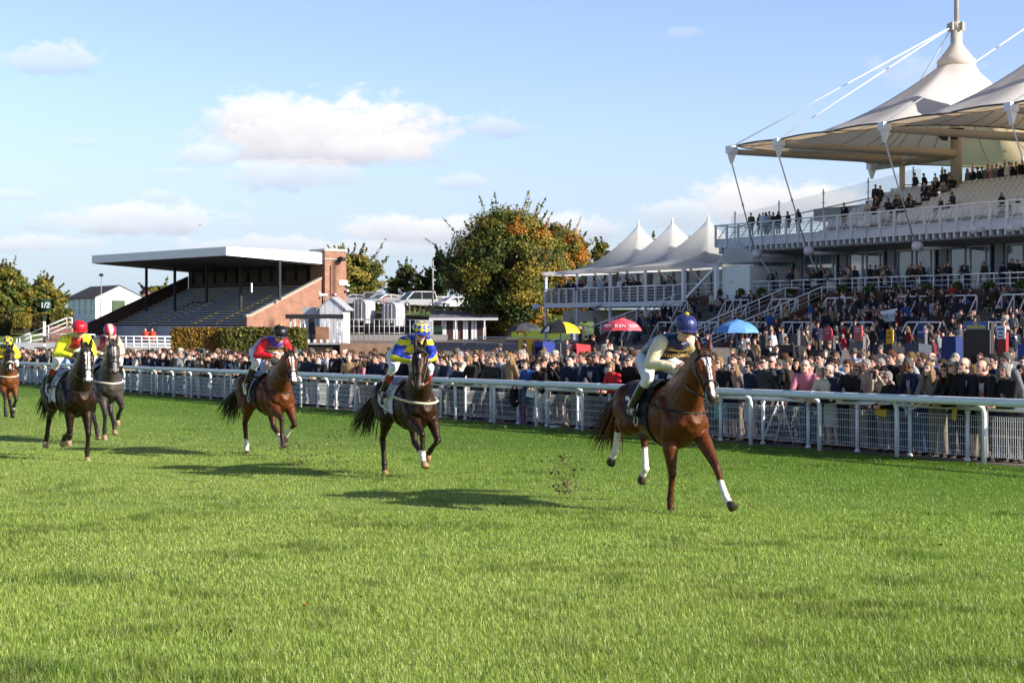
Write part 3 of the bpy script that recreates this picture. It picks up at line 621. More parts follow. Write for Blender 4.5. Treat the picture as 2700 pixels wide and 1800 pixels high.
# ------------------------------------------------------------------ old stand on the left
LF = Frame(-23.9, 130, (.675, -.738))
def old_stand():
    g = thing('old_stand', 'old brick grandstand with flat white roof, concrete steps and brick tower', 'grandstand', (LF.o.x, LF.o.y, 0), LF.rz)
    S = 23.6; q = LF.on_x
    zt = LF.on_y(596, 650, 0)[1]; zb = LF.on_y(596, 673, 0)[1]; yt, ztt = q(855, 666, 0); ztb = q(855, 697, 0)[1]
    yt = 10.4
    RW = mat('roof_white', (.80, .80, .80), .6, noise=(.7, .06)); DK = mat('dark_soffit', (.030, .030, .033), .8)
    b = MB(); b.prism([(0, 0, zb), (0, 0, zt), (0, yt, ztt), (0, yt, ztb)], (-S, 0, 0)); b.build('roof', RW, g)
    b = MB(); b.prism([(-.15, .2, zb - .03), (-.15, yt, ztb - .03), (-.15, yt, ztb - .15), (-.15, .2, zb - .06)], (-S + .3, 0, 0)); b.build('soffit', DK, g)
    y0, z0 = q(651, 835, 0); y1, z1 = q(848, 736, 0); zbot = 0.0
    tz = lambda y: z0 - .55 + (z1 - z0) * (y - y0) / (y1 - y0)
    b = MB(); b.prism([(0, y0, zbot - 2), (0, y0, z0), (0, y0 + .4, z0), (0, y1, z1), (0, y1, zbot - 2)], (-.35, 0, 0)); b.build('side_wall', BRICKO, g)
    b = MB(); b.prism([(.05, y0 - .1, z0), (.05, y0 + .4, z0), (.05, y1, z1), (.05, y1, z1 + .2), (.05, y0 + .3, z0 + .2), (.05, y0 - .1, z0 + .2)], (-.45, 0, 0)); b.build('coping', mat('stone_coping', (.36, .31, .25), .8), g)
    # tower
    XT = .3; ya = LF.on_x(857, 660, XT)[0]; yb = LF.on_x(913, 660, XT)[0]; ztop = q(857, 660, XT)[1]; yt = ya
    b = MB(); b.box((XT - 1.1, (ya + yb) / 2, (ztop - 3) / 2), (2.2, yb - ya, ztop + 3)); b.build('tower', BRICKO, g)
    b = MB(); b.box((XT - 1.1, (ya + yb) / 2, ztop + .05), (2.35, yb - ya + .15, .2)); b.box((XT + .02, (ya + yb) / 2, ztop - .75), (.1, yb - ya + .06, .09)); b.build('tower_coping', mat('stone_band', (.5, .46, .41), .8), g)
    # steps
    n = 16; b = MB(); AX = (-1.6, -5.1, -8.6, -15.2, -18.8, -22.4); sts = [MB() for _ in AX]
    ys = [y0 + (y1 - y0 + .6) * i / n for i in range(n + 1)]
    for i in range(n):
        b.box((-S / 2, (ys[i] + ys[i + 1]) / 2, tz(ys[i]) / 2 - 1), (S - .7, ys[i + 1] - ys[i], tz(ys[i]) + 2))
        for x, st in zip(AX, sts): st.box((x + .0, ys[i] + .02, tz(ys[i]) - .07), (.5, .10, .16)); st.box((x, ys[i] + .12, tz(ys[i]) + .004), (.5, .2, .02))
    b.build('terrace_steps', mat('grey_steps', (.38, .38, .40), .9, noise=(.8, .3)), g)
    for st in sts: st.build('yellow_step_mark', mat('worn_yellow', (.50, .38, .13), .8), g)
    ln = MB()
    for i in range(n): ln.box((-S / 2, ys[i] - .02, tz(ys[i]) - .16), (S - .7, .05, .14))
    ln.build('step_riser', mat('riser_dark', (.035, .035, .04), .8), g)
    # left parapet, rear wall
    b = MB(); b.prism([(-S, y0 - 2.5, tz(y0 - 2.5) - 2), (-S, y0 - 2.5, tz(y0 - 2.5) + 1.1), (-S, y1 + .5, z1 + .75), (-S, y1 + .5, -2)], (.3, 0, 0)); b.build('end_parapet', mat('dark_brick', (.06, .035, .03), .9), g)
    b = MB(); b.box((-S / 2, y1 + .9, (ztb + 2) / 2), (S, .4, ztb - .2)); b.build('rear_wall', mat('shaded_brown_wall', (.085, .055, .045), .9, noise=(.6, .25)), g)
    b = MB()
    for i in range(12): b.box((-1 - i * (S - 2) / 11, y1 + .6, (z1 + ztb) / 2), (.22, .25, ztb - z1))
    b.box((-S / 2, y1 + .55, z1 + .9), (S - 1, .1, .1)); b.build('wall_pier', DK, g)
    for px, pt, pb in ((386, 705, 872), (461, 700, 822), (545, 700, 796), (635, 692, 823), (737, 690, 792)):
        for yl in (5.0,):
            x, zc = LF.on_y(px, pb, yl)
            b = MB(); zr_ = zb + (ztb - zb) * yl / yt; b.box((x, yl, (zc + zr_) / 2), (.2, .2, zr_ - zc)); b.build('column', DK, g)
    # stair ramp in the middle with two railings
    for (pa, pb_) in (((403, 878), (518, 806)), ((414, 885), (560, 803))):
        a = Vector((LF.on_y(*pa, 2.2)[0], 1.4, LF.on_y(*pa, 1.4)[1])); c = Vector((LF.on_y(*pb_, 6.5)[0], 6.5, LF.on_y(*pb_, 6.5)[1]))
        w = MB(); w.prism([a - Vector((0, 0, .9)), c - Vector((0, 0, .9)), c - Vector((0, 0, .35)), a - Vector((0, 0, .35))], (.2, 0, 0)); w.build('ramp_wall', mat('dark_brick'), g)
        w = MB(); w.tube([a + Vector((0, 0, .5)), c + Vector((0, 0, .5))], .05, 6)
        for i in range(6): p = a.lerp(c, i / 5); w.tube([p - Vector((0, 0, .3)), p + Vector((0, 0, .5))], .035, 6)
        w.prism([a, c, c + Vector((0, 0, .4)), a + Vector((0, 0, .4))], (.02, 0, 0)); w.build('ramp_railing', mat('grey_rail', (.25, .25, .26), .5), g)
    b = MB(); b.box((LF.on_y(539, 806, 6.8)[0], 6.8, LF.on_y(539, 806, 6.8)[1] - .3), (3.2, .5, 1.3)); b.build('stair_head_wall', mat('dark_brick'), g)
    # lamps and cameras on the tower, sign
    def side(px, py): y, z = LF.on_x(px, py, XT); return y, z
    y, z = side(895, 684); b = MB(); b.box((XT + .35, y, z), (.7, .45, .32)); b.box((XT + .2, y, z + .2), (.4, .08, .1)); b.build('floodlight', DARK, g)
    y, z = side(905, 745); b = MB(); b.box((XT + .04, y, z), (.06, .9, .42)); b.build('wall_sign', WHITE, g)
    for px, py in ((914, 752), (912, 766), (880, 776)): y, z = side(px, py); b = MB(); b.box((XT + .15, y, z), (.3, .22, .16)); b.build('wall_lamp', WHITE, g)
    y, z = side(871, 700); b = MB(); b.tube([(XT + .05, y, z), (XT + .05, y, -1)], .05, 6); b.build('drainpipe', mat('pipe', (.12, .05, .04), .6), g)
    b = MB(); b.box((-1.4, 3.4, LF.on_y(737, 757, 4)[1]), (.14, .1, .8)); b.build('notice', WHITE, g)
old_stand()

def gabled(name, label, cat, o, rz, L, Wd, he, hr, wallm, roofm, zbase):
    """simple gabled house; gable faces -y ... length along x, origin at front-left corner"""
    g = thing(name, label, cat, o, rz)
    b = MB(); b.prism([(0, 0, zbase), (Wd, 0, zbase), (Wd, 0, he), (Wd / 2, 0, hr), (0, 0, he)], (0, L, 0)); b.build('wall', wallm, g)
    b = MB(); t = .12; ov = .25
    b.prism([(-ov, -ov * .3, he - ov * (hr - he) / (Wd / 2) + .01), (Wd / 2, -ov * .3, hr + .01), (Wd / 2, -ov * .3, hr + t), (-ov, -ov * .3, he - ov * (hr - he) / (Wd / 2) + t)], (0, L + .3, 0))
    b.prism([(Wd + ov, -ov * .3, he - ov * (hr - he) / (Wd / 2) + .01), (Wd + ov, -ov * .3, he - ov * (hr - he) / (Wd / 2) + t), (Wd / 2 + .002, -ov * .3, hr + t), (Wd / 2 + .002, -ov * .3, hr + .01)], (0, L + .3, 0)); b.build('roof', roofm, g)
    return g
SLATE = mat('slate_roof', (.055, .048, .045), .8, noise=(2, .25))
def barn():
    Y = 190; p = P(252, 840, Y); he = P(252, 784, Y).z; hr = P(311, 753, Y).z; rz = R(35)
    Wd = 6.1; g = gabled('white_barn', 'whitewashed gabled barn with slate roof and green loading door', 'barn', (p.x, Y, 0), rz, 10, Wd, he, hr, mat('whitewash', (.80, .80, .78), .8, noise=(.8, .05)), SLATE, -3)
    b = MB(); b.box((2.9, -.02, P(0, 810, Y).z - .2), (1.4, .1, 1.9)); d = b.build('door', mat('green_door', (.05, .085, .04), .6), g)
    b = MB(); z = P(0, 810, Y).z - .2; b.box((2.9, -.04, z + 1.0), (1.6, .1, .1)); b.box((2.15, -.04, z), (.09, .1, 2)); b.box((3.65, -.04, z), (.09, .1, 2)); b.build('door_frame', mat('dark_green', (.02, .04, .02), .6), d)
    for k in range(4):
        for dz, h in ((1.35, 1.2), (.2, .7)):
            b = MB(); b.box((-.01, 1.5 + k * 2.1, P(0, 812, Y).z - .6 + dz), (.08, .36, h)); b.build('window', mat('pale_window', (.30, .33, .33), .3), g)
barn()
Yh = 215; p = P(358, 800, Yh)
gabled('brick_house', 'small orange brick house with dark roof half hidden behind the barn', 'house', (p.x, Yh, 0), R(10), 9, 3.6, P(0, 790, Yh).z, P(0, 766, Yh).z, BRICKO, SLATE, -3)

def kiosk():
    """white gabled commentary cabin in front of the brick tower"""
    Y = 119; p = P(843, 900, Y); W2 = (906 - 843) / F * Y; g = gabled('white_cabin', 'white clad gabled cabin below the brick tower with loudspeaker horn', 'cabin', (p.x, Y, 0), R(-8), 2.2, W2, P(0, 812, Y).z, P(0, 786, Y).z, plank_mat('white_cladding', (.60, .60, .63), .09, .75), mat('grey_sheet_roof', (.34, .35, .37), .5), -1.2)
    b = MB(); b.box((-.75, 1.4, (P(0, 810, Y).z - 1.2) / 2), (1.5, 1.8, P(0, 810, Y).z + 1.2)); b.build('lean_to', mat('pale_grey_cladding', (.46, .46, .50), .6), g)
    b = MB(); z = P(0, 777, Y).z; b.tube([(.1, .8, z - .6), (.1, .8, z)], .03, 6); b.tube([(.4, .8, z), (-.05, .7, z), (-.25, .65, z)], [.08, .12, .42], 14); b.build('horn', mat('horn_grey', (.50, .52, .47), .4), g)
kiosk()

def stage():
    Y = 113; zt = P(0, 836, Y).z; zf = P(0, 905, Y).z; xl, xr = P(757, 0, Y).x, P(905, 0, Y).x; g = thing('stage', 'outdoor stage of silver truss towers with black top beam and black skirt', 'stage', (0, 0, 0))
    TR = mat('aluminium', (.66, .67, .69), .35, metal=.4)
    for px in (760, 798, 852, 895):
        x = P(px, 0, Y).x; b = MB(); h = .16; y = Y + (2.4 if px in (760, 852) else 0)
        for i in (-h, h):
            for j in (-h, h): b.tube([(x + i, y + j, zf), (x + i, y + j, zt)], .028, 6)
        z = zf; k = 1
        while z < zt - .3:
            for j in (-h, h): b.tube([(x - k * h, y + j, z), (x + k * h, y + j, z + .32)], .018, 5); b.tube([(x + j, y - k * h, z), (x + j, y + k * h, z + .32)], .018, 5)
            z += .32; k = -k
        b.build('truss_tower', TR, g)
    b = MB(); b.box(((xl + xr) / 2, Y, zt + .05), (xr - xl, .5, .32)); b.box((xl + .1, Y + 1.2, zt + .05), (.4, 2.6, .3)); b.build('top_beam', mat('black_sheet', (.025, .027, .03), .35, bump=(3, .6)), g)
    b = MB(); b.box(((xl + xr) / 2, Y + 1, (zf - 1.8) / 2 - .1), (xr - xl - .3, 3, zf + 1.8)); b.build('skirt', mat('black_cloth', (.02, .02, .022), .9), g)
    b = MB(); b.box(((xl + xr) / 2, Y + 1, zf - .02), (xr - xl, 3.3, .12)); b.build('deck', mat('deck_grey', (.3, .3, .31), .7), g)
    x = P(818, 0, Y).x; b = MB(); b.box((x, Y + 1, zf + .95), (.45, .45, 1.9)); b.build('speaker_tower', DARK, g)
    x = P(838, 0, Y).x; b = MB(); b.box((x + .1, Y + 1.5, zf + .6), (1.1, .5, 1.2)); b.build('back_panel', BRICKO, g)
    b = MB()
    for i in range(9): x = xl + (xr - xl) * (i + .5) / 9; b.tube([(x, Y - .5, zf + .04), (x, Y - .35, zf + .2)], [.09, .13], 8)
    b.build('footlight', mat('lamp_cap', (.7, .7, .7), .3), g)
stage()
def box_trailer(name, label, px0, px1, pyt, pyb, Y):
    a, c = P(px0, pyt, Y), P(px1, pyb, Y); L, H = (c.x - a.x), a.z - c.z
    g = thing(name, label, 'trailer', (a.x, Y, c.z), R(-20), 'white box trailers by the wooden fence')
    b = MB(); r = .25; Lx, Wd = L * .72, 2.2
    prof = [(0, .35), (0, H - .5), (.12, H - .2), (.4, H), (Lx - .4, H), (Lx - .1, H - .2), (Lx, H - .5), (Lx, .35)]
    b.prism([(x, 0, z) for x, z in prof], (0, Wd, 0)); b.build('body', mat('trailer_white', (.36, .365, .40), .5), g)
    for k in (.04, .30, .55): q = MB(); q.box((Lx * (.15 + k), -.02, H * .55), (.05, .06, H * .75)); q.build('rib', WHITE2, g)
    q = MB(); q.box((Lx + .03, Wd / 2, H * .62), (.06, Wd * .6, H * .35)); q.build('vent_panel', WHITE2, g)
    for k in (.25, .75): q = MB(); q.tube([(Lx * k, -.05, .3), (Lx * k, .2, .3)], .3, 14); q.build('wheel', BLACK, g)
box_trailer('box_trailer', 'white box trailer nearest the brick tower, by the wooden fence', 928, 983, 790, 862, 150)
box_trailer('box_trailer', 'white box trailer with a window vent, right of the other trailer', 1006, 1063, 797, 868, 150)

def toilets():
    Y = 156; zb = P(0, 895, Y).z; z1 = P(0, 839, Y).z; zr = P(0, 819, Y).z; g = thing('toilet_block', 'low brick block with slate roof and a row of white doors', 'building', (0, 0, 0))
    x0, x1 = P(1143, 0, Y).x, P(1282, 0, Y).x
    b = MB(); b.box(((x0 + x1) / 2, Y + 2.6, (zb + z1) / 2), (x1 - x0, 5, z1 - zb)); b.build('wall', BRICK, g)
    b = MB(); b.prism([(x0 - .4, Y - .8, z1), (x0 - .4, Y + 2.4, zr), (x0 - .4, Y + 5.4, z1), (x0 - .4, Y + 5.4, z1 - .15), (x0 - .4, Y - .8, z1 - .15)], (x1 - x0 + 1.6, 0, 0)); b.build('roof', mat('grey_slate', (.13, .13, .14), .7, noise=(1.5, .3)), g)
    b = MB(); b.box(((x0 + x1) / 2 + .4, Y - .82, z1 - .08), (x1 - x0 + 1.6, .06, .22)); b.build('eave_board', WHITE2, g)
    for px in (1167, 1174, 1198, 1204, 1224, 1231, 1246, 1254, 1277): x = P(px, 0, Y).x; b = MB(); b.box((x, Y + .02, (zb + z1) / 2 - .05), (.24, .1, z1 - zb - .15)); b.build('door_jamb', WHITE, g)
    for px in (1184, 1240, 1264): x = P(px, 0, Y).x; b = MB(); b.box((x, Y + .03, (zb + z1) / 2 - .1), (.75, .1, z1 - zb - .3)); b.build('door', mat('dark_brown_door', (.05, .03, .025), .6), g)
    for px in (1202, 1278): x = P(px, 0, Y).x; b = MB(); b.tube([(x, Y - .75, zb), (x, Y - .75, z1 - .1)], .06, 6); b.build('post', WHITE2, g)
toilets()
def plain(name, label, cat, m, build, group=None, kind=None):
    b = MB(); build(b); return tag(b.build(name, m), label, cat, group, kind)
# wooden fence, terrace walls, railings in the middle distance
Yf = 162
def _wf(b):
    pts = [(905, 815, 860), (960, 822, 870), (1075, 832, 880), (1200, 838, 884), (1330, 842, 888)]
    for (a, t0, b0), (c, t1, b1) in zip(pts, pts[1:]): A, B = P(a, t0, Yf), P(c, t1, Yf); b.prism([P(a, b0 + 25, Yf), P(c, b1 + 25, Yf), B, A], (0, .08, 0))
plain('wooden_fence', 'dark close boarded wooden fence below the parked cars', 'fence', plank_mat('dark_boards', (.085, .065, .05), .35), _wf)
plain('concrete_wall', 'low grey concrete retaining wall with the trailers on it', 'wall', mat('pale_concrete', (.30, .29, .28), .9, noise=(.6, .2)), lambda b: b.box((P(1030, 0, 146).x, 146, P(0, 890, 146).z - 1), ((1180 - 880) / F * 146, .4, (P(0, 874, 146).z - P(0, 890, 146).z) + 2)))
plain('brick_wall', 'low weathered brick wall behind the crowd, left of the blue and yellow jockey', 'wall', brick_mat('weathered_brick', (.30, .17, .11), (.24, .14, .09), (.24, .2, .16)), lambda b: b.box((P(985, 0, 112).x, 112, P(0, 905, 112).z - 1.2), ((1080 - 905) / F * 112, .5, 2.4)))
def _rl(Y, pts, h, step, nm=1, r=.04):
    def f(b):
        for (a, ya), (c, yc) in zip(pts, pts[1:]):
            A, B = P(a, ya, Y), P(c, yc, Y); n = max(1, int((B - A).length / step))
            b.tube([A, B], r, 6)
            for k in range(1, nm + 1): d = Vector((0, 0, -h * k / (nm + 1))); b.tube([A + d, B + d], r * .7, 5)
            for i in range(n + 1): q = A.lerp(B, i / n); b.tube([q, q - Vector((0, 0, h))], r, 5)
    return f
GALV = mat('galvanised', (.45, .46, .47), .5, metal=.2)
plain('mesh_railing', 'grey steel railing in front of the white trailers', 'railing', GALV, _rl(144, [(905, 842), (960, 842), (1066, 842), (1140, 846)], 1.9, .45, 2))
plain('ramp_railing', 'white angular ramp railing in front of the toilet block', 'railing', WHITE2, _rl(124, [(1212, 912), (1260, 889), (1325, 889), (1440, 892)], 1.0, 1.3, 1))
plain('ramp_slab', 'pale concrete ramp and platform under the angular railing', 'ramp', mat('pale_paving', (.34, .30, .27), .9), lambda b: (b.prism([P(1130, 918, 125), P(1262, 907, 125), P(1460, 910, 125), P(1460, 990, 125), P(1130, 990, 125)], (0, 20, 0))))
plain('green_bin', 'dark green wheeled bin beside the toilet block', 'bin', mat('bin_green', (.02, .06, .03), .5), lambda b: (b.box(P(1153, 878, 152), (1.0, .8, 1.2)), b.box(P(1153, 861, 152), (1.1, .9, .1))))
plain('cabinet', 'pale grey cabinet door standing left of the toilet block', 'cabinet', mat('cabinet_grey', (.42, .44, .50), .5), lambda b: b.box(P(1131, 872, 150), (.8, .5, 2.0)))
def pole(name, label, px, pyt, pyb, Y, r, m): 
    a, c = P(px, pyb, Y), P(px, pyt, Y); return plain(name, label, 'pole', m, lambda b: b.tube([a, c], [r, r * .8], 8))
pole('telegraph_pole', 'tall bare wooden pole beside the big autumn tree', 1141, 686, 840, 170, .11, mat('pole_wood', (.34, .29, .25), .8))
g = thing('floodlight_pole', 'slim grey pole with a black floodlight by the white barn', 'lamp post', P(263, 845, 182))
b = MB(); top = P(268, 727, 182) - P(263, 845, 182); b.tube([(0, 0, -1), top], .06, 6); b.build('pole', GREY, g); b = MB(); b.box(top + Vector((-.05, 0, .1)), (.42, .3, .3)); b.build('lamp_head', DARK, g)

# ------------------------------------------------------------------ far left: bank, hedges, steps, half-mile marker
def bank():
    b = MB()
    Ya, Yb = 150, 185
    b.quad(P(-160, 935, Ya), P(240, 940, Ya), P(330, 850, Yb), P(-160, 858, Yb)); b.quad(P(-160, 858, Yb), P(330, 850, Yb), P(420, 842, 260), P(-200, 842, 260)); b.build('grass_bank', mat('bank_grass', (.10, .15, .025), .9, noise=(1.5, .35)))
    b = MB(); zc = lambda py, Y: P(0, py, Y)
    b.quad(P(1080, 842, 168), P(1520, 868, 168), P(1560, 834, 205), P(1085, 826, 205)); b.quad(P(860, 832, 165), P(1080, 842, 168), P(1085, 826, 205), P(860, 822, 205)); b.quad(P(860, 822, 205), P(1560, 834, 205), P(1700, 815, 330), P(800, 812, 330)); b.quad(P(1080, 842, 168), P(860, 832, 165), P(860, 1000, 165), P(1080, 1000, 168)); b.quad(P(1520, 868, 168), P(1080, 842, 168), P(1080, 1000, 168), P(1520, 1000, 168))
    b.quad(P(1520, 868, 168), P(1700, 900, 168), P(1800, 850, 240), P(1560, 834, 205)); b.build('car_park_bank', mat('bank_grass'))
    for n in ('grass_bank', 'car_park_bank'): tag(bpy.data.objects[n], kind='structure')
bank()
def marker():
    Y = 92; g = thing('distance_marker', 'round dark green half mile marker on a white and green post', 'sign', P(117, 1020, Y))
    o = P(117, 1020, Y); d = lambda py: P(117, py, Y).z - o.z
    G = mat('marker_green', (.015, .06, .045), .5)
    w = MB(); w.cur = 0
    cuts = [830, 847, 886, 905, 940, 955, 990, 1020]
    for i in range(len(cuts) - 1): w.cur = i % 2 ^ 1; w.box((0, 0, (d(cuts[i]) + d(cuts[i + 1])) / 2), (.13 if i else .1, .1, d(cuts[i]) - d(cuts[i + 1])))
    w.build('post', [WHITE, G], g)
    M = Matrix.Translation((.05, 0, d(805))) @ Matrix.Rotation(R(-4), 4, 'Z') @ Matrix.Rotation(R(90), 4, 'X')
    b = MB(); b.tube([(0, 0, -.03), (0, 0, .03)], .36, 28); o2 = b.build('disc', G, g); o2.matrix_local = M
    text('1/2', .43, WHITE, g, M @ Matrix.Translation((0, 0, .04)), bold=.012)
marker()
def steps_left():
    Y = 118
    plain('white_stair_rail', 'white painted stair railing on the grass bank at far left', 'railing', WHITE, _rl(118, [(52, 888), (80, 878), (176, 838), (190, 838)], 1.0, 1.2, 2, .045))
    plain('white_stair_rail', 'white painted railing along the foot of the steps beyond the yellow jockey', 'railing', WHITE, _rl(115, [(44, 892), (118, 880), (250, 882)], 1.1, 1.0, 2, .045))
    plain('white_lattice_rail', 'white lattice railing on a low wall left of the clipped hedge', 'railing', WHITE, _rl(112, [(250, 886), (455, 888)], 1.0, .55, 3, .05))
    plain('pale_retaining_wall', 'pale grey rendered wall under the white railings on the left', 'wall', mat('render_grey', (.40, .41, .43), .8, noise=(.6, .15)), lambda b: b.box(((P(-60, 0, 113).x + P(470, 0, 113).x) / 2, 113.6, P(0, 903, 113).z - 1.6), ((470 + 60) / F * 113, .5, 3.2)))
    plain('brick_steps', 'flight of worn brick steps between the white railings', 'steps', BRICKO, lambda b: [b.box((P(165 - i * 4, 0, 120).x, 120 - i * .3, P(0, 860, 120).z - .8 - i * .22), (1.8, .3, 1.6)) for i in range(7)])
    for k, (px, h) in enumerate(((384, 880), (402, 880))):
        pass
steps_left()
# ------------------------------------------------------------------ trees, hedges, cars
LEAF = bpy.data.materials.new('leaf'); LEAF.use_nodes = True
_t = NT(LEAF.node_tree); _b = _t.n['Principled BSDF']; _a = _t.node('ShaderNodeAttribute', attribute_name='Col').outputs['Color']; _t.put(_b.inputs['Base Color'], _a)
_b.inputs['Roughness'].default_value = .5; _b.inputs['Specular IOR Level'].default_value = .25
_tr = _t.node('ShaderNodeBsdfTranslucent'); _t.put(_tr.inputs[0], _t.mix(1, _a, (1.3, 1.2, .6), 'MULTIPLY')); _mx = _t.node('ShaderNodeMixShader'); _mx.inputs[0].default_value = .3
_t.l.new(_b.outputs[0], _mx.inputs[1]); _t.l.new(_tr.outputs[0], _mx.inputs[2]); _t.l.new(_mx.outputs[0], _t.n['Material Output'].inputs[0])
BARK = mat('bark', (.13, .11, .085), .9, noise=(3, .3))
def leaf_mesh(name, pts, nrm, size, col):
    """one small bent leaf spray (two triangles) per point"""
    n = len(pts); a = NR.randn(n, 3); a /= np.linalg.norm(a, axis=1)[:, None]; d = nrm * 1.1 + a * .9; d /= np.linalg.norm(d, axis=1)[:, None]
    s = np.cross(d, NR.randn(n, 3)); s /= np.linalg.norm(s, axis=1)[:, None]; u_ = np.cross(s, d)
    sz = (size * (.5 + NR.rand(n)))[:, None]
    v = np.stack([pts - s * sz * .5, pts + u_ * sz * .62 + d * sz * .12, pts + s * sz * .5, pts - u_ * sz * .55 + d * sz * .2], 1).reshape(-1, 3).astype(np.float32)
    i = np.arange(n)[:, None] * 4; fc = np.stack([i + 0, i + 2, i + 1, i + 0, i + 3, i + 2], -1).reshape(-1).astype(np.int32); nf = 2 * n
    me = bpy.data.meshes.new(name); me.vertices.add(len(v)); me.vertices.foreach_set('co', v.ravel()); me.loops.add(nf * 3); me.loops.foreach_set('vertex_index', fc)
    me.polygons.add(nf); me.polygons.foreach_set('loop_start', np.arange(0, nf * 3, 3, dtype=np.int32)); me.update(calc_edges=True); set_col(me, np.repeat(col, 4, 0)); me.materials.append(LEAF)
    return me
def tree(label, px, pyt, pyb, pxw, Y, pal, base_py=None, seed=1, n=9000, size=.42, clumps=70, spiky=.25, side=None, density=1., group='autumn trees behind the racecourse buildings'):
    """pal: list of (colour, weight); side = (colour, bias) tints the clumps on the right-hand side"""
    r = np.random.RandomState(seed); k = Y / F; c = P(px, (pyt + pyb) / 2, Y); hz = (pyb - pyt) / 2 * k; hw = pxw / 2 * k
    b0 = P(px, base_py or pyb + 20, Y); g = thing('tree', label, 'tree', b0, 0, group)
    cz = c.z - b0.z; P3 = []; N3 = []; C3 = []; cols = np.array([q[0] for q in pal]); wts = np.array([q[1] for q in pal], float); wts /= wts.sum()
    br = MB(); tr = MB(); tr.tube([(0, 0, -1), (.05, 0, cz * .4), (0, .1, cz)], [hw * .085, hw * .06, hw * .04], 9)
    for i in range(clumps):
        while True:
            p = r.rand(3) * 2 - 1
            if .25 < np.linalg.norm(p) < 1: break
        p = p / np.linalg.norm(p) * np.linalg.norm(p) ** .55
        env = 1 - .35 * max(0, p[2]) ** 1.5 - .18 * max(0, -p[2]); ctr = np.array([p[0] * hw * env * .86, p[1] * hw * env * .86, cz + p[2] * hz * .88])
        rad = hw * (.17 + .16 * r.rand()) * (70 / max(clumps, 70)) ** .22; m = int(n * 2.0 / clumps * (.6 + .8 * r.rand()) * density)
        q = r.randn(m, 3); q /= np.linalg.norm(q, axis=1)[:, None]; rr = rad * (r.rand(m) ** .4)[:, None]
        pts = ctr + q * rr * np.array([1.15, 1.15, .7]); nr = q * .6 + np.array([p[0], p[1], p[2] + .5]) * .6
        ci = r.choice(len(cols), p=wts); cc = cols[ci]
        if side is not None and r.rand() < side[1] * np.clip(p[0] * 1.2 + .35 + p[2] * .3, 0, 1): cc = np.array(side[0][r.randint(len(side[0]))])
        col = cc * (.62 + .76 * r.rand(m))[:, None]; P3.append(pts); N3.append(nr); C3.append(col)
        if r.rand() < .75: br.tube([(0, 0, cz * (.35 + .3 * r.rand())), tuple(ctr * np.array([.5, .5, 1]) + np.array([0, 0, -.12 * hz])), tuple(ctr)], [hw * .03, hw * .018, hw * .006], 5)
        if np.linalg.norm(p) > .8 and p[2] > -.35 and r.rand() < spiky * 2.6:       # loose sprays reaching out of the crown
            d = np.array([p[0], p[1], p[2] + .45]); d /= np.linalg.norm(d); L = rad * (1.2 + 1.3 * r.rand()); mm = int(m * .16)
            t = r.rand(mm)[:, None]; pts = ctr + d * (t * L + rad * .3) + r.randn(mm, 3) * rad * .15 * (1.1 - t); P3.append(pts); N3.append(np.tile(d, (mm, 1))); C3.append(cc * (.7 + .6 * r.rand(mm))[:, None])
            br.tube([tuple(ctr), tuple(ctr + d * (L + rad * .5))], [hw * .006, hw * .002], 4)
    tr.build('trunk', BARK, g); br.build('branches', BARK, g)
    link('crown', leaf_mesh('crown', np.concatenate(P3), np.concatenate(N3), size * .72, np.concatenate(C3)), g)
GD, GM, GO, GY, OR, ORD = (.036, .060, .018), (.085, .112, .022), (.17, .155, .027), (.26, .205, .034), (.40, .18, .028), (.26, .10, .022)
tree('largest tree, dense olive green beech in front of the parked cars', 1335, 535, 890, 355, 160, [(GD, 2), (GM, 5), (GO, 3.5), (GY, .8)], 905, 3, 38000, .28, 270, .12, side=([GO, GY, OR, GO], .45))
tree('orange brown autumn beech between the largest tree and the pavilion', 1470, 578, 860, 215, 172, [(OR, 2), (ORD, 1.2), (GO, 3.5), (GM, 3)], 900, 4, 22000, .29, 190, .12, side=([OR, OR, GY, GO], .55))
tree('dark green tree directly behind the bare wooden pole', 1170, 672, 815, 108, 205, [(GD, 4), ((.03, .045, .02), 3), (GM, 1)], 835, 5, 6000, .45, 50, .3)
tree('thin grey green tree behind the silver van', 1068, 694, 815, 100, 210, [((.05, .055, .03), 4), (GM, 2), (GO, 1.5)], 835, 6, 3000, .42, 46, .5)
tree('olive yellow tree rising right behind the brick tower', 925, 660, 815, 190, 205, [(GM, 3), (GO, 4), (GY, 2)], 835, 7, 11000, .40, 110, .3)
tree('small rust tinted bushy tree between the thin tree and the pole', 1112, 745, 815, 60, 208, [(GO, 3), (ORD, 1)], 835, 17, 2200, .42, 24, .3)
tree('small green and yellow tree just left of the first tent peak', 1598, 632, 790, 110, 200, [(GM, 3), (GO, 3), (GY, 1.5)], 860, 8, 4200, .46, 44, .45)
tree('olive tree seen between the first and second tent peaks', 1725, 622, 790, 90, 200, [(GO, 3), (GM, 2), (GY, 2)], 860, 9, 3600, .46, 40, .5)
tree('golden thin tree seen between the second and third tent peaks', 1815, 612, 790, 100, 205, [(GY, 3), (OR, 2), (GO, 2)], 860, 10, 2600, .44, 40, .6)
tree('russet and green tree at the left edge of the photo', 20, 702, 850, 150, 175, [(GO, 4), (OR, .35), (GM, 4), (GY, 2)], 850, 11, 10000, .38, 110, .25)
tree('golden olive tree beside the half mile marker', 112, 735, 850, 120, 178, [(GO, 4), (GY, 2.5), (OR, .3), (GM, 4)], 850, 12, 8000, .36, 90, .25)
tree('low brownish tree seen beyond the brick house', 420, 756, 805, 110, 250, [((.07, .06, .03), 3), (GO, 2)], 815, 13, 3200, .55, 34, .3)
tree('low dark tree under the raised pavilion, behind its left posts', 1425, 790, 892, 190, 172, [(GD, 3), (GM, 2)], 905, 14, 7000, .4, 30, .2)

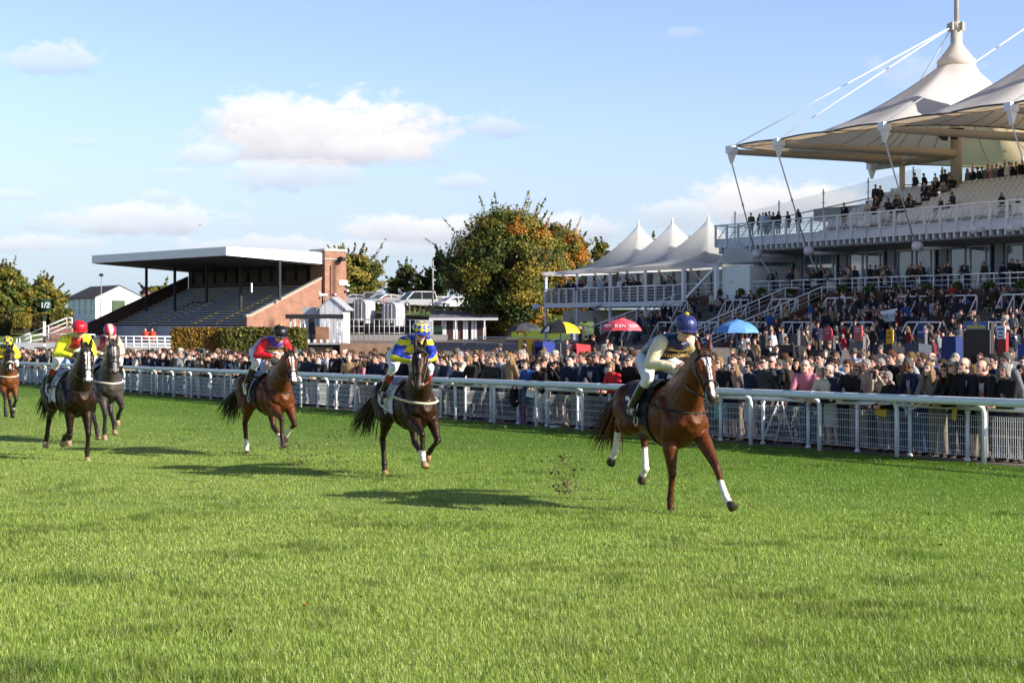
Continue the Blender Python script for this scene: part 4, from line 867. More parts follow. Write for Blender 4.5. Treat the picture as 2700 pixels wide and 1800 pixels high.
def hedge(label, px0, px1, pyt, pyb, Y, dep, pal, seed, n=5000, size=.16, rz=0, group='clipped hedges'):
    r = np.random.RandomState(seed); a, c = P(px0, pyt, Y), P(px1, pyb, Y); L, H = c.x - a.x, a.z - c.z
    g = thing('hedge', label, 'hedge', (a.x, Y, c.z), rz, group)
    b = MB(); b.box((L / 2, dep / 2, H / 2 - .4), (L - .25, dep - .25, H + .8 - .2)); b.build('core', mat('hedge_core', (.03, .026, .012), .95), g)
    pts = []; nr = []
    for m, f in ((int(n * .55), 0), (int(n * .3), 1), (int(n * .15), 2)):
        q = r.rand(m, 3); e = r.randn(m) * .05
        if f == 0: p = np.stack([q[:, 0] * L, e, q[:, 2] * H], 1); d = (0, -1, .3)
        elif f == 1: p = np.stack([q[:, 0] * L, q[:, 1] * dep, H + e * 1.2], 1); d = (0, 0, 1)
        else: p = np.stack([np.where(q[:, 2] > .5, L + e, e), q[:, 1] * dep, r.rand(m) * H], 1); d = (.6, 0, .4)
        pts.append(p); nr.append(np.tile(np.array(d, float), (m, 1)))
    pts = np.concatenate(pts); cols = np.array([q[0] for q in pal]); w = np.array([q[1] for q in pal], float); w /= w.sum()
    col = cols[r.choice(len(cols), len(pts), p=w)] * (.6 + .8 * r.rand(len(pts)))[:, None]
    link('leaves', leaf_mesh('leaves', pts, np.concatenate(nr), size, col), g)
hedge('golden orange clipped beech hedge right of the white lattice railing', 453, 580, 869, 950, 108, 2.6, [((.30, .17, .03), 4), ((.20, .10, .02), 2), ((.12, .11, .02), 3)], 21, 6500, .15)
hedge('greener clipped beech hedge below the purple and red jockey', 583, 792, 868, 950, 107.4, 3.2, [((.10, .11, .02), 4), ((.16, .14, .025), 3), ((.04, .05, .012), 2)], 22, 9000, .15)
for i, (a, c, t, b_, Y, pal, lb) in enumerate(((18, 56, 822, 860, 172, [(GD, 3), (GM, 2)], 'dark square hedge with a lit top at far left'), (36, 66, 829, 862, 168, [(GY, 3), (GO, 2)], 'small yellowish cut hedge in front of the dark one at far left'),
                                               (-40, 20, 832, 866, 170, [(GM, 2), ((.07, .04, .02), 2)], 'low brown green hedge at the left edge'), (68, 122, 832, 868, 172, [((.07, .035, .02), 3), (GO, 1)], 'rounded purplish hedge left of the half mile post'),
                                               (98, 122, 828, 840, 174, [(GY, 4), (GO, 2)], 'low golden hedge top just left of the half mile post'), (134, 178, 817, 856, 172, [(GD, 1), (GY, 3), (GM, 2)], 'tall clipped hedge with bright green top beside the white barn'))):
    hedge(lb, a, c, t, b_, Y, 2.2, pal, 30 + i, 1800, .22)

hedge('dark hedgerow and scrub behind the parked cars', 850, 1290, 794, 822, 222, 3, [(GD, 3), (GM, 2), (GO, 1)], 44, 7000, .4)
def car_proto(kind):
    """body with cut windows as parts; nose towards -x, origin on the ground at the centre"""
    L, H, Wd = {'car': (4.3, 1.45, 1.75), 'suv': (4.6, 1.75, 1.85), 'van': (5.0, 1.95, 1.95)}[kind]
    h = L / 2; z0 = .28
    lower = [(-h, z0), (-h, .62), (-h + .12, .78), (-h + 1.05, .93), (h - .5, .98), (h - .05, .9), (h, .6), (h, z0)]
    if kind == 'van': roof = [(-h + .8, .95), (-h + 1.75, H - .08), (-h + 2.2, H), (h - .35, H), (h - .08, .95)]
    elif kind == 'suv': roof = [(-h + 1.15, .95), (-h + 1.75, H - .1), (-h + 2.1, H), (h - .5, H), (h - .1, .95)]
    else: roof = [(-h + 1.0, .93), (-h + 1.85, H - .05), (-h + 2.3, H), (h - 1.1, H - .06), (h - .25, .96)]
    body = MB(); body.prism([(x, -Wd / 2, z) for x, z in lower], (0, Wd, 0))
    ins = .14; a = [(x, -Wd / 2 + (ins if z > 1 else .03), z) for x, z in roof]; c = [(x, Wd / 2 - (ins if z > 1 else .03), z) for x, z in roof]
    n = len(roof); body.add(a + c, [tuple(reversed(range(n))), tuple(range(n, 2 * n))] + [(i, (i + 1) % n, n + (i + 1) % n, n + i) for i in range(n)])
    body.sm = [False] * len(body.sm)
    glass = MB(); e = .012
    def lerp2(p, q, t): return (p[0] + (q[0] - p[0]) * t, p[1] + (q[1] - p[1]) * t)
    for s, rr in ((-1, a), (1, c)):
        zt = max(z for _, z in roof); zl = 1.0; x0 = roof[0][0] + .25; x1 = roof[1][0] + .1; x2 = roof[-2][0] - .02; x3 = roof[-1][0] - .15
        yl, yt = s * (Wd / 2 - .03 + e), s * (Wd / 2 - ins + .06)
        xm = (x0 + x3) / 2
        for xa, xb, ta, tb in ((x0, xm - .05, x1 + .1, xm - .05), (xm + .05, x3, xm + .05, x2 - .05)):
            glass.quad(*[(xa, yl, zl), (xb, yl, zl), (tb, yt, zt - .12), (ta, yt, zt - .12)][::s])
    p, q = roof[0], roof[1]; glass.quad((p[0] + .06 - e, -Wd / 2 + .12, p[1] + .05), (q[0] - .02 - e, -Wd / 2 + .22, q[1] - .03), (q[0] - .02 - e, Wd / 2 - .22, q[1] - .03), (p[0] + .06 - e, Wd / 2 - .12, p[1] + .05))
    p, q = roof[-1], roof[-2]; glass.quad((p[0] + e, Wd / 2 - .12, p[1] + .08), (q[0] + .03 + e, Wd / 2 - .25, q[1] - .05), (q[0] + .03 + e, -Wd / 2 + .25, q[1] - .05), (p[0] + e, -Wd / 2 + .12, p[1] + .08))
    wh = MB(); wh.tube([(0, -.1, 0), (0, .1, 0)], .33, 16); rim = MB(); rim.tube([(0, -.115, 0), (0, .115, 0)], .2, 10)
    lamp = MB(); lamp.box((-h + .03, 0, .68), (.1, .34, .15))
    paint = mat('car_paint', objcol=True, rough=.35, spec=.3, coat=.12)
    return dict(body=body.mesh('body', paint), glass=glass.mesh('window', mat('car_glass', (.018, .022, .026), .12, spec=.35)), wheel=wh.mesh('wheel', BLACK), rim=rim.mesh('rim', mat('alloy', (.5, .5, .52), .3, metal=.6)), lamp=lamp.mesh('headlight', mat('lamp_glass', (.7, .72, .75), .1)), L=L, W=Wd)
CARS = {k: car_proto(k) for k in ('car', 'suv', 'van')}
def car(kind, label, px, pyb, Y, rz, col, group='cars parked on the bank', glide=0):
    d = CARS[kind]; p = P(px, pyb, Y); g = thing('parked_' + ('van' if kind == 'van' else 'car'), label, 'van' if kind == 'van' else 'car', p, R(rz), group)
    o = link('body', d['body'], g); o.color = (*col, 1); link('window', d['glass'], g)
    for sx in (-1, 1):
        for sy in (-1, 1):
            w = link('wheel', d['wheel'], g, None, (sx * d['L'] * .31, sy * (d['W'] / 2 - .1), .33)); link('rim', d['rim'], w)
    for sy in (-1, 1): link('headlight', d['lamp'], g, None, (0, sy * d['W'] * .33, 0))
SIL, WHT, BLU, BLK, DKG = (.22, .225, .24), (.55, .55, .56), (.05, .08, .14), (.015, .016, .018), (.08, .085, .09)
car('car', 'pale silver car just right of the brick tower, roof only in view', 925, 806, 192, 25, SIL)
car('suv', 'dark grey estate car above the left trailer', 965, 806, 194, 28, DKG)
car('car', 'dark blue car partly behind the red warning triangle', 990, 805, 190, 28, BLU)
car('car', 'silver hatchback behind the red warning triangle', 1016, 807, 187, 30, SIL)
car('car', 'black car between the warning triangle and the silver van', 1046, 808, 192, 30, BLK)
car('suv', 'blue grey car just behind the silver van', 1068, 808, 196, 30, (.16, .20, .26))
car('van', 'large silver people carrier van among the parked cars', 1096, 811, 184, 28, (.32, .33, .36))
car('car', 'dark car with its nose to the rail, right of the silver van', 1136, 812, 186, 30, BLK)
car('car', 'blue grey saloon behind the bare wooden pole', 1160, 812, 189, 30, (.12, .15, .22))
car('car', 'silver car second from the white hatchback', 1180, 813, 196, 30, SIL)
car('car', 'white hatchback by the post and rail fence, left of the big tree', 1192, 814, 183, 30, WHT)
car('car', 'dark red car under the low branches of the big tree', 1228, 817, 184, 30, (.08, .015, .015))
car('suv', 'black off road vehicle seen under the pavilion floor', 1562, 852, 178, 150, BLK, None)
def post_rail():
    b = MB(); pts = [P(1066, 802, 176), P(1150, 806, 176), P(1240, 812, 176), P(1340, 822, 176)]
    for a, c in zip(pts, pts[1:]):
        n = 6
        for i in range(n): q = a.lerp(c, i / n); b.box(q - Vector((0, 0, .5)), (.14, .14, 1.1))
        b.tube([a - Vector((0, 0, .05)), c - Vector((0, 0, .05))], .045, 5); b.tube([a - Vector((0, 0, .5)), c - Vector((0, 0, .5))], .03, 5)
    tag(b.build('post_and_rail_fence', mat('weathered_wood', (.25, .20, .15), .8)), 'low wooden post and rail fence along the front of the car park', 'fence')
post_rail()
def warn_sign():
    Y = 158; o = P(1013, 800, Y); g = thing('warning_sign', 'red and white triangular road warning sign above the trailers', 'sign', o)
    b = MB(); b.tube([(0, 0, -1.2), (0, 0, .5)], .04, 6); b.build('post', GREY, g)
    b = MB(); b.prism([(-.36, 0, .1), (.36, 0, .1), (0, 0, .74)], (0, .03, 0)); b.build('red_border', mat('sign_red', (.55, .03, .03), .4), g)
    b = MB(); b.prism([(-.22, -.012, .18), (.22, -.012, .18), (0, -.012, .57)], (0, .01, 0)); b.build('white_field', WHITE, g)
    b = MB(); b.prism([(-.09, -.02, .2), (-.03, -.02, .2), (.0, -.02, .29), (.05, -.02, .2), (.1, -.02, .2), (.04, -.02, .36), (.0, -.02, .42), (-.06, -.02, .32)], (0, .006, 0)); b.build('symbol', BLACK, g)
warn_sign()
# ------------------------------------------------------------------ flesh: closed pieces fused by a voxel remesh into ONE skin
class Flesh:
    def __init__(s): s.mb = MB(); s.seg = []     # seg: (p, q, r0, r1, tag)
    def cap(s, p, q, r0, r1, tag, flat=1.0, n=14):
        """tapered capsule; flat < 1 squeezes it sideways (local y)"""
        p, q = Vector(p), Vector(q); d = q - p
        if d.length < 1e-6: d = Vector((0, 0, 1e-4)); q = p + d
        D = d.normalized(); rings = []
        ref = Vector((0, 1, 0)); ref = ref - D * ref.dot(D)
        if ref.length < .1: ref = Vector((1, 0, 0)) - D * D.x
        ref.normalize(); o = D.cross(ref)
        def ring(c, r): return [c + (ref * math.cos(2 * math.pi * j / n) * flat + o * math.sin(2 * math.pi * j / n)) * r for j in range(n)]
        for a in (-85, -60, -35, -10): rings.append(ring(p + D * r0 * math.sin(R(a)), r0 * math.cos(R(a))))
        for a in (10, 35, 60, 85): rings.append(ring(q + D * r1 * math.sin(R(a)), r1 * math.cos(R(a))))
        s.mb.rings(rings); s.seg.append((p, q, r0, r1, tag)); return s
    def chain(s, pts, rs, tag, flat=1.0):
        for i in range(len(pts) - 1): s.cap(pts[i], pts[i + 1], rs[i], rs[i + 1], tag if isinstance(tag, str) else tag[i], flat)
        return s
    def loft(s, secs, tag, n=20):
        """secs: (centre, half width along y, half height, axis-normal up vector or None)"""
        rings = []; cs = [Vector(c[0]) for c in secs]
        for i, c in enumerate(secs):
            t = (cs[min(i + 1, len(cs) - 1)] - cs[max(i - 1, 0)]).normalized(); yv = Vector((0, 1, 0)); up = t.cross(yv) * -1; up = yv.cross(t) * -1 if up.length < .1 else up
            up.normalize()
            if up.z < 0 and abs(up.z) > .2: up = -up
            rings.append([cs[i] + yv * math.cos(2 * math.pi * j / n) * c[1] + up * math.sin(2 * math.pi * j / n) * c[2] * (c[3] if len(c) > 3 and math.sin(2 * math.pi * j / n) > 0 else 1) for j in range(n)])
        s.mb.rings(rings)
        for i in range(len(cs) - 1): s.seg.append((cs[i], cs[i + 1], min(secs[i][1], secs[i][2]), min(secs[i + 1][1], secs[i + 1][2]), tag))
        return s
    def ball(s, c, rx, ry, rz, tag, tilt=0):
        M = Matrix.Rotation(tilt, 3, 'Y'); c = Vector(c); n = 14
        rings = [[c + M @ Vector((rx * math.cos(R(a)) * math.cos(2 * math.pi * j / n), ry * math.cos(R(a)) * math.sin(2 * math.pi * j / n), rz * math.sin(R(a)))) for j in range(n)] for a in (-86, -60, -35, -10, 10, 35, 60, 86)]
        s.mb.rings(rings); r = min(rx, ry, rz); s.seg.append((c, c + Vector((0, 0, .001)), r, r, tag)); return s
    def fuse(s, name, voxel, smooth=4, fac=.5):
        me = bpy.data.meshes.new(name); me.from_pydata(s.mb.v, [], s.mb.f); o = bpy.data.objects.new(name, me); COL.objects.link(o)
        m = o.modifiers.new('r', 'REMESH'); m.mode = 'VOXEL'; m.voxel_size = voxel
        m = o.modifiers.new('s', 'SMOOTH'); m.factor = fac; m.iterations = smooth
        out = bpy.data.meshes.new_from_object(o.evaluated_get(bpy.context.evaluated_depsgraph_get())); bpy.data.objects.remove(o); bpy.data.meshes.remove(me)
        out.name = name; out.polygons.foreach_set('use_smooth', [True] * len(out.polygons)); return out
    def nearest(s, V):
        """index of nearest segment and position along it for each vertex"""
        best = np.full(len(V), 1e9); idx = np.zeros(len(V), int); tt = np.zeros(len(V))
        for i, (p, q, r0, r1, tg) in enumerate(s.seg):
            p, q = np.array(p), np.array(q); d = q - p; t = np.clip(((V - p) @ d) / max(d @ d, 1e-12), 0, 1)
            e = np.linalg.norm(V - p - t[:, None] * d, axis=1) - (r0 + (r1 - r0) * t); k = e < best
            best[k] = e[k]; idx[k] = i; tt[k] = t[k]
        return idx, tt
def ik2(a, b, l1, l2, bend):
    """joint between a and b in the x-z plane; bend +1 = towards +x"""
    a, b = Vector(a), Vector(b); d = b - a; L = max(d.length, 1e-4); k = L / (l1 + l2)
    if k > .995: l1, l2 = l1 * k * 1.006, l2 * k * 1.006
    x = (l1 * l1 - l2 * l2 + L * L) / (2 * L); h = math.sqrt(max(l1 * l1 - x * x, 0)); D = d / L
    n = Vector((-D.z, 0, D.x)); n.normalize()
    if n.x * bend < 0: n = -n
    return a + D * x + n * h

COAT = bpy.data.materials.new('horse_coat'); COAT.use_nodes = True
_t = NT(COAT.node_tree); _b = _t.n['Principled BSDF']; _a = _t.node('ShaderNodeAttribute', attribute_name='Col').outputs['Color']
_o = _t.node('ShaderNodeTexCoord').outputs['Object']; _f = _t.m('MULTIPLY_ADD', _t.noise(_o, 7, 4), .5, .75)
_t.put(_b.inputs['Base Color'], _t.mix(1, _a, _t.comb(_f, _f, _f), 'MULTIPLY')); _b.inputs['Roughness'].default_value = .44; _b.inputs['Specular IOR Level'].default_value = .27
_b.inputs['Specular Tint'].default_value = (1, .82, .66, 1)
_bn = _t.node('ShaderNodeBump'); _bn.inputs['Strength'].default_value = .5; _bn.inputs['Distance'].default_value = .035; _t.put(_bn.inputs['Height'], _t.m('ADD', _t.noise(_o, 6, 2, .5, .6), _t.m('MULTIPLY', _t.noise(_o, 24, 3), .35))); _t.l.new(_bn.outputs[0], _b.inputs['Normal'])
LEATHER = mat('bridle_leather', (.018, .014, .012), .4, spec=.5)
TAN = mat('rein_leather', (.22, .075, .03), .5)
HAIRM = mat('horse_hair', attr=True, rough=.45, spec=.4)

# gallop poses: per leg (fore right, fore left, hind right, hind left): fetlock (x, z), hoof direction (x, z), optional upper joint shift (x, z)
GALLOP = {
    'reach': dict(fr=((.46, .15), (.10, -1), (-.02, 0)), fl=((1.24, .25), (.75, -.65), (.16, .06)), hr=((-.96, .60), (-.75, -.65), (-.02, .08)), hl=((-.70, .40), (-.65, -.75), (.02, .05))),
    'gather': dict(fr=((.98, .42), (.35, -.93), (.12, .05)), fl=((.62, .46), (-.75, -.65), (.16, .08)), hr=((-.58, .16), (.15, -1), (0, 0)), hl=((.30, .33), (.55, -.83), (.10, .02))),
    'land': dict(fr=((.20, .40), (-.80, -.55), (.02, .06)), fl=((.52, .16), (.12, -1), (0, 0)), hr=((-.92, .34), (-.55, -.8), (0, .04)), hl=((-.50, .38), (-.55, -.8), (.04, .04))),
    'fold': dict(fr=((.74, .30), (.0, -1), (.10, .05)), fl=((.70, .58), (-.45, -.85), (.14, .08)), hr=((.10, .26), (.35, -.93), (.08, .02)), hl=((.34, .36), (.30, -.95), (.12, .02))),
}
def horse(name, label, pos, rz, pose, coat, dark, sock, blaze, neck=(0, 0), yaw=0, number=None, cloth=(.012, .012, .013), numcol=(.8, .8, .8), breast=None, hood=None, hoofc=(.03, .025, .02), lift=-.07, noseband=False, poll=(1.22, 2.02), headang=58, tail=1.0, scale=1.0, mane=(.012, .01, .01)):
    g = thing(name, label, 'horse', pos, rz, 'race horses galloping past the stands'); g.scale = (scale,) * 3
    f = Flesh(); Z = lift
    BW, BH = 1.06, 1.09
    f.loft([(c_, w_ * BW, h_ * (BH if c_[0] > -.3 else 1.02)) for c_, w_, h_ in [((-.90, 0, 1.20 + Z), .10, .15), ((-.80, 0, 1.25 + Z), .23, .25), ((-.62, 0, 1.28 + Z), .285, .30), ((-.40, 0, 1.27 + Z), .27, .285), ((-.15, 0, 1.23 + Z), .275, .30), ((.10, 0, 1.19 + Z), .285, .335), ((.32, 0, 1.19 + Z), .265, .37), ((.50, 0, 1.21 + Z), .225, .36), ((.66, 0, 1.20 + Z), .20, .28), ((.78, 0, 1.20 + Z), .15, .18), ((.84, 0, 1.21 + Z), .07, .09)]], 'body')
    f.ball((.33, 0, 1.50 + Z), .26, .075, .13, 'body', R(8))                                 # withers
    poll_ = Vector((poll[0], yaw * .5, poll[1] + Z)); nb = Vector((.50, 0, 1.34 + Z)); nm = nb.lerp(poll_, .5) + Vector((.03, 0, .04 if poll[1] > 1.8 else .02))
    f.loft([(nb - Vector((.10, 0, .06)), .20, .37), (nb.lerp(nm, .45), .17, .29), (nm, .13, .22), (nm.lerp(poll_, .6), .105, .165), (poll_ + Vector((.0, 0, -.02)), .085, .13)], 'neck')
    # muscles: shoulders, chest, haunches
    for s in (-1, 1):
        f.cap((.55, s * .15, 1.12 + Z), (.70, s * .12, 1.14 + Z), .14, .10, 'body'); f.cap((.36, s * .19, 1.36 + Z), (.62, s * .18, 1.08 + Z), .10, .10, 'body')
        f.cap((-.62, s * .13, 1.34 + Z), (-.52, s * .17, 1.05 + Z), .20, .16, 'body')
    legs = GALLOP[pose]; hooves = []
    for key, s in (('fr', -1), ('fl', 1)):
        (fx, fz), hd, sh = legs[key]; y = s * .15; el = Vector((.47 + sh[0], y, .95 + sh[1] + Z)); ft = Vector((fx, y * (.95 if key != 'x' else 1), fz))
        kn = ik2(el, ft, .43, .31, 1); H = Vector((hd[0], 0, hd[1])).normalized(); hf = ft + H * .12; hb = ft + H * .17 + Vector((.03, 0, 0))
        f.cap(Vector((.56, y * 1.05, 1.10 + Z)), el, .135, .108, 'leg'); f.chain([el, el.lerp(kn, .35), el.lerp(kn, .8), kn], [.108, .10, .064, .056], 'fore_' + key, .9)
        f.cap(kn, kn + (ft - kn) * .08, .050, .046, 'fore_' + key); f.chain([kn, kn.lerp(ft, .5), ft.lerp(kn, .12)], [.046, .037, .041], 'cannon_' + key); f.cap(ft, ft, .050, .050, 'pastern_' + key)
        f.chain([ft, hf], [.040, .044], 'pastern_' + key); hooves.append((hf, H))
    for key, s in (('hr', -1), ('hl', 1)):
        (fx, fz), hd, sh = legs[key]; y = s * .145; st = Vector((-.38 + sh[0] + .12 * max(0, fx + .4), y * 1.15, .99 + sh[1] + Z)); ft = Vector((fx, y, fz))
        hk = ik2(st, ft, .44, .40, -1); H = Vector((hd[0], 0, hd[1])).normalized(); hf = ft + H * .12
        f.cap((-.58, y * 1.1, 1.22 + Z), st, .20, .145, 'body'); f.chain([st, st.lerp(hk, .4), st.lerp(hk, .8), hk], [.138, .108, .064, .060], 'gaskin_' + key, .85)
        f.cap(hk, hk + (hk - st).normalized() * .05, .05, .035, 'gaskin_' + key); f.chain([hk, hk.lerp(ft, .5), ft.lerp(hk, .1)], [.053, .041, .043], 'cannon_' + key); f.cap(ft, ft, .052, .052, 'pastern_' + key)
        f.chain([ft, hf], [.042, .046], 'pastern_' + key); hooves.append((hf, H))
    # head, built along its own axis
    A = R(headang); hx = Vector((math.cos(A) * math.cos(yaw), math.sin(yaw) * math.cos(A), -math.sin(A))); hy = Vector((-math.sin(yaw), math.cos(yaw), 0)); hz = hx.cross(hy) * 1
    if hz.z < 0: hz = -hz
    o = poll_ + hz * -.02
    def hp(x, y, z): return o + hx * x + hy * y + hz * z
    secs = [(-.06, .07, .09, 0), (.06, .092, .125, -.02), (.16, .108, .145, -.03), (.24, .106, .14, -.035), (.34, .078, .112, -.02), (.45, .058, .082, -.012), (.54, .056, .070, -.012), (.60, .055, .062, -.018), (.635, .036, .040, -.022)]
    hr = [[hp(x, w * math.cos(2 * math.pi * j / 18), z + d * math.sin(2 * math.pi * j / 18)) for j in range(18)] for x, w, d, z in secs]
    f.mb.rings(hr); f.seg.append((hp(-.03, 0, 0), hp(.60, 0, -.015), .10, .055, 'head'))
    for s in (-1, 1):
        f.cap(hp(.10, s * .055, -.075), hp(.22, s * .05, -.09), .07, .055, 'head'); f.cap(hp(.14, s * .085, .055), hp(.24, s * .078, .045), .033, .03, 'head'); f.cap(hp(.565, s * .035, .012), hp(.60, s * .035, -.005), .026, .024, 'head')
        e0, e1 = hp(-.015, s * .065, .085), hp(-.17 if hood is None else -.16, s * .085, .13); f.cap(e0, e0.lerp(e1, .45), .036, .041, 'ear', .8); f.cap(e0.lerp(e1, .45), e1, .039, .010, 'ear', .7)
    me = f.fuse('skin', .0125, 5)
    V = verts_of(me).astype(float); idx, tt = f.nearest(V); tags = np.array([sg[4] for sg in f.seg])[idx]
    C = np.tile(np.array(coat), (len(V), 1)); C *= (1 - .12 * (NR.rand(len(V), 1) - .5))
    dk = np.array(dark); oh = np.array(o); X = (V - oh) @ np.array(hx); Yh = (V - oh) @ np.array(hy); Zh = (V - oh) @ np.array(hz)
    for key in ('fr', 'fl', 'hr', 'hl'):
        up = 'fore_' + key if key[0] == 'f' else 'gaskin_' + key
        lo = np.isin(tags, ['cannon_' + key, 'pastern_' + key]); C[lo] = dk
        sel = tags == up
        if sel.any():
            a = f.seg[[i for i, q in enumerate(f.seg) if q[4] == up][0]][0]; b = f.seg[[i for i, q in enumerate(f.seg) if q[4] == 'cannon_' + key][0]][0]
            t = np.clip(((V - np.array(a)) @ np.array(b - a)) / (b - a).length_squared, 0, 1); w = np.clip((t - .55) / .4, 0, 1)[:, None] * sel[:, None]; C = C * (1 - w) + dk * w
        if sock.get(key):
            a = f.seg[[i for i, q in enumerate(f.seg) if q[4] == 'cannon_' + key][0]][0]; b = f.seg[[i for i, q in enumerate(f.seg) if q[4] == 'pastern_' + key][-1]][1]
            t = ((V - np.array(a)) @ np.array(b - a)) / (b - a).length_squared + (NR.rand(len(V)) - .5) * .06; C[lo & (t > 1 - sock[key])] = (.70, .66, .60)
    head = tags == 'head'; muz = np.clip((X - .50) / .08, 0, 1)[:, None] * head[:, None]; C = C * (1 - muz) + np.array([.045, .035, .032]) * muz
    for x0, x1, w0, w1, *bc_ in blaze:       # white face marking: length range along the head, half widths
        t = np.clip((X - x0) / (x1 - x0), 0, 1); wdt = w0 + (w1 - w0) * t; C[head & (X > x0) & (X < x1) & (np.abs(Yh) < wdt * (1 + .15 * np.sin(X * 70))) & (Zh > -.02)] = bc_[0] if bc_ else (.80, .74, .70)
    for s in (-1, 1):
        nd = np.linalg.norm(np.stack([X - .605, Yh - s * .045, Zh - .005], 1) / np.array([.024, .018, .022]), axis=1); C[nd < 1] = (.008, .006, .006)
        ed = np.linalg.norm(np.stack([X - .19, Yh - s * .107, Zh - .045], 1) / np.array([.036, .03, .022]), axis=1); C[ed < 1.25] = np.array(coat) * .3
    C[(tags == 'ear') & (Zh < .105)] *= .6
    if hood is not None: C[(head & (X < .47) & (Zh > -.06)) | (tags == 'ear')] = hood
    set_col(me, C); sk = link('skin', me, g, COAT)
    for hf, H in hooves:
        q = MB(); c = hf; tip = c + H * .075; n = 14; fw = Vector((1, 0, 0)) - H * H.x
        if fw.length < .2: fw = Vector((0, 0, 1)) - H * H.z
        fw.normalize(); sd = H.cross(fw)
        q.rings([[c + H * t + fw * (dx_ + math.cos(2 * math.pi * j / n) * r) + sd * math.sin(2 * math.pi * j / n) * r * .92 for j in range(n)] for t, r, dx_ in ((-.02, .042, 0), (.02, .052, .012), (.08, .064, .03), (.085, .06, .03))]); q.build('hoof', mat('hoof' + str(hoofc), hoofc, .5, noise=(20, .2)), g)
    for s in (-1, 1):
        q = MB(); c = hp(.19, s * .106, .045); q.rings([[c + hx * .024 * math.cos(R(a)) * math.cos(2 * math.pi * j / 10) + hz * .018 * math.cos(R(a)) * math.sin(2 * math.pi * j / 10) + hy * s * .016 * math.sin(R(a)) for j in range(10)] for a in (-60, -20, 20, 60, 85)]); q.build('eye', mat('horse_eye', (.01, .007, .006), .08, spec=.8), g)
    # mane, forelock, tail
    rr = random.Random(label); mb = MB(); mb.col = mane
    top = [nb.lerp(nm, .2) + Vector((-.13, 0, .24)), nb.lerp(nm, .6) + Vector((-.10, 0, .21)), nm + Vector((-.09, 0, .175)), nm.lerp(poll_, .6) + Vector((-.07, 0, .13)), poll_ + Vector((-.05, 0, .115))]
    for i in range(80):
        t = i / 79 * 3.999; k = int(t); p = top[k].lerp(top[k + 1], t - k); s = rr.choice((-1, -1, 1)); L = .04 + .07 * rr.random()
        mb.tube([p + Vector((.03, 0, -.06)), p + Vector((.005, s * .015, .0)), p + Vector((-.02 + .04 * rr.random(), s * .05, -.045)), p + Vector((-.02 + .08 * rr.random(), s * .078, -.06 - L))], [.024, .02, .015, .004], 5)
    for i in range(7): mb.tube([hp(-.05, 0, .10), hp(.02, .02 * (i - 3), .125), hp(.09 + .03 * rr.random(), .02 * (i - 3), .118)], [.014, .013, .003], 5)
    mb.build('mane', HAIRM, g)
    tb = MB(); tb.col = mane; r0 = Vector((-.90, 0, 1.33 + Z))
    for i in range(120):
        a = rr.random() * 6.28; q = rr.random() ** .5 * .05; d = Vector((0, math.cos(a) * q, math.sin(a) * q)); L = (.50 + .35 * rr.random()) * tail; w = rr.uniform(-.14, .14); e = rr.uniform(-.10, .10)
        tb.tube([r0 + d * .4 + Vector((.06, 0, 0)), r0 + d + Vector((-.14 * tail, 0, .03)), r0 + d * 1.6 + Vector((-.14 - L * .45, w * .4, -.08 - .1 * tail + e * .4)), r0 + d * 2 + Vector((-.14 - L * .9, w, -.34 - .12 * tail + e)), r0 + d * 2 + Vector((-.16 - L * 1.05, w * 1.3, -.46 - .14 * tail + e * 1.5))], [.022, .018, .013, .008, .002], 4)
    tb.build('tail', HAIRM, g)
    # tack
    def ring(x, w, d, zc, r, m=LEATHER, nm_='noseband'): q = MB(); q.tube([hp(x, w * math.cos(R(a)), zc + d * math.sin(R(a))) for a in range(0, 361, 20)], r, 6, cap=False); return q.build(nm_, m, g)
    ring(.42, .072, .100, -.012, .010); ring(.07, .103, .137, -.018, .011, nm_='headpiece')
    if hood is not None or noseband: ring(.40, .078, .106, -.012, .020, mat('sheepskin', (.6, .55, .48), .95))
    q = MB()
    for s in (-1, 1): q.tube([hp(.07, s * .10, .03), hp(.22, s * .112, -.03), hp(.42, s * .076, -.03), hp(.545, s * .065, -.035)], .009, 6)
    q.tube([hp(.02, -.07, .115), hp(.06, 0, .128), hp(.02, .07, .115)], .010, 6); q.tube([hp(.06, 0, .118), hp(.24, 0, .118), hp(.40, 0, .098)], .006, 5); q.build('bridle', LEATHER, g)
    q = MB()
    for s in (-1, 1): q.tube([hp(.55, s * .068, -.035) + (hx * math.cos(R(a)) + hz * math.sin(R(a))) * .036 for a in range(0, 361, 30)], .006, 6, cap=False)
    q.tube([hp(.55, -.07, -.03), hp(.55, .07, -.03)], .008, 6); q.build('bit', mat('bit_steel', (.5, .5, .5), .2, metal=.8), g)
    hands = Vector((.60, 0, 1.70 + Z))
    for s in (-1, 1): q = MB(); b0 = hp(.56, s * .07, -.04); q.tube([b0, b0.lerp(hands + Vector((0, s * .09, 0)), .5) + Vector((0, s * .05, -.05)), hands + Vector((0, s * .09, -.02))], .011, 6); q.build('rein', TAN if breast else LEATHER, g)
    BR = [(-.26, .275, .285), (-.1, .28, .305), (.08, .288, .33), (.24, .28, .35)]
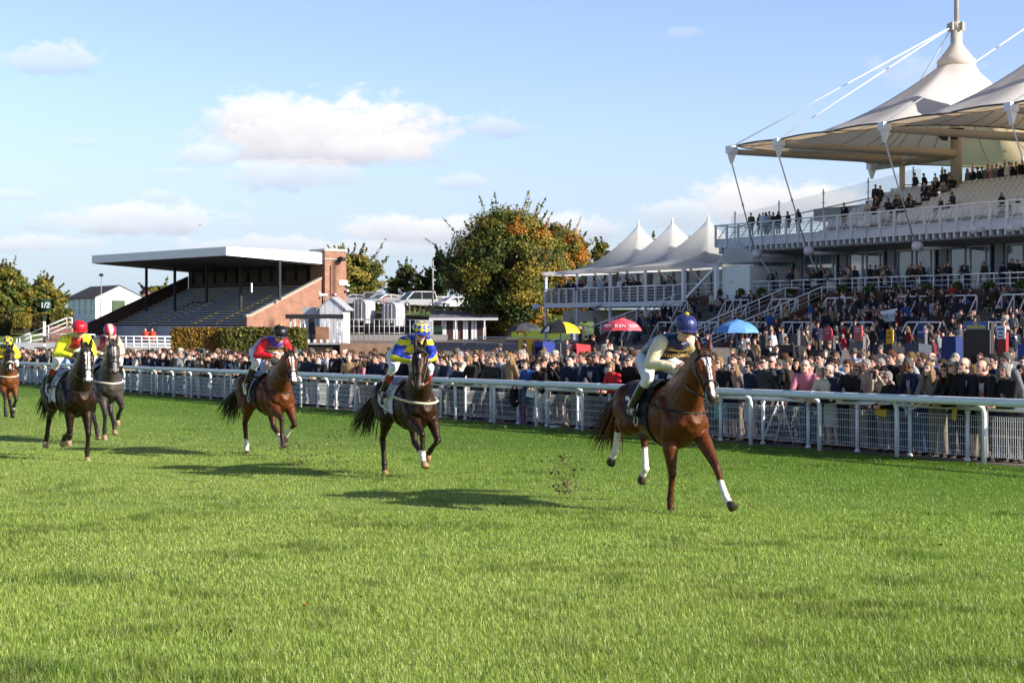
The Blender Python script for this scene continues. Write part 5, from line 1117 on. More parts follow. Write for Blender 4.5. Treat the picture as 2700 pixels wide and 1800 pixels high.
    def wrap(x0, x1, a0, a1, off, m, nm_, drop=0, nx=5, na=16):
        def sec(x):
            pts = [(-.40, .27, .285, 1.27), (-.15, .275, .30, 1.23), (.10, .285, .335, 1.19), (.32, .265, .37, 1.19), (.50, .225, .36, 1.21), (.66, .20, .28, 1.20)]
            for i in range(5):
                if pts[i][0] <= x <= pts[i + 1][0]: t = (x - pts[i][0]) / (pts[i + 1][0] - pts[i][0]); w_, h_, z_ = [pts[i][k] + (pts[i + 1][k] - pts[i][k]) * t for k in (1, 2, 3)]; return w_ * BW, h_ * (BH if x > -.3 else 1.02 + (BH - 1.02) * max(0, min(1, (x + .4) / .1))), z_
            return pts[0][1] * BW, pts[0][2] * 1.02, pts[0][3]
        q = MB(); q.smooth = True; vs = []
        for layer in (off, off - .012):
            for i in range(nx + 1):
                x = x0 + (x1 - x0) * i / nx; w, h, zc = sec(x)
                for j in range(na + 1): a = R(a0 + (a1 - a0) * j / na); vs.append((x + drop * abs(math.cos(a)), (w + layer) * math.cos(a), zc + Z + (h + layer) * math.sin(a)))
        n1 = (nx + 1) * (na + 1); fs = []
        for i in range(nx):
            for j in range(na): k = i * (na + 1) + j; fs.append((k, k + 1, k + na + 2, k + na + 1)); fs.append(tuple(n1 + v_ for v_ in (k, k + na + 1, k + na + 2, k + 1)))
        for i in range(nx):
            for j in (0, na): k = i * (na + 1) + j; fs.append((k, k + na + 1, n1 + k + na + 1, n1 + k))
        q.add(vs, fs); return q.build(nm_, m, g)
    cm = mat('saddle_cloth' + str(cloth), cloth, .7)
    wrap(-.40, .22, -18, 198, .022, cm, 'saddle_cloth', -.05)
    wrap(.06, .16, -175, 0, .016, LEATHER, 'girth')
    wrap(-.22, .20, 52, 128, .055, LEATHER, 'saddle')
    if number:
        M = Matrix.Translation((-.22, -.335, 1.28 + Z)) @ Matrix.Rotation(R(90), 4, 'X') @ Matrix.Rotation(R(8), 4, 'X')
        text(number, .30, mat('number' + str(numcol), numcol, .7), g, M, bold=.008, name='number')
    for s in (-1, 1):
        q = MB(); q.tube([(.02, s * .24, 1.48 + Z), (.0, s * .335, 1.30 + Z), (-.02, s * .345, 1.16 + Z)], .012, 5); q.tube([Vector((-.02, s * .345, 1.12 + Z)) + Vector((.05 * math.cos(R(a)), 0, .06 * math.sin(R(a)))) for a in range(0, 361, 30)], .009, 5, cap=False); q.build('stirrup', mat('bit_steel'), g)
    q = MB(); bc = breast or (.02, .018, .017); q.tube([(.10, -.31, 1.34 + Z), (.42, -.29, 1.30 + Z), (.66, -.24, 1.27 + Z), (.80, -.13, 1.25 + Z), (.845, 0, 1.24 + Z), (.80, .13, 1.25 + Z), (.66, .24, 1.27 + Z), (.42, .29, 1.30 + Z), (.10, .31, 1.34 + Z)], .020 if breast else .014, 6); q.build('breastplate', mat('breast' + str(bc), bc, .7), g)
    return g
# ------------------------------------------------------------------ jockeys
SKIN = mat('skin', attr=True, objcol=True, rough=.5, sss=.05)
SILK = bpy.data.materials.new('racing_silk'); SILK.use_nodes = True
_t = NT(SILK.node_tree); _b = _t.n['Principled BSDF']; _t.put(_b.inputs['Base Color'], _t.node('ShaderNodeAttribute', attribute_name='Col').outputs['Color']); _b.inputs['Roughness'].default_value = .38; _b.inputs['Specular IOR Level'].default_value = .45
_bn = _t.node('ShaderNodeBump'); _bn.inputs['Strength'].default_value = .55; _bn.inputs['Distance'].default_value = .025
_o = _t.node('ShaderNodeTexCoord').outputs['Object']; _t.put(_bn.inputs['Height'], _t.noise(_o, 9, 3, .6, 1.2)); _t.l.new(_bn.outputs[0], _b.inputs['Normal'])
CLOTHA = mat('breeches_cloth', attr=True, rough=.65)
def head_flesh(f, o, fx, up, s=1.0):
    """human head with nose, brow, chin and ears; o = centre of the head, fx = facing, up"""
    fx = Vector(fx).normalized(); up = Vector(up); up = (up - fx * up.dot(fx)).normalized(); sy = up.cross(fx)
    p = lambda a, b, c: o + (fx * a + sy * b + up * c) * s
    n = 16; prof = [(-.118, .035, .045, .012), (-.10, .052, .072, .012), (-.06, .064, .086, .008), (-.01, .072, .094, 0), (.04, .077, .098, -.004), (.08, .070, .088, -.008), (.108, .046, .058, -.01), (.12, .015, .02, -.01)]
    f.mb.rings([[p(c + d * math.cos(2 * math.pi * j / n), w * math.sin(2 * math.pi * j / n), z) for j in range(n)] for z, w, d, c in prof]); f.seg.append((p(0, 0, -.06), p(0, 0, .05), .07 * s, .08 * s, 'head'))
    f.cap(p(.088, 0, .012), p(.108, 0, -.028), .012 * s, .018 * s, 'head'); f.cap(p(.075, 0, -.095), p(.085, 0, -.10), .026 * s, .022 * s, 'head')
    for q in (-1, 1): f.cap(p(-.005, q * .074, .01), p(-.01, q * .084, -.03), .020 * s, .014 * s, 'head'); f.cap(p(.082, q * .02, .035), p(.074, q * .05, .034), .016 * s, .014 * s, 'head')
    return p, fx, sy, up
def face_col(V, C, p, fx, sy, up, s=1.0):
    o = np.array(p(0, 0, 0)); a, b, c = ((V - o) @ np.array(q) / s for q in (fx, sy, up))
    for q in (-1, 1):
        C[(a > .05) & (((b - q * .034) / .017) ** 2 + ((c - .010) / .010) ** 2 < 1)] = (.12, .09, .08); C[(a > .05) & (((b - q * .036) / .022) ** 2 + ((c - .035) / .006) ** 2 < 1)] = (.35, .28, .25)
        C[(a > .03) & (((b - q * .042) / .02) ** 2 + ((c + .03) / .02) ** 2 < 1)] *= (1.05, .82, .78)
    C[(a > .05) & ((b / .028) ** 2 + ((c + .066) / .010) ** 2 < 1)] = (.62, .30, .28)
def hand_flesh(f, wrist, d, side, curl, tag='hand', s=1.0):
    """palm and five separate bent fingers; d = direction of the hand, side = thumb side, curl = direction the fingers close"""
    d, side, curl = Vector(d).normalized(), Vector(side).normalized(), Vector(curl).normalized(); w = Vector(wrist)
    f.cap(w, w + d * .05 * s, .028 * s, .036 * s, tag); k = w + d * .075 * s
    for i, L in enumerate((.034, .038, .036, .028)):
        q = k + side * (.030 - .02 * i) * s; a = q + (d * .8 + curl * .5) * L * s; b = a + (curl * .9 + d * .05) * L * .9 * s; f.chain([q - d * .02 * s, q, a, b], [.011 * s, .011 * s, .010 * s, .009 * s], tag)
    t = w + d * .03 * s + side * .035 * s; f.chain([t, t + (side * .6 + d * .7) * .03 * s, t + (side * .35 + d * .9 + curl * .6) * .055 * s], [.014 * s, .012 * s, .010 * s], tag)
def jockey(label, hpos, hrz, silk, capcol, breech=(.72, .72, .74), boot=(.015, .014, .014), boottop=None, glove=None, skin=(.60, .36, .27), lean=0, hz=0, scale=1.0, goggles=True, marks=None, pompom=None, head_dir=(.9, 0, -.35), legtext=None, pants=None, crouch=0.0):
    """silk(part, V, tags, t) -> colours"""
    root = thing('person', label, 'person', hpos, hrz, 'jockeys riding in the race'); root.scale = (scale,) * 3
    Z = hz; c = crouch
    hip = Vector((-.26, 0, 1.80 + Z - c * .04)); chest = Vector((.22 + c * .05, lean, 2.02 + Z - c * .13)); nk = Vector((.37 + c * .07, lean, 2.09 + Z - c * .17)); hd = nk + Vector((.13, 0, .13 - c * .03))
    sh = {s: Vector((.29 + c * .06, s * .19 + lean, 2.05 + Z - c * .15)) for s in (-1, 1)}; ha = {s: Vector((.60, s * .09, 1.70 + Z)) for s in (-1, 1)}
    el = {s: Vector((.30, s * .30 + lean * .5, 1.77 + Z - c * .05)) for s in (-1, 1)}; kn = {s: Vector((.20, s * .29, 1.58 + Z)) for s in (-1, 1)}; an = {s: Vector((-.10, s * .345, 1.22 + Z)) for s in (-1, 1)}; hj = {s: Vector((-.22, s * .11, 1.76 + Z)) for s in (-1, 1)}
    toe = {s: an[s] + Vector((.14, s * .03, -.06)) for s in (-1, 1)}
    f = Flesh(); f.cap(hip, chest, .10, .11, 'torso'); f.cap(chest, nk, .08, .055, 'torso'); f.cap(nk, hd - Vector((.03, 0, .06)), .055, .052, 'neck')
    hp_, fx, sy, up = head_flesh(f, hd, head_dir, (.35, 0, 1))
    for s in (-1, 1):
        f.chain([chest, sh[s], el[s], ha[s] - Vector((.06, 0, -.01))], [.07, .05, .038, .026], 'arm'); hand_flesh(f, ha[s] - Vector((.06, 0, -.01)), (1, -s * .25, -.15), (0, -s * .2, 1), (-.2, -s * .9, -.3))
        f.chain([hip, hj[s], kn[s], an[s]], [.09, .08, .05, .035], 'leg'); f.cap(an[s], toe[s], .035, .028, 'leg')
    me = f.fuse('body', .0085, 3); V = verts_of(me).astype(float); C = np.ones((len(V), 3)); idx, tt = f.nearest(V); tg = np.array([q[4] for q in f.seg])[idx]
    if glove: C[tg == 'hand'] = np.array(glove) / np.array(skin)
    face_col(V, C, hp_, fx, sy, up); set_col(me, C); b = link('body', me, root, SKIN); b.color = (*skin, 1)
    # silks: torso and sleeves
    f = Flesh(); back = [hip + Vector((-.02, 0, .03)), hip.lerp(chest, .4) + Vector((0, 0, .05)), chest + Vector((0, 0, .0)), nk + Vector((.0, 0, -.02))]
    f.loft([(back[0] - Vector((.06, 0, .03)), .135, .115), (back[0].lerp(back[1], .5), .165, .135), (back[1], .175, .145), (back[2].lerp(back[1], .4), .19, .15), (back[2], .185, .14), (back[3], .12, .10), (back[3] + Vector((.05, 0, .03)), .07, .07)], 'torso')
    for s in (-1, 1):
        f.cap(chest + Vector((0, s * .08, .0)), sh[s], .10, .085, 'torso'); m = sh[s].lerp(el[s], .5) + Vector((-.01, s * .015, 0)); w = el[s].lerp(ha[s], .72)
        f.chain([sh[s], m, el[s] + Vector((-.02, s * .01, -.01)), el[s].lerp(ha[s], .4), w], [.086, .082, .066, .058, .040], 'sleeve')
    me = f.fuse('silks', .0095, 2, .4); V = verts_of(me).astype(float); idx, tt = f.nearest(V); tg = np.array([q[4] for q in f.seg])[idx]; rel = V - np.array(chest)
    set_col(me, silk('silks', V, tg, rel, tt, idx)); link('silks', me, root, SILK)
    # breeches, boots
    f = Flesh()
    f.cap(hip + Vector((-.05, .06, -.03)), hip + Vector((-.05, -.06, -.03)), .125, .125, 'seat')
    for s in (-1, 1): f.chain([hj[s], hj[s].lerp(kn[s], .5), kn[s], kn[s].lerp(an[s], .45)], [.118, .10, .068, .056], 'thigh')
    me = f.fuse('breeches', .011, 3); V = verts_of(me).astype(float); C = np.tile(np.array(breech), (len(V), 1)); set_col(me, C); pb = link('breeches', me, root, CLOTHA)
    if legtext:
        for t_, col_, sz in legtext:
            d = (kn[-1] - hj[-1]).normalized(); M = face_matrix(hj[-1].lerp(kn[-1], .40) + Vector((-.03, -.122, .0)), d, Vector((0, 0, 1))); text(t_, sz, mat('leg_letters' + str(col_), col_, .7), pb, M, bold=.0, depth=.002)
    for s in (-1, 1):
        f = Flesh(); k0 = kn[s].lerp(an[s], .28); f.chain([k0, k0.lerp(an[s], .5), an[s]], [.066, .062, .044], 'boot'); f.chain([an[s], an[s] + Vector((.03, 0, -.05)), toe[s]], [.045, .042, .036], 'foot'); f.cap(an[s] + Vector((-.03, 0, -.05)), an[s] + Vector((.0, 0, -.05)), .036, .036, 'foot')
        me = f.fuse('boot', .011, 2); V = verts_of(me).astype(float); C = np.tile(np.array(boot), (len(V), 1))
        if boottop: C[np.linalg.norm(V - np.array(k0), axis=1) < .13] = boottop
        set_col(me, C); link('boot', me, root, mat('boot_leather', attr=True, rough=.22, spec=.55))
    # helmet with silk cover and peak, goggles
    def up_(a, b_, c_): return hp_(a, b_, c_)
    q = MB(); n = 24; q.smooth = True; rings = []
    for z, r in ((.018, 1.0), (.05, 1.03), (.085, .98), (.115, .84), (.138, .60), (.150, .30), (.153, .02)):
        rings.append([up_(-.008 + 1.16 * .124 * r * math.cos(2 * math.pi * j / n), 1.16 * .104 * r * math.sin(2 * math.pi * j / n), z * .98 + .022 - .02 * math.cos(2 * math.pi * j / n) * (z < .03)) for j in range(n)])
    q.rings(rings); me = q.mesh('helmet_cap', SILK); Vh = verts_of(me).astype(float); o = np.array(hd); loc3 = np.stack([(Vh - o) @ np.array(v_) for v_ in (fx, sy, up)], 1)
    # subdivide the cap finely for its pattern
    bm = bmesh.new(); bm.from_mesh(me); bmesh.ops.subdivide_edges(bm, edges=bm.edges[:], cuts=3, use_grid_fill=True); bm.to_mesh(me); bm.free(); me.attributes.remove(me.attributes['Col']) if 'Col' in me.attributes else None
    Vh = verts_of(me).astype(float); loc3 = np.stack([(Vh - o) @ np.array(v_) for v_ in (fx, sy, up)], 1); set_col(me, capcol(loc3)); hc = link('helmet_cap', me, root)
    q = MB(); q.col = tuple(capcol(np.array([[.2, 0, .03]]))[0]); rg = []
    for t in (0, 1): rg.append([up_((.13 + .055 * t) * math.cos(a) - .01, (.117 + .02 * t) * math.sin(a), .030 - .016 * t) for a in np.linspace(-1.1, 1.1, 13)] + [up_((.13 + .055 * t) * math.cos(a) - .01, (.117 + .02 * t) * math.sin(a), .022 - .016 * t) for a in np.linspace(1.1, -1.1, 13)])
    q.rings(rg); q.build('cap_peak', SILK, root)
    if pompom: q = MB(); c0 = up_(-.02, 0, .178); q.col = pompom; q.rings([[c0 + Vector((.035 * math.cos(R(a)) * math.cos(6.283 * j / 10), .035 * math.cos(R(a)) * math.sin(6.283 * j / 10), .025 * math.sin(R(a)))) for j in range(10)] for a in (-80, -40, 0, 40, 80)]); q.build('pompom', SILK, root)
    if goggles:
        q = MB(); q.smooth = True; rg = []
        for k_, (a0, d) in enumerate(((.0, 0), (1, .0))): pass
        ang = np.linspace(-1.05, 1.05, 11)
        rg = [[up_(.103 * math.cos(a) + .014 + dd, .088 * math.sin(a), zz) for a in ang] for zz, dd in ((-.022, -.004), (-.014, .010), (.012, .014), (.030, .008), (.033, -.006))]
        n_ = len(ang); vs = [v_ for r_ in rg for v_ in r_]; q.add(vs, [(i * n_ + j, i * n_ + j + 1, (i + 1) * n_ + j + 1, (i + 1) * n_ + j) for i in range(4) for j in range(n_ - 1)]); q.build('goggles', mat('goggle_lens', (.012, .010, .010), .08, spec=.7), root)
    if marks: marks(root, chest, sh, f)
    return root
HD = Vector((math.sin(R(32) - R(9)), -math.cos(R(32) - R(9)))); HRZ = math.atan2(HD.y, HD.x); HLEFT = Vector((-HD.y, HD.x))
def spot(px, py, lx, ly, dr=0):
    """ground point seen at the pixel is the horse's local (lx, ly): returns the horse's origin"""
    Y = CZ * F / (py - HOR - 57); g0 = Vector(((px - 1350) / F * Y, Y)); hd_ = Vector((math.cos(HRZ + R(dr)), math.sin(HRZ + R(dr)))); o = g0 - hd_ * lx - Vector((-hd_.y, hd_.x)) * ly; return Vector((o.x, o.y, -K * g0.y))
N = np.array
def tile_cap(cols, nu, nv, diamond=False):
    def f(L):
        a = np.arctan2(L[:, 1], L[:, 0]) / (2 * math.pi) * nu; z = np.arctan2(L[:, 2], np.hypot(L[:, 0], L[:, 1])) / (math.pi / 2) * nv
        k = (np.floor(a + z) + np.floor(a - z)) if diamond else (np.floor(a) + np.floor(z))
        return np.where((k.astype(int) % 2 == 0)[:, None], N(cols[0]), N(cols[1]))
    return f
plain_cap = lambda c: (lambda L: np.tile(N(c), (len(L), 1)))
def braid(V, rel, C, c, rows=((-.05,), (-.11,))):
    return C
def silks_navy(p, V, tg, rel, tt, idx):
    C = np.tile(N((.012, .016, .065)), (len(V), 1)); C[tg == 'sleeve'] = (.70, .62, .43); return C
def silks_royal(p, V, tg, rel, tt, idx):
    C = np.tile(N((.09, .045, .27)), (len(V), 1)); C[tg == 'sleeve'] = (.55, .012, .02); return C
def silks_diamond(p, V, tg, rel, tt, idx):
    b, y = N((.012, .035, .34)), N((.72, .66, .02)); C = np.tile(b, (len(V), 1)); st = (np.sin(rel[:, 1] * 34) > .55) & (tg != 'sleeve'); C[st] = y
    C[(tg == 'sleeve') & (np.sin((rel[:, 2] + rel[:, 0] * .3) * 26) > .45)] = y; C[(tg != 'sleeve') & (rel[:, 2] < -.02) & (rel[:, 0] > .0) & (np.abs(rel[:, 1]) < .12)] = y; return C
def silks_yellow(p, V, tg, rel, tt, idx):
    C = np.tile(N((.74, .70, .03)), (len(V), 1)); C[(tg != 'sleeve') & (rel[:, 0] > .0) & (rel[:, 2] < .06) & (np.abs(rel[:, 1]) < .10)] = (.55, .03, .02); return C
def silks_cream(p, V, tg, rel, tt, idx):
    C = np.tile(N((.58, .47, .34)), (len(V), 1)); C[(tg != 'sleeve') & (np.abs(np.abs(rel[:, 1]) - .10) < .045)] = (.34, .01, .07); return C
def silks_check(p, V, tg, rel, tt, idx):
    k = (np.floor(rel[:, 0] * 11) + np.floor(rel[:, 1] * 11) + np.floor(rel[:, 2] * 11)).astype(int); C = np.where((k % 2 == 0)[:, None], N((.76, .68, .02)), N((.015, .02, .06))); C[tg == 'sleeve'] = (.78, .70, .03); return C
def silks_bluewhite(p, V, tg, rel, tt, idx):
    C = np.tile(N((.03, .08, .34)), (len(V), 1)); C[(np.sin(rel[:, 0] * 22) > .4)] = (.7, .7, .72); return C
def gold_braid(root, chest, sh, f):
    M_ = mat('gold_braid', (.50, .33, .06), .5, metal=.2); q = MB(); q.smooth = True
    for k, (x, z) in enumerate(((.16, -.045), (.10, -.115))):
        for s in (-1, 1):
            for i in range(6): c = chest + Vector((x + .02 - .004 * i * i * .5, s * (.02 + .026 * i), z - .015 + .003 * i)); q.tube([c + Vector((.006 * math.cos(R(a)), .017 * math.cos(R(a)), .016 * math.sin(R(a)))) for a in range(0, 361, 45)], .0032, 5, cap=False)
    q.tube([chest + Vector((.185, 0, .02)), chest + Vector((.16, 0, -.06)), chest + Vector((.10, 0, -.14))], .008, 5); q.build('gold_braid', M_, root)
CH, BAY, DBAY, BRBLK, GRY = (.105, .026, .008), (.135, .036, .010), (.020, .0078, .0045), (.014, .0075, .0055), (.050, .042, .038)
def race():
    A = spot(1768, 1349, .47, -.14)
    horse('race_horse', 'chestnut race horse leading the field with a white blaze and three white legs', A, HRZ, 'reach', (.088, .024, .0065), (.062, .016, .005), dict(fl=.62, hr=.75, hl=.72), [(.10, .22, .055, .030), (.22, .42, .026, .020), (.42, .60, .026, .016)], number='3', hoofc=(.05, .035, .025), mane=(.045, .013, .006), poll=(1.17, 1.93), headang=50, yaw=R(-13), tail=.75, scale=1.04)
    jockey('jockey in navy silks with cream sleeves, gold braid and navy cap on the leading chestnut', A, HRZ, silks_navy, plain_cap((.022, .03, .13)), marks=gold_braid, hz=-.08, pompom=(.40, .28, .03), scale=1.09, crouch=.5, head_dir=(.95, -.12, -.22), legtext=[('BAHRAIN', (.40, .02, .03), .075)])
    d = 3; A = spot(885 * 1.148, 1088 * 1.148, -.55, -.14, d)
    horse('race_horse', 'dark bay race horse with a small star and cream breast girth, second from the front', A, HRZ + R(d), 'gather', DBAY, (.014, .008, .006), dict(fr=.40, hl=.45), [(.12, .18, .022, .022)], number='2', cloth=(.55, .55, .56), numcol=(.02, .02, .02), breast=(.62, .55, .38), hoofc=(.30, .18, .09), poll=(1.13, 2.05), headang=58, yaw=R(-28), tail=1.25)
    jockey('jockey in blue and yellow striped silks with a blue and yellow diamond cap', A, HRZ + R(d), silks_diamond, tile_cap(((.72, .64, .03), (.012, .04, .36)), 10, 3.2, True), boottop=(.30, .02, .03), hz=.05, crouch=.6, scale=1.04, head_dir=(.93, .0, -.25))
    d = 10; A = spot(570 * 1.148, 1042 * 1.148, -.52, -.14, d)
    horse('race_horse', 'bright bay race horse with crooked blaze, under the rider in purple and red', A, HRZ + R(d), 'gather', (.098, .027, .008), (.035, .014, .010), dict(fl=.70, hl=.45, hr=.42), [(.08, .28, .045, .030), (.28, .45, .022, .03), (.45, .61, .04, .04)], number='8', hoofc=(.05, .04, .035), poll=(1.26, 1.92), headang=46, yaw=R(-14), tail=1.0, scale=1.01)
    jockey('jockey in purple silks with red sleeves, gold braid and black gold-tasselled cap', A, HRZ + R(d), silks_royal, plain_cap((.010, .010, .011)), marks=gold_braid, pompom=(.45, .30, .05), hz=.05, crouch=.75, scale=1.05, breech=(.70, .68, .72), head_dir=(.9, .0, -.32), legtext=[('gege', (.03, .03, .08), .10)])
    d = 9; A = spot(199 * 1.148, 1057 * 1.148, .53, .14, d)
    horse('race_horse', 'near black race horse with a wide white blaze, under the yellow silks and red cap', A, HRZ + R(d), 'land', (.015, .007, .004), (.010, .006, .005), {}, [(.06, .20, .05, .034), (.20, .60, .034, .042)], number='1', cloth=(.6, .6, .62), numcol=(.02, .02, .02), hoofc=(.28, .21, .14), poll=(1.24, 1.98), headang=58, yaw=R(-10), tail=.5, scale=1.03)
    jockey('jockey in plain yellow silks with a red cap, dark gloves and maroon topped boots', A, HRZ + R(d), silks_yellow, plain_cap((.50, .012, .028)), glove=(.012, .012, .013), boottop=(.17, .012, .015), hz=.06, crouch=.5, scale=1.05, head_dir=(.93, .0, -.22), legtext=[('Km', (.02, .02, .02), .12)])
    d = 5; A = spot(266 * 1.148, 1018 * 1.148, .53, .14, d)
    horse('race_horse', 'dark grey race horse with pale face, just behind the near black horse', A, HRZ + R(d), 'fold', GRY, (.018, .016, .017), {}, [(.04, .30, .06, .03, (.30, .28, .27)), (.10, .2, .02, .01), (.36, .62, .045, .05, (.20, .18, .175))], breast=(.60, .55, .48), hoofc=(.30, .19, .10), poll=(1.15, 2.02), headang=58, yaw=R(-8), tail=.6, lift=-.03, mane=(.03, .028, .028), scale=1.03)
    jockey('jockey in cream and maroon silks and maroon cap riding the grey horse', A, HRZ + R(d), silks_cream, lambda L: np.where((np.abs(L[:, 1]) < .025 + .25 * np.clip(L[:, 2] - .08, 0, 1))[:, None], N((.55, .42, .30)), N((.36, .01, .09))), hz=.05, crouch=.5, scale=1.05, head_dir=(.75, .0, -.6))
    d = 6; A = spot(22 * 1.148, 975 * 1.148, .80, 0, d)
    horse('race_horse', 'bay race horse with a black hood and small white nose mark at the left edge', A, HRZ + R(d), 'gather', (.12, .036, .011), (.020, .012, .010), dict(fl=.25), [(.46, .57, .012, .02)], hood=(.018, .016, .015), breast=(.5, .42, .30), poll=(1.16, 1.96), headang=60, lift=-.03, yaw=R(-8))
    jockey('jockey in yellow and navy checked silks and cap at the left edge', A, HRZ + R(d), silks_check, tile_cap(((.72, .64, .05), (.015, .02, .06)), 9, 3, False), crouch=.7, head_dir=(.9, .1, -.3))
race()
# ------------------------------------------------------------------ spectators
CLOTH = mat('clothing', objcol=True, attr=False, rough=.8, noise=(9, .12), spec=.15)
HAIR = mat('hair', objcol=True, rough=.62, noise=(45, .55), spec=.2, bump=(60, .8))
HATM = mat('hat_felt', objcol=True, rough=.85)
LENS = mat('goggle_lens')
POSES = {'stand': dict(pitch=4, arms=((.05, .86), (.05, .86)), el=(-.06, 1.10)), 'cup': dict(pitch=3, arms=((.30, 1.20), (.06, .86)), el=(.0, 1.08)), 'lean': dict(pitch=30, arms=((.72, .97), (.66, .97)), el=(.42, .98)),
         'photo': dict(pitch=4, arms=((.34, 1.52), (.34, 1.52)), el=(.20, 1.20)), 'cheer': dict(pitch=2, arms=((.10, 2.0), (.25, 1.2)), el=(.12, 1.58)), 'sit': dict(pitch=8, arms=((.32, .72), (.32, .72)), el=(.05, .74))}
def person_parts(pose, vox, female):
    q = POSES[pose]; sitd = -.42 if pose == 'sit' else 0; hipz = .92 + sitd; a = R(q['pitch']); up = Vector((math.sin(a), 0, math.cos(a))); fw = Vector((math.cos(a), 0, -math.sin(a)))
    hip = Vector((0 if pose != 'lean' else .02, 0, hipz)); ch = hip + up * .36; nk = hip + up * .56; hd = nk + Vector((.03 + math.sin(a) * .06, 0, .155)); w = .88 if female else 1.0
    sh = {s: hip + up * .50 + Vector((0, s * .185 * w, 0)) for s in (-1, 1)}; el, ha = {}, {}
    for s, k in ((-1, 0), (1, 1)):
        x, z = q['arms'][k]; ha[s] = Vector((x, s * (.10 if x > .2 else .24), z + (sitd * 0))); ex, ez = q['el']
        if pose in ('cheer', 'cup') and k == 1 and x < .2: ex, ez = -.06, 1.10
        el[s] = Vector((ex, s * .27 * w, ez))
        if pose == 'cheer' and k == 1: el[s] = Vector((.02, s * .26, 1.10))
    out = {}
    f = Flesh(); f.cap(hip, ch, .09, .10, 'torso'); f.cap(nk - up * .06, nk + Vector((.015, 0, .07)), .052 * w, .050 * w, 'neck')
    fdir = (1, 0, -.12 if pose != 'lean' else .0); P_, fx, sy, upv = head_flesh(f, hd, fdir, (0, 0, 1), .98)
    for s in (-1, 1):
        f.chain([ch, sh[s], el[s], ha[s]], [.06, .04, .034, .025], 'arm'); d = (ha[s] - el[s]).normalized(); hand_flesh(f, ha[s], d, Vector((0, -s * .6, .8)), Vector((-.2, -s, -.3)))
        kn = Vector((.44, s * .13, hipz - .02)) if pose == 'sit' else Vector((.03, s * .10, .49)); an = Vector((.42, s * .13, .08)) if pose == 'sit' else Vector((-.01, s * .11, .07)); f.chain([hip + Vector((0, s * .08, 0)), kn, an], [.075, .048, .034], 'leg'); f.cap(an + Vector((-.02, 0, -.02)), an + Vector((.15, 0, -.035)), .038, .03, 'shoe')
    me = f.fuse('person_body', vox * .75, 2); V = verts_of(me).astype(float); C = np.ones((len(V), 3)); idx, tt = f.nearest(V); tg = np.array([x[4] for x in f.seg])[idx]; C[tg == 'shoe'] = (.06, .05, .05); face_col(V, C, P_, fx, sy, upv, .98)
    set_col(me, C); me.materials.append(SKIN); out['body'] = me
    f = Flesh(); hem = hip - up * (.10 if pose == 'sit' else .14)
    f.loft([(hem, .17 * (1.02 if female else 1), .125), (hip, .175, .125), (hip + up * .2, .165 * w, .120), (ch, .195 * w, .135), (hip + up * .47, .19 * w, .115), (nk + up * .0, .10, .075), (nk + up * .03, .065, .06)], 'torso')
    for s in (-1, 1): f.chain([ch + up * .06 + Vector((0, s * .08, 0)), sh[s], sh[s].lerp(el[s], .5), el[s], el[s].lerp(ha[s], .5), el[s].lerp(ha[s], .90)], [.09, .078 * w, .062 * w, .053, .05, .042], 'sleeve')
    out['top'] = f.fuse('person_top', vox, 2); out['top'].materials.append(CLOTH)
    f = Flesh()
    if pose == 'sit':
        for s in (-1, 1): f.chain([hip + Vector((-.02, s * .09, -.02)), Vector((.45, s * .13, hipz - .02)), Vector((.43, s * .13, .12))], [.12, .085, .06], 'leg')
    elif female:
        f.loft([(hip + up * .04, .16, .12), (hip - Vector((0, 0, .12)), .19, .14), (Vector((0, 0, .55)), .20, .15), (Vector((0, 0, .44)), .205, .16), (Vector((0, 0, .43)), .15, .12)], 'skirt')
    else:
        for s in (-1, 1): f.chain([hip + Vector((0, s * .08, 0)), Vector((.03, s * .10, .49)), Vector((-.01, s * .11, .09))], [.115, .082, .065], 'leg')
    out['legs'] = f.fuse('person_legs', vox, 1); out['legs'].materials.append(CLOTH)
    # shirt wedge and tie on the chest
    b = MB(); c = ch + fw * .137; pts = [hip + up * .50 + fw * .085 + Vector((0, .06, 0)), hip + up * .50 + fw * .085 + Vector((0, -.06, 0)), ch + up * .06 + fw * .142 + Vector((0, -.055, 0)), ch - up * .04 + fw * .140, ch + up * .06 + fw * .142 + Vector((0, .055, 0))]
    b.prism(pts, fw * .012); out['shirt'] = b.mesh('shirt', CLOTH)
    b = MB(); b.prism([hip + up * .485 + fw * .10 + Vector((0, .016, 0)), hip + up * .485 + fw * .10 + Vector((0, -.016, 0)), ch - up * .08 + fw * .153 + Vector((0, -.026, 0)), ch - up * .12 + fw * .150, ch - up * .08 + fw * .153 + Vector((0, .026, 0))], fw * .008); out['tie'] = b.mesh('tie', CLOTH)
    M = Matrix((fx, sy, upv)).transposed().to_4x4(); M.translation = hd; out['head'] = M; out['hand'] = ha[-1]
    return out
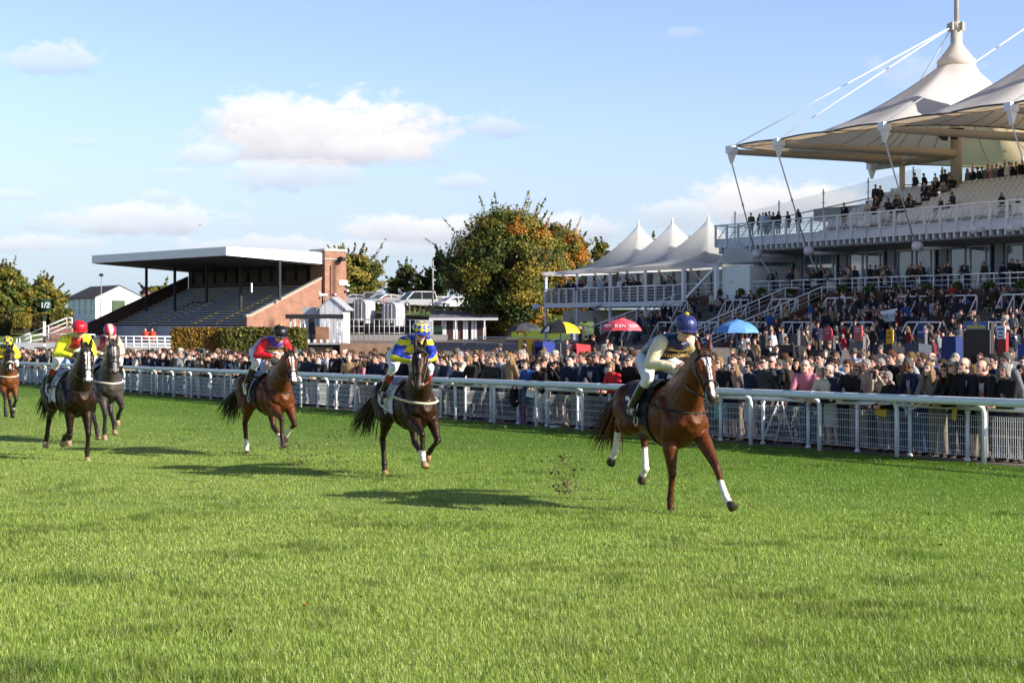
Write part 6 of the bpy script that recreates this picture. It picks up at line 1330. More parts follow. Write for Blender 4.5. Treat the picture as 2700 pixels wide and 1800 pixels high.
def hair_meshes():
    H = {}
    def shell(front, back, side, thick, top=.135, drop=0, n=30, messy=0):
        """hair shell over the skull: hairline heights in front, at the sides and at the back, with locks standing off it"""
        b = MB(); b.smooth = True; rr = random.Random(int(1000 * (front + back + side))); rings = []; lock = [rr.random() for _ in range(n)]; part = rr.uniform(-.6, .6)
        for k in range(9):
            t = k / 8; rg = []
            for j in range(n):
                a = 2 * math.pi * j / n; ca, sa = math.cos(a), math.sin(a); line = front + .018 * (lock[j] - .5) + .012 * sa * part if ca > .55 else (side + (front - side) * max(0, (ca - .2) / .35) if ca > .2 else side + (back - side) * max(0, min(1, (-ca + .1) / .7)))
                if ca < .3: line += .02 * (lock[j] - .5)
                z = line + (top - line) * t; zz = max(-1, min(1, (z - .02) / (top - .02 + .010))); r = math.sqrt(max(0, 1 - zz * zz)) if z > .02 else 1 - .16 * max(0, (.02 - z) / .12)
                r = r * (1 + messy * (lock[j] - .5) + messy * .5 * (rr.random() - .5)); x = ca * (.100 + thick) * r - .006; y = sa * (.078 + thick) * r
                if z < -.03 and ca > 0: x = min(x, .03); y = math.copysign(max(abs(y), .070), sa)
                rg.append((x, y, z + messy * .06 * (lock[(j * 7) % n] - .5) * t))
            rings.append(rg)
        b.rings(rings, cap=True); return b
    H['short'] = shell(.080, -.055, .0, .007, .134, messy=.10).mesh('hair', HAIR)
    H['crop'] = shell(.088, -.04, .015, .004, .127, messy=.04).mesh('hair', HAIR)
    H['bald'] = shell(.16, -.05, .0, .004, .050).mesh('hair', HAIR) if False else None
    b = MB(); b.smooth = True; n = 14
    b.rings([[((-.006 + math.cos(a) * (.106 - .01 * k)), math.sin(a) * (.084 - .004 * k), z) for a in np.linspace(1.35, 2 * math.pi - 1.35, n)] + [((-.006 + math.cos(a) * .09), math.sin(a) * .07, z) for a in np.linspace(2 * math.pi - 1.35, 1.35, n)] for k, z in enumerate((-.055, -.02, .03, .055))]); H['bald'] = b.mesh('hair', HAIR)
    H['bob'] = shell(.074, -.12, -.095, .012, .138, messy=.14).mesh('hair', HAIR)
    b = shell(.076, -.13, -.10, .009, .137, messy=.10); rr = random.Random(4)
    for i in range(26):
        a = R(60 + 240 * i / 25); x, y = math.cos(a) * .105 - .01, math.sin(a) * .088; b.tube([(x, y, -.02), (x * 1.05, y * 1.08, -.12), (x * 1.0 - .02, y * 1.1, -.22), (x * .9 - .02, y * 1.0, -.28 - .06 * rr.random())], [.022, .024, .02, .004], 6)
    H['long'] = b.mesh('hair', HAIR)
    b = shell(.084, -.05, -.005, .006, .133, messy=.06); b.lathe([(.012, -.04), (.04, -.02), (.048, .01), (.036, .04), (.01, .055)], 10, (-.12, 0, .06)); H['bun'] = b.mesh('hair', HAIR)
    H['curly'] = shell(.074, -.07, -.02, .016, .146, messy=.26).mesh('hair', HAIR)
    T = {}
    b = MB(); b.smooth = True; b.rings([[(-.004 + .118 * r * math.cos(6.283 * j / 18) + dx_, .096 * r * math.sin(6.283 * j / 18), z) for j in range(18)] for z, r, dx_ in ((.055, 1.0, 0), (.09, 1.06, .012), (.125, .95, .02), (.150, .55, .02), (.155, .05, .015))]); b.rings([[(.08 + .085 * math.cos(a), .075 * math.sin(a), z) for a in np.linspace(-1.57, 1.57, 9)] for z in (.062, .050)]); T['flat cap'] = b.mesh('hat', HATM)
    b = MB(); b.smooth = True; b.rings([[(-.004 + .112 * r * math.cos(6.283 * j / 18), .092 * r * math.sin(6.283 * j / 18), z) for j in range(18)] for z, r in ((.055, 1.0), (.11, .98), (.150, .86), (.165, .6), (.160, .1))]); b.lathe([(.085, .062), (.175, .050), (.18, .056), (.085, .072)], 22, (-.004, 0, 0)); T['brimmed hat'] = b.mesh('hat', HATM)
    G = {}
    b = MB(); b.smooth = True
    for s in (-1, 1):
        b.box((.098, s * .034, .010), (.012, .052, .036), s * .25); b.bar((.092, s * .058, .018), (-.01, s * .080, .012), .006, .010)
    b.box((.104, 0, .018), (.008, .022, .008)); G['sunglasses'] = b.mesh('sunglasses', LENS)
    b = MB()
    for s in (-1, 1):
        b.tube([(.100 - .012 * abs(math.cos(R(a)) * s), s * .034 + .024 * math.cos(R(a)), .008 + .018 * math.sin(R(a))) for a in range(0, 361, 45)], .003, 4, cap=False); b.bar((.092, s * .058, .016), (-.01, s * .080, .012), .004, .005)
    b.box((.104, 0, .012), (.006, .022, .004)); G['glasses'] = b.mesh('glasses', LENS)
    return H, T, G
HAIRS, HATS, SPECS = hair_meshes()
_pp = person_parts
PROTO = {(p, f): person_parts(p, .022, f) for p, f in (('stand', 0), ('stand', 1), ('cup', 0), ('cup', 1), ('lean', 0), ('lean', 1), ('photo', 0), ('photo', 1), ('cheer', 0))}
LOW = {(p, f): person_parts(p, .05, f) for p, f in (('stand', 0), ('stand', 1), ('cup', 0), ('cup', 1), ('lean', 0), ('lean', 1), ('photo', 0), ('sit', 0), ('sit', 1))}
PHONE = MB().box((0, 0, 0), (.012, .075, .15)).mesh('phone', BLACK); PAPER = MB().box((0, 0, 0), (.01, .16, .22)).mesh('race_card', mat('yellow_card', (.62, .38, .03), .6))
SKINS = [(.64, .38, .29), (.68, .42, .32), (.56, .32, .23), (.70, .46, .37), (.66, .35, .27), (.20, .10, .06)]
TOPS = {'black': (.012, .012, .014), 'navy': (.014, .019, .042), 'charcoal': (.035, .037, .042), 'dark brown': (.045, .030, .022), 'grey': (.14, .145, .155), 'pale grey': (.30, .31, .33), 'white': (.62, .62, .62), 'beige': (.34, .27, .20), 'taupe': (.19, .155, .13), 'olive': (.07, .07, .035), 'pale blue': (.27, .36, .55), 'burgundy': (.11, .015, .025), 'pink': (.50, .18, .24), 'red': (.42, .02, .025), 'blue': (.03, .08, .26), 'tan': (.26, .17, .09), 'cream': (.50, .45, .36), 'green': (.02, .13, .06)}
TOPW = dict(black=19, navy=15, charcoal=10, grey=9, white=6, beige=6, taupe=5, olive=3, burgundy=1, pink=1, red=1, blue=2, tan=2, cream=2); TOPW['dark brown'] = 6; TOPW['pale grey'] = 3; TOPW['pale blue'] = 2
HC = {'white': (.30, .28, .26), 'grey': (.10, .095, .09), 'brown': (.055, .030, .016), 'dark': (.014, .010, .008), 'blonde': (.28, .18, .08), 'auburn': (.10, .035, .015), 'fair': (.16, .10, .05)}
PR = random.Random(11)
def rnd_person(row):
    fem = PR.random() < .42; hc = PR.choices(list(HC), (.8, 2.4, 6.5, 6, 2 if fem else .5, .8, 2))[0]
    style = PR.choices(('long', 'bob', 'bun'), (5, 3, 1.5))[0] if fem else PR.choices(('short', 'crop', 'bald', 'curly'), (6.5, 3, 1.1, .8))[0]
    if style == 'bald' and hc not in ('white', 'grey', 'brown'): hc = 'grey'
    top = PR.choices(list(TOPW), list(TOPW.values()))[0]; pose = ('lean' if PR.random() < .72 else 'stand') if row == 0 else PR.choices(('stand', 'cup', 'photo', 'cheer'), (7, 2, 1.3, .12))[0]
    if pose == 'cheer': fem = False; style = 'short'
    return dict(fem=fem, hc=hc, style=style, top=top, pose=pose, suit=(not fem and top in ('black', 'navy', 'charcoal', 'grey', 'dark brown') and PR.random() < .6), spec=PR.choices((None, 'sunglasses', 'glasses'), (5.5, 2.8, 1.4))[0], hat=PR.choices((None, 'flat cap', 'brimmed hat'), (24, 2, 1))[0], skin=PR.choices(SKINS, (4, 5, 3, 4, 3, 1))[0], h=(.955 if fem else 1.03) + PR.uniform(-.045, .045), yaw=PR.gauss(0, 16))
def spec_person(s, **k):
    d = rnd_person(1); d.update(hat=None, spec=None, suit=False); d.update(k); return d
ORD = 'first second third fourth fifth sixth seventh eighth ninth tenth eleventh twelfth thirteenth fourteenth fifteenth sixteenth seventeenth eighteenth nineteenth twentieth twenty-first twenty-second twenty-third twenty-fourth twenty-fifth twenty-sixth twenty-seventh twenty-eighth twenty-ninth thirtieth thirty-first thirty-second thirty-third thirty-fourth thirty-fifth thirty-sixth thirty-seventh thirty-eighth thirty-ninth fortieth'.split()
def pants_of(d): return PR.choice(((.015, .016, .02), (.02, .025, .045), (.05, .05, .055), (.03, .05, .11), (.2, .17, .13), (.5, .5, .5) if d['fem'] else (.06, .05, .04)))
def make_person(d, pos, rz, label, group):
    q = PROTO[(d['pose'], int(d['fem']) if (d['pose'], 1) in PROTO else 0)]; o = link('person', q['body'], None, None, pos, rz); o.scale = (d['h'],) * 3; o.color = (*d['skin'], 1); tag(o, label, 'person', group)
    t = link('jacket' if not d['fem'] else 'top', q['top'], o); t.color = (*TOPS[d['top']], 1); sk = d['fem'] and PR.random() < .35; l = link('skirt' if sk else 'trousers', q['legs'] if sk else PROTO[(d['pose'], 0)]['legs'], o); l.color = (*pants_of(d), 1)
    if d['suit']:
        s = link('shirt', q['shirt'], o); s.color = (*PR.choice(((.45, .45, .47), (.42, .42, .44), (.34, .28, .34), (.22, .28, .40))), 1)
        if PR.random() < .7: s = link('tie', q['tie'], o); s.color = (*PR.choice(((.02, .025, .06), (.15, .01, .02), (.06, .06, .07), (.12, .05, .16))), 1)
    h = link('hair', HAIRS[d['style']], o); h.matrix_local = q['head']; h.color = (*HC[d['hc']], 1)
    if d['hat']: h = link('hat', HATS[d['hat']], o); h.matrix_local = q['head']; h.color = (*PR.choice(((.06, .05, .035), (.10, .085, .06), (.05, .02, .012), (.02, .02, .022), (.4, .36, .28))), 1)
    if d['spec']: h = link(d['spec'], SPECS[d['spec']], o); h.matrix_local = q['head']
    return o
BIG = dict(v=[], c=[], ls=[], li=[], n=0, nl=0)
def arrays(me):
    V = verts_of(me); L = np.empty(len(me.loops), np.int32); me.loops.foreach_get('vertex_index', L); S = np.empty(len(me.polygons), np.int32); me.polygons.foreach_get('loop_start', S)
    C = np.ones((len(V), 3), np.float32)
    if 'Col' in me.color_attributes: c = np.empty(len(V) * 4, np.float32); me.color_attributes['Col'].data.foreach_get('color', c); C = c.reshape(-1, 4)[:, :3]
    return V, C, L, S
ACACHE = {}
def big_add(me, M, col):
    if me.name_full not in ACACHE: ACACHE[me.name_full] = arrays(me)
    V, C, L, S = ACACHE[me.name_full]; M = np.array(M); BIG['v'].append((V @ M[:3, :3].T + M[:3, 3]).astype(np.float32)); BIG['c'].append(C * np.array(col, np.float32)); BIG['li'].append(L + BIG['n']); BIG['ls'].append(S + BIG['nl']); BIG['n'] += len(V); BIG['nl'] += len(L)
def far_person(d, pos, rz):
    q = LOW.get((d['pose'], int(d['fem']))) or LOW[('stand', int(d['fem']))]; M = Matrix.Translation(pos) @ Matrix.Rotation(rz, 4, 'Z') @ Matrix.Scale(d['h'], 4)
    big_add(q['body'], M, d['skin']); big_add(q['top'], M, TOPS[d['top']]); big_add(q['legs'] if not d['fem'] or PR.random() < .3 or d['pose'] == 'sit' else LOW[(d['pose'] if (d['pose'], 0) in LOW else 'stand', 0)]['legs'], M, pants_of(d)); big_add(HAIRS[d['style']], M @ q['head'], HC[d['hc']])
    if d['suit']: big_add(q['shirt'], M, (.45, .45, .47))
    if d['spec'] == 'sunglasses': big_add(SPECS['sunglasses'], M @ q['head'], (.02, .02, .02))
    if d['hat']: big_add(HATS[d['hat']], M @ q['head'], (.1, .085, .06))
def rail_crowd():
    spots = []; face = math.atan2(-RF.ey.y, -RF.ey.x)
    def add(s, w, d, row): spots.append((s, w, d, row))
    named = [  # (photo x of the head, row distance behind the fence, who)
        (1925, 1.0, dict(fem=True, hc='blonde', style='bob', top='black', spec='sunglasses', pose='lean')), (1908, 1.9, dict(fem=False, hc='brown', style='crop', top='navy', suit=True, pose='stand')), (2058, 2.2, dict(fem=False, hc='grey', style='curly', top='taupe', pose='cup')),
        (2086, 1.25, dict(fem=False, hc='fair', style='crop', top='dark brown', pose='stand', yaw=-55)), (2142, 1.6, dict(fem=False, hc='grey', style='crop', top='navy', suit=True, pose='stand')), (2120, 2.6, dict(fem=False, hc='auburn', style='crop', top='black', pose='stand')),
        (2196, 1.0, dict(fem=True, hc='white', style='bob', top='cream', pose='lean')), (2226, 1.05, dict(fem=False, hc='white', style='bald', top='navy', spec='glasses', suit=True, pose='lean')), (2266, 1.0, dict(fem=True, hc='auburn', style='bob', top='black', spec='glasses', pose='lean')),
        (2292, 1.8, dict(fem=False, hc='white', style='short', top='beige', spec='glasses', pose='stand')), (2319, 1.9, dict(fem=False, hc='dark', style='short', top='charcoal', pose='stand')), (2336, 1.0, dict(fem=True, hc='dark', style='long', top='beige', pose='photo')),
        (2356, 2.3, dict(fem=False, hc='auburn', style='curly', top='black', pose='stand', h=1.09)), (2375, 1.02, dict(fem=True, hc='white', style='bob', top='black', spec='sunglasses', pose='lean')), (2390, 2.0, dict(fem=False, hc='grey', style='short', top='olive', hat='flat cap', pose='stand')),
        (2412, 1.5, dict(fem=False, hc='fair', style='bun', top='pale grey', spec='sunglasses', pose='stand', h=1.08, yaw=-30)), (2443, 1.05, dict(fem=False, hc='grey', style='crop', top='navy', suit=True, pose='lean', skin=(.16, .08, .05))), (2476, 1.0, dict(fem=True, hc='blonde', style='long', top='taupe', pose='lean')),
        (2440, 2.4, dict(fem=False, hc='brown', style='short', top='charcoal', spec='sunglasses', pose='stand')), (2492, 2.1, dict(fem=True, hc='brown', style='long', top='pink', pose='stand', h=1.0)), (2526, 1.0, dict(fem=True, hc='brown', style='long', top='black', spec='glasses', pose='lean')),
        (2553, 1.0, dict(fem=True, hc='white', style='bob', top='black', spec='sunglasses', pose='lean')), (2582, 1.05, dict(fem=False, hc='grey', style='bald', top='black', spec='glasses', suit=True, pose='lean', h=1.08)), (2604, 2.2, dict(fem=False, hc='grey', style='short', top='dark brown', hat='brimmed hat', pose='stand')),
        (2627, 2.6, dict(fem=False, hc='dark', style='short', top='navy', spec='glasses', suit=True, pose='stand')), (2634, 1.0, dict(fem=False, hc='grey', style='bald', top='black', suit=True, pose='lean')), (2661, 2.1, dict(fem=False, hc='grey', style='curly', top='grey', pose='stand')), (2692, 1.05, dict(fem=True, hc='white', style='bob', top='black', pose='lean', h=1.02)),
        (1540, 1.6, dict(fem=False, hc='brown', style='short', top='grey', pose='photo')), (1350, 1.0, dict(fem=True, hc='blonde', style='long', top='tan', pose='stand')), (1438, 1.6, dict(fem=False, hc='grey', style='short', top='black', hat='flat cap', pose='photo')), (1262, 1.0, dict(fem=True, hc='blonde', style='bob', top='black', spec='sunglasses', pose='lean')),
        (1610, 1.0, dict(fem=False, hc='white', style='bald', top='black', suit=True, pose='stand')), (1635, 1.0, dict(fem=True, hc='blonde', style='bob', top='red', spec='sunglasses', pose='lean')), (1665, 1.2, dict(fem=False, hc='grey', style='short', top='black', spec='sunglasses', pose='stand')), (1295, 1.8, dict(fem=False, hc='white', style='curly', top='dark brown', spec='glasses', pose='stand'))]
    taken = []
    for px, w, k in named:
        s = RF.on_y(px, 900, w)[0]; d = spec_person(0, **k); d.setdefault('yaw', 0); d['yaw'] = k.get('yaw', PR.gauss(0, 12)); row = 0 if w < 1.3 else 1 if w < 1.85 else 2; add(s, w, d, row); taken.append((s, w))
    for row, (w, stp) in enumerate(((1.0, .60), (1.55, .62), (2.15, .60), (2.85, .62), (3.7, .75), (4.8, .8), (6.2, 1.0))):
        s = 2.2
        while s > -77:
            ww = w + PR.uniform(-.12, .18)
            if all(abs(s - a) + abs(ww - b) * .6 > .50 for a, b in taken) and PR.random() < (.95, .9, .85, .75, .6, .5, .45)[row]: add(s, ww, rnd_person(row), row)
            s -= stp * PR.uniform(.75, 1.25)
    spots.sort(key=lambda t: (RF.w(t[0], t[1]).y + (30 if t[3] > 3 else 0)))
    n_ind = 0; seen = {}
    rows = ('front row', 'second row', 'third row', 'fourth row')
    for s, w, d, row in spots:
        p = RF.w(s, w); p.z = -K * p.y
        if p.x / p.y * F + 1350 > 2745: continue
        # they look towards the oncoming horses and the leader
        rz = face + R(d['yaw']) + R(18 if s < -12 else -6 if s > -5 else 6)
        if row < 4 and n_ind < 284:
            k = max(0, round((-.1 - s) / 2.015)); side = 'left of' if -.1 - 2.015 * k > s else 'right of'
            bits = ['person', f"{d['top']} {'suit' if d['suit'] else 'jacket' if not d['fem'] else 'top'}"]
            bits.append(d['hat'] if d['hat'] else f"{'balding' if d['style'] == 'bald' else d['hc']} {'head' if d['style'] == 'bald' else 'curls' if d['style'] == 'curly' else 'hair'}")
            if d['spec']: bits.append(d['spec'])
            lb = ', '.join(bits) + f", {rows[row]}, {side} {ORD[k]} rail post from right"
            if lb in seen:
                lb = lb.replace('person,', 'taller person,' if d['h'] > seen[lb] else 'shorter person,')
                if lb in seen: far_person(d, p, rz); continue
            seen[lb] = d['h']; o = make_person(d, p, rz, lb, 'spectators along the fence'); n_ind += 1
            if d['pose'] in ('photo',):
                c = link('phone', PHONE, None, None, o.matrix_basis @ (Vector((.40, 0, 1.60))), rz); tag(c, f"phone held up by {lb.replace('person, ', '').split(',')[0]} wearer, {rows[row]}, {side} {ORD[k]} rail post", 'phone', 'phones held up by spectators')
        else: far_person(d, p, rz)
    return n_ind
N_IND = rail_crowd()
def stand_crowd():
    face = math.atan2(-GF.ey.y, -GF.ey.x)
    def put(x, y, z, pose=None, yaw=20, h=1.0, dark=.8):
        d = rnd_person(2); d['yaw'] = PR.gauss(0, 20); d['h'] *= h
        if pose: d['pose'] = pose
        if PR.random() < .45: d['top'] = PR.choice(('black', 'navy', 'charcoal', 'dark brown'))
        p = GF.w(x, y, z); far_person(d, p, face + R(yaw + d['yaw']))
    for i in range(300):         # terrace
        x = PR.uniform(.6, 44) if PR.random() < .4 else PR.uniform(19, 44); y = PR.choice((-1.6, -2.1, -2.1, -3.0, -4.4, -5.5, -6.8, -6.8, -7.1, -8.5, -9.6, -10.8, -12.2)) + PR.uniform(-.15, .15)
        if 12.8 < x < 13.9 or 16.8 < x < 17.9: continue
        ys = -13.5 + .5 * math.floor((y + 13.5) / .5); put(x, y, ZT(ys) - .2 + .0, 'sit' if PR.random() < .12 else PR.choice(('stand', 'cup', 'stand')))
    for i in range(62):          # lower balcony
        x = PR.choice((5.6, 6.2, 7.0)) + PR.uniform(-.8, .8) if PR.random() < .08 else PR.uniform(10, 43); put(x, .42 + PR.choice((0, 0, 0, .7)), STAND_FL, 'lean' if PR.random() < .5 else 'stand', h=1.03)
    for px in (1981, 2003, 2012, 2021, 2030, 2040, 2052, 2078, 2105, 2227): x = GF.on_y(px, 580, .8)[0]; put(x, .8, 8.78, 'stand', h=1.04, dark=1)
    for px in (2408, 2462, 2480, 2487, 2547, 2585, 2598, 2675, 2691, 2370, 2384, 2560, 2575, 2612, 2622, 2634, 2644, 2655, 2664, 2683, 2697, 2500, 2432): x = GF.on_y(px, 500, 9.2)[0]; put(x, 9.4 if px > 2400 else 6.8, 11.5 if px > 2400 else 10.6, 'stand', h=1.05, dark=1)
    for k in range(40): x = PR.choice((PR.uniform(33, 38), PR.uniform(22, 42), PR.uniform(17, 22))); r = PR.choice((1, 2, 3, 6, 7)); put(x, 2.45 + r * .8, 8.66 + (r + 1) * .33 + .02, 'sit', h=1.05)
    for i in range(30):          # pavilion
        x0 = GF.on_y(1450, 740, -.1)[0]; x1 = GF.on_y(1785, 740, -.1)[0]; put(PR.uniform(x0, x1), -.05 + PR.choice((0, 0, .6)), GF.on_y(1620, 796, -.5)[1], 'lean' if PR.random() < .4 else 'stand', h=1.18)
    # people on the tarmac round the bookmakers' pitches
    for i in range(190):
        s = PR.uniform(-46, 4); w = PR.uniform(8, 36); p = RF.w(s, w); p.z = ground_z(p.x, p.y); d = rnd_person(2); d['pose'] = PR.choice(('stand', 'cup'))
        if abs(p.x / p.y) < .36: far_person(d, p, math.atan2(-RF.ey.y, -RF.ey.x) + R(PR.gauss(10, 40)))
stand_crowd()
def finish_crowd():
    V = np.concatenate(BIG['v']); C = np.concatenate(BIG['c']); L = np.concatenate(BIG['li']); S = np.concatenate(BIG['ls']); me = bpy.data.meshes.new('crowd')
    me.vertices.add(len(V)); me.vertices.foreach_set('co', V.ravel()); me.loops.add(len(L)); me.loops.foreach_set('vertex_index', L.astype(np.int32)); me.polygons.add(len(S)); me.polygons.foreach_set('loop_start', S.astype(np.int32))
    me.update(calc_edges=True); set_col(me, C); me.polygons.foreach_set('use_smooth', [True] * len(S))
    tag(link('crowd', me, None, mat('crowd_cloth', attr=True, rough=.75, spec=.2)), 'further spectators filling the terrace, balconies and the rear of the crowd', 'crowd', None, 'stuff')
finish_crowd()
# ------------------------------------------------------------------ bookmakers' pitches, umbrellas, flowers, clods
def umbrella(label, px, pyt, pyb, pxw, Y, cols, txt=None, blobs=False):
    k = Y / F; o = P(px, pyb, Y); gz_ = ground_z(o.x, o.y); r = pxw * k / 2; h = (pyb - pyt) * k; g = thing('umbrella', label, 'umbrella', (o.x, o.y, gz_), 0, "bookmakers' umbrellas"); z0 = o.z - gz_
    n = 8; mats = [mat('umbrella' + str(c), c, .55) for c in cols]
    b = MB(); m = 6; b.smooth = True
    def pt(i, j):           # rib i, ring j: domed, scalloped between ribs
        a = 2 * math.pi * i / n + .25; t = j / m; return Vector((math.cos(a) * r * math.sin(t * 1.35) / math.sin(1.35), math.sin(a) * r * math.sin(t * 1.35) / math.sin(1.35), z0 + h * (math.cos(t * 1.35) - math.cos(1.35)) / (1 - math.cos(1.35))))
    for i in range(n):
        b.cur = i % len(mats)
        for j in range(m):
            for u0, u1 in ((0, .5), (.5, 1)):
                def q(u_, jj): p = pt(i, jj).lerp(pt(i + 1, jj), u_); return p * 1.0 - Vector((0, 0, .0)) + Vector((0, 0, -.05 * h * math.sin(math.pi * u_) * jj / m * -1))
                b.add([q(u0, j), q(u0, j + 1), q(u1, j + 1), q(u1, j)], [(0, 1, 2, 3)])
    b.build('canopy', mats, g)
    b = MB(); b.lathe([(r * .34, z0 + h * .90), (r * .2, z0 + h * 1.03), (.03, z0 + h * 1.09), (.015, z0 + h * 1.16)], 8); b.build('vent_cap', mats[0], g)
    b = MB(); b.tube([(0, 0, 0), (0, 0, z0 + h)], .025, 8); b.build('pole', GREY, g)
    b = MB()
    for i in range(n): b.tube([(0, 0, z0 + h * .5), pt(i, m) - Vector((0, 0, .01))], .008, 4)
    b.build('ribs', GREY, g)
    if txt:
        for i in (3, 4, 5, 6):
            lo = (pt(i, 5.3) + pt(i + 1, 5.3)) / 2; hi = (pt(i, 3.9) + pt(i + 1, 3.9)) / 2; r_ = pt(i + 1, 5) - pt(i, 5); M = face_matrix((lo + hi) / 2, r_, hi - lo); M.translation = M.translation + M.to_3x3() @ Vector((0, 0, .05))
            text(txt, .25, mat('umbrella_letters', (.75, .62, .62), .6), g, M, bold=.004, spacing=1.1)
    if blobs:
        a = R(222); c = Vector((math.cos(a) * r * .84, math.sin(a) * r * .84, z0 + h * .33)); M = face_matrix(c + Vector((math.cos(a), math.sin(a), .6)) * .03, Vector((-math.sin(a), math.cos(a), 0)), Vector((0, 0, 1)) - Vector((math.cos(a), math.sin(a), 0)) * .6)
        b = MB(); b.prism([(-.15, -.16, 0), (.13, -.16, 0), (.15, .02, 0), (.06, .16, 0), (-.04, .14, 0), (-.10, .02, 0)], (0, 0, .01)); q = b.build('white_emblem', WHITE, g); q.matrix_local = M
umbrella('dark grey umbrella above the yellow bookmaker cover', 1384, 851, 873, 92, 84, [(.035, .038, .043), (.075, .075, .08)])
umbrella('black and yellow panelled umbrella with a white emblem', 1478, 847, 879, 114, 80, [(.02, .02, .022), (.02, .02, .022), (.66, .44, .02), (.02, .02, .022), (.02, .02, .022), (.02, .02, .022), (.66, .44, .02), (.66, .44, .02)], blobs=True)
umbrella('red umbrella lettered KZN in front of the terrace steps', 1639, 841, 872, 114, 80, [(.62, .085, .12), (.55, .065, .095)], 'KZN')
umbrella('sky blue umbrella to the right of the leading jockey', 1943, 845, 878, 124, 72, [(.10, .26, .55), (.14, .32, .62)])
SIGN_Y = {}
def post_sign(label, px0, px1, py0, py1, Y, col, lines, lcol, pypost=985, round_top=False, postcol=(.05, .052, .058), extra=None, postw=None, name='bookmaker_sign'):
    k = Y / F; a, c = P(px0, py0, Y), P(px1, py1, Y); w, h = c.x - a.x, a.z - c.z; zg = ground_z((a.x + c.x) / 2, Y); g = thing(name, label, 'sign', ((a.x + c.x) / 2, Y, zg), R(-46)); w *= 1.2; zt, zb = a.z - zg, c.z - zg
    pw = postw or w * 1.0; b = MB(); b.box((pw * .04, .12, zb / 2), (pw, .16, zb)); b.box((pw * .55, .12, zb / 2 + .1), (.04, .18, zb + .2)); b.build('post', mat('sign_post' + str(postcol), postcol, .6, noise=(3, .15)), g)
    m = mat('sign' + str(col), col, .5)
    if round_top: b = MB(); pts = [(-w / 2, 0, zb), (w / 2, 0, zb)] + [(w / 2 * math.cos(q), 0, zt - w / 2 + w / 2 * math.sin(q)) for q in np.linspace(0, math.pi, 14)]; b.prism(pts, (0, .06, 0)); b.build('board', m, g)
    else: b = MB(); b.box((0, .03, (zt + zb) / 2), (w, .06, h)); b.build('board', m, g)
    for txt, size, fz, sq in lines: text(txt, size, mat('sign_letters' + str(lcol), lcol, .6), g, face_matrix((0, -.012, zb + h * fz), (1, 0, 0), (0, 0, 1)), bold=.006, squeeze=sq)
    if extra: extra(g, w, zt, zb)
    return g
def hx(g, w, zt, zb):
    b = MB(); b.box((0, .10, (zb - .02) / 2 + .0), (w * 1.06, .14, zb - .03)); b.build('display_panel', mat('led_panel', (.035, .024, .020), .5, noise=(40, .2)), g)
    b = MB(); b.box((-w * .54, .10, zb / 2), (.03, .18, zb)); b.box((w * .54, .1, zb / 2), (.03, .18, zb)); b.build('frame', GREY, g)
    b = MB(); z0, z1 = zb + .005, zt - .005
    for z in (z0, z1): b.box((0, -.008, z), (w, .012, .008))
    for x in (-w / 2, w / 2): b.box((x, -.008, (z0 + z1) / 2), (.008, .012, z1 - z0))
    b.build('yellow_border', mat('border_cream', (.60, .52, .22), .6), g)
post_sign('tall dark display board topped by a blue sign reading Peter HOUGHTON', 2544, 2604, 847, 868.5, 45, (.04, .13, .42), [('HOUGHTON', .118, .32, .86)], (.72, .62, .08), extra=lambda g, w, zt, zb: (hx(g, w, zt, zb), text('Peter', .085, mat('border_cream'), g, face_matrix((0, -.012, zb + (zt - zb) * .76), (1, 0, 0), (0, 0, 1)), bold=.002)), postcol=(.03, .022, .02))
post_sign('white West End Racing sign on a red bookmaker post', 2629, 2649, 859, 893, 50, (.66, .67, .72), [('West End', .058, .74, .85), ('Racing', .06, .45, .9), ('Southampton', .040, .18, .8)], (.02, .03, .10), postcol=(.26, .025, .02), postw=.25)
post_sign('red round-topped bookmaker sign beside the stair rail', 2170, 2193, 861, 898, 62, (.40, .045, .06), [('RACING', .07, .55, .8), ('BOOKMAKER', .05, .78, .8)], (.65, .45, .45), round_top=True)
post_sign('pinkish red and white two part bookmaker sign on a grey post', 2251, 2272, 858, 899, 60, (.45, .10, .09), [('M G OVER', .065, .80, .75), ('OUTDOOR', .05, .62, .75)], (.72, .60, .55), postcol=(.12, .125, .135))
post_sign('yellow Sam Harris sign with red letters', 2337, 2354, 868, 914, 56, (.62, .36, .02), [('Sam', .085, .80, .85), ('Harris', .075, .55, .85), ('Harris', .075, .15, .85)], (.45, .05, .02), postcol=(.02, .02, .022))
post_sign('dark blue sign lettered HARLTONS on a grey post', 2418, 2435, 858, 890, 58, (.03, .045, .16), [('HARLTONS', .05, .45, .75)], (.6, .62, .7), postcol=(.10, .105, .11))
post_sign('plain dark grey bookmaker post with no lettering', 2083, 2100, 880, 884, 60, (.08, .085, .09), [], (.5, .5, .5), postcol=(.075, .08, .09))
post_sign('narrow dark post beneath the blue umbrella', 1938, 1952, 878, 880, 73, (.02, .02, .022), [], (.5, .5, .5), postcol=(.018, .018, .02))
post_sign('slim black post with a white card between the black-yellow and red umbrellas', 1523, 1533, 860, 868, 80, (.62, .62, .62), [], (.5, .5, .5), postcol=(.018, .018, .02))
post_sign('dark tall post right of the blue umbrella', 2003, 2016, 882, 890, 66, (.04, .035, .03), [], (.5, .5, .5), postcol=(.035, .03, .028))
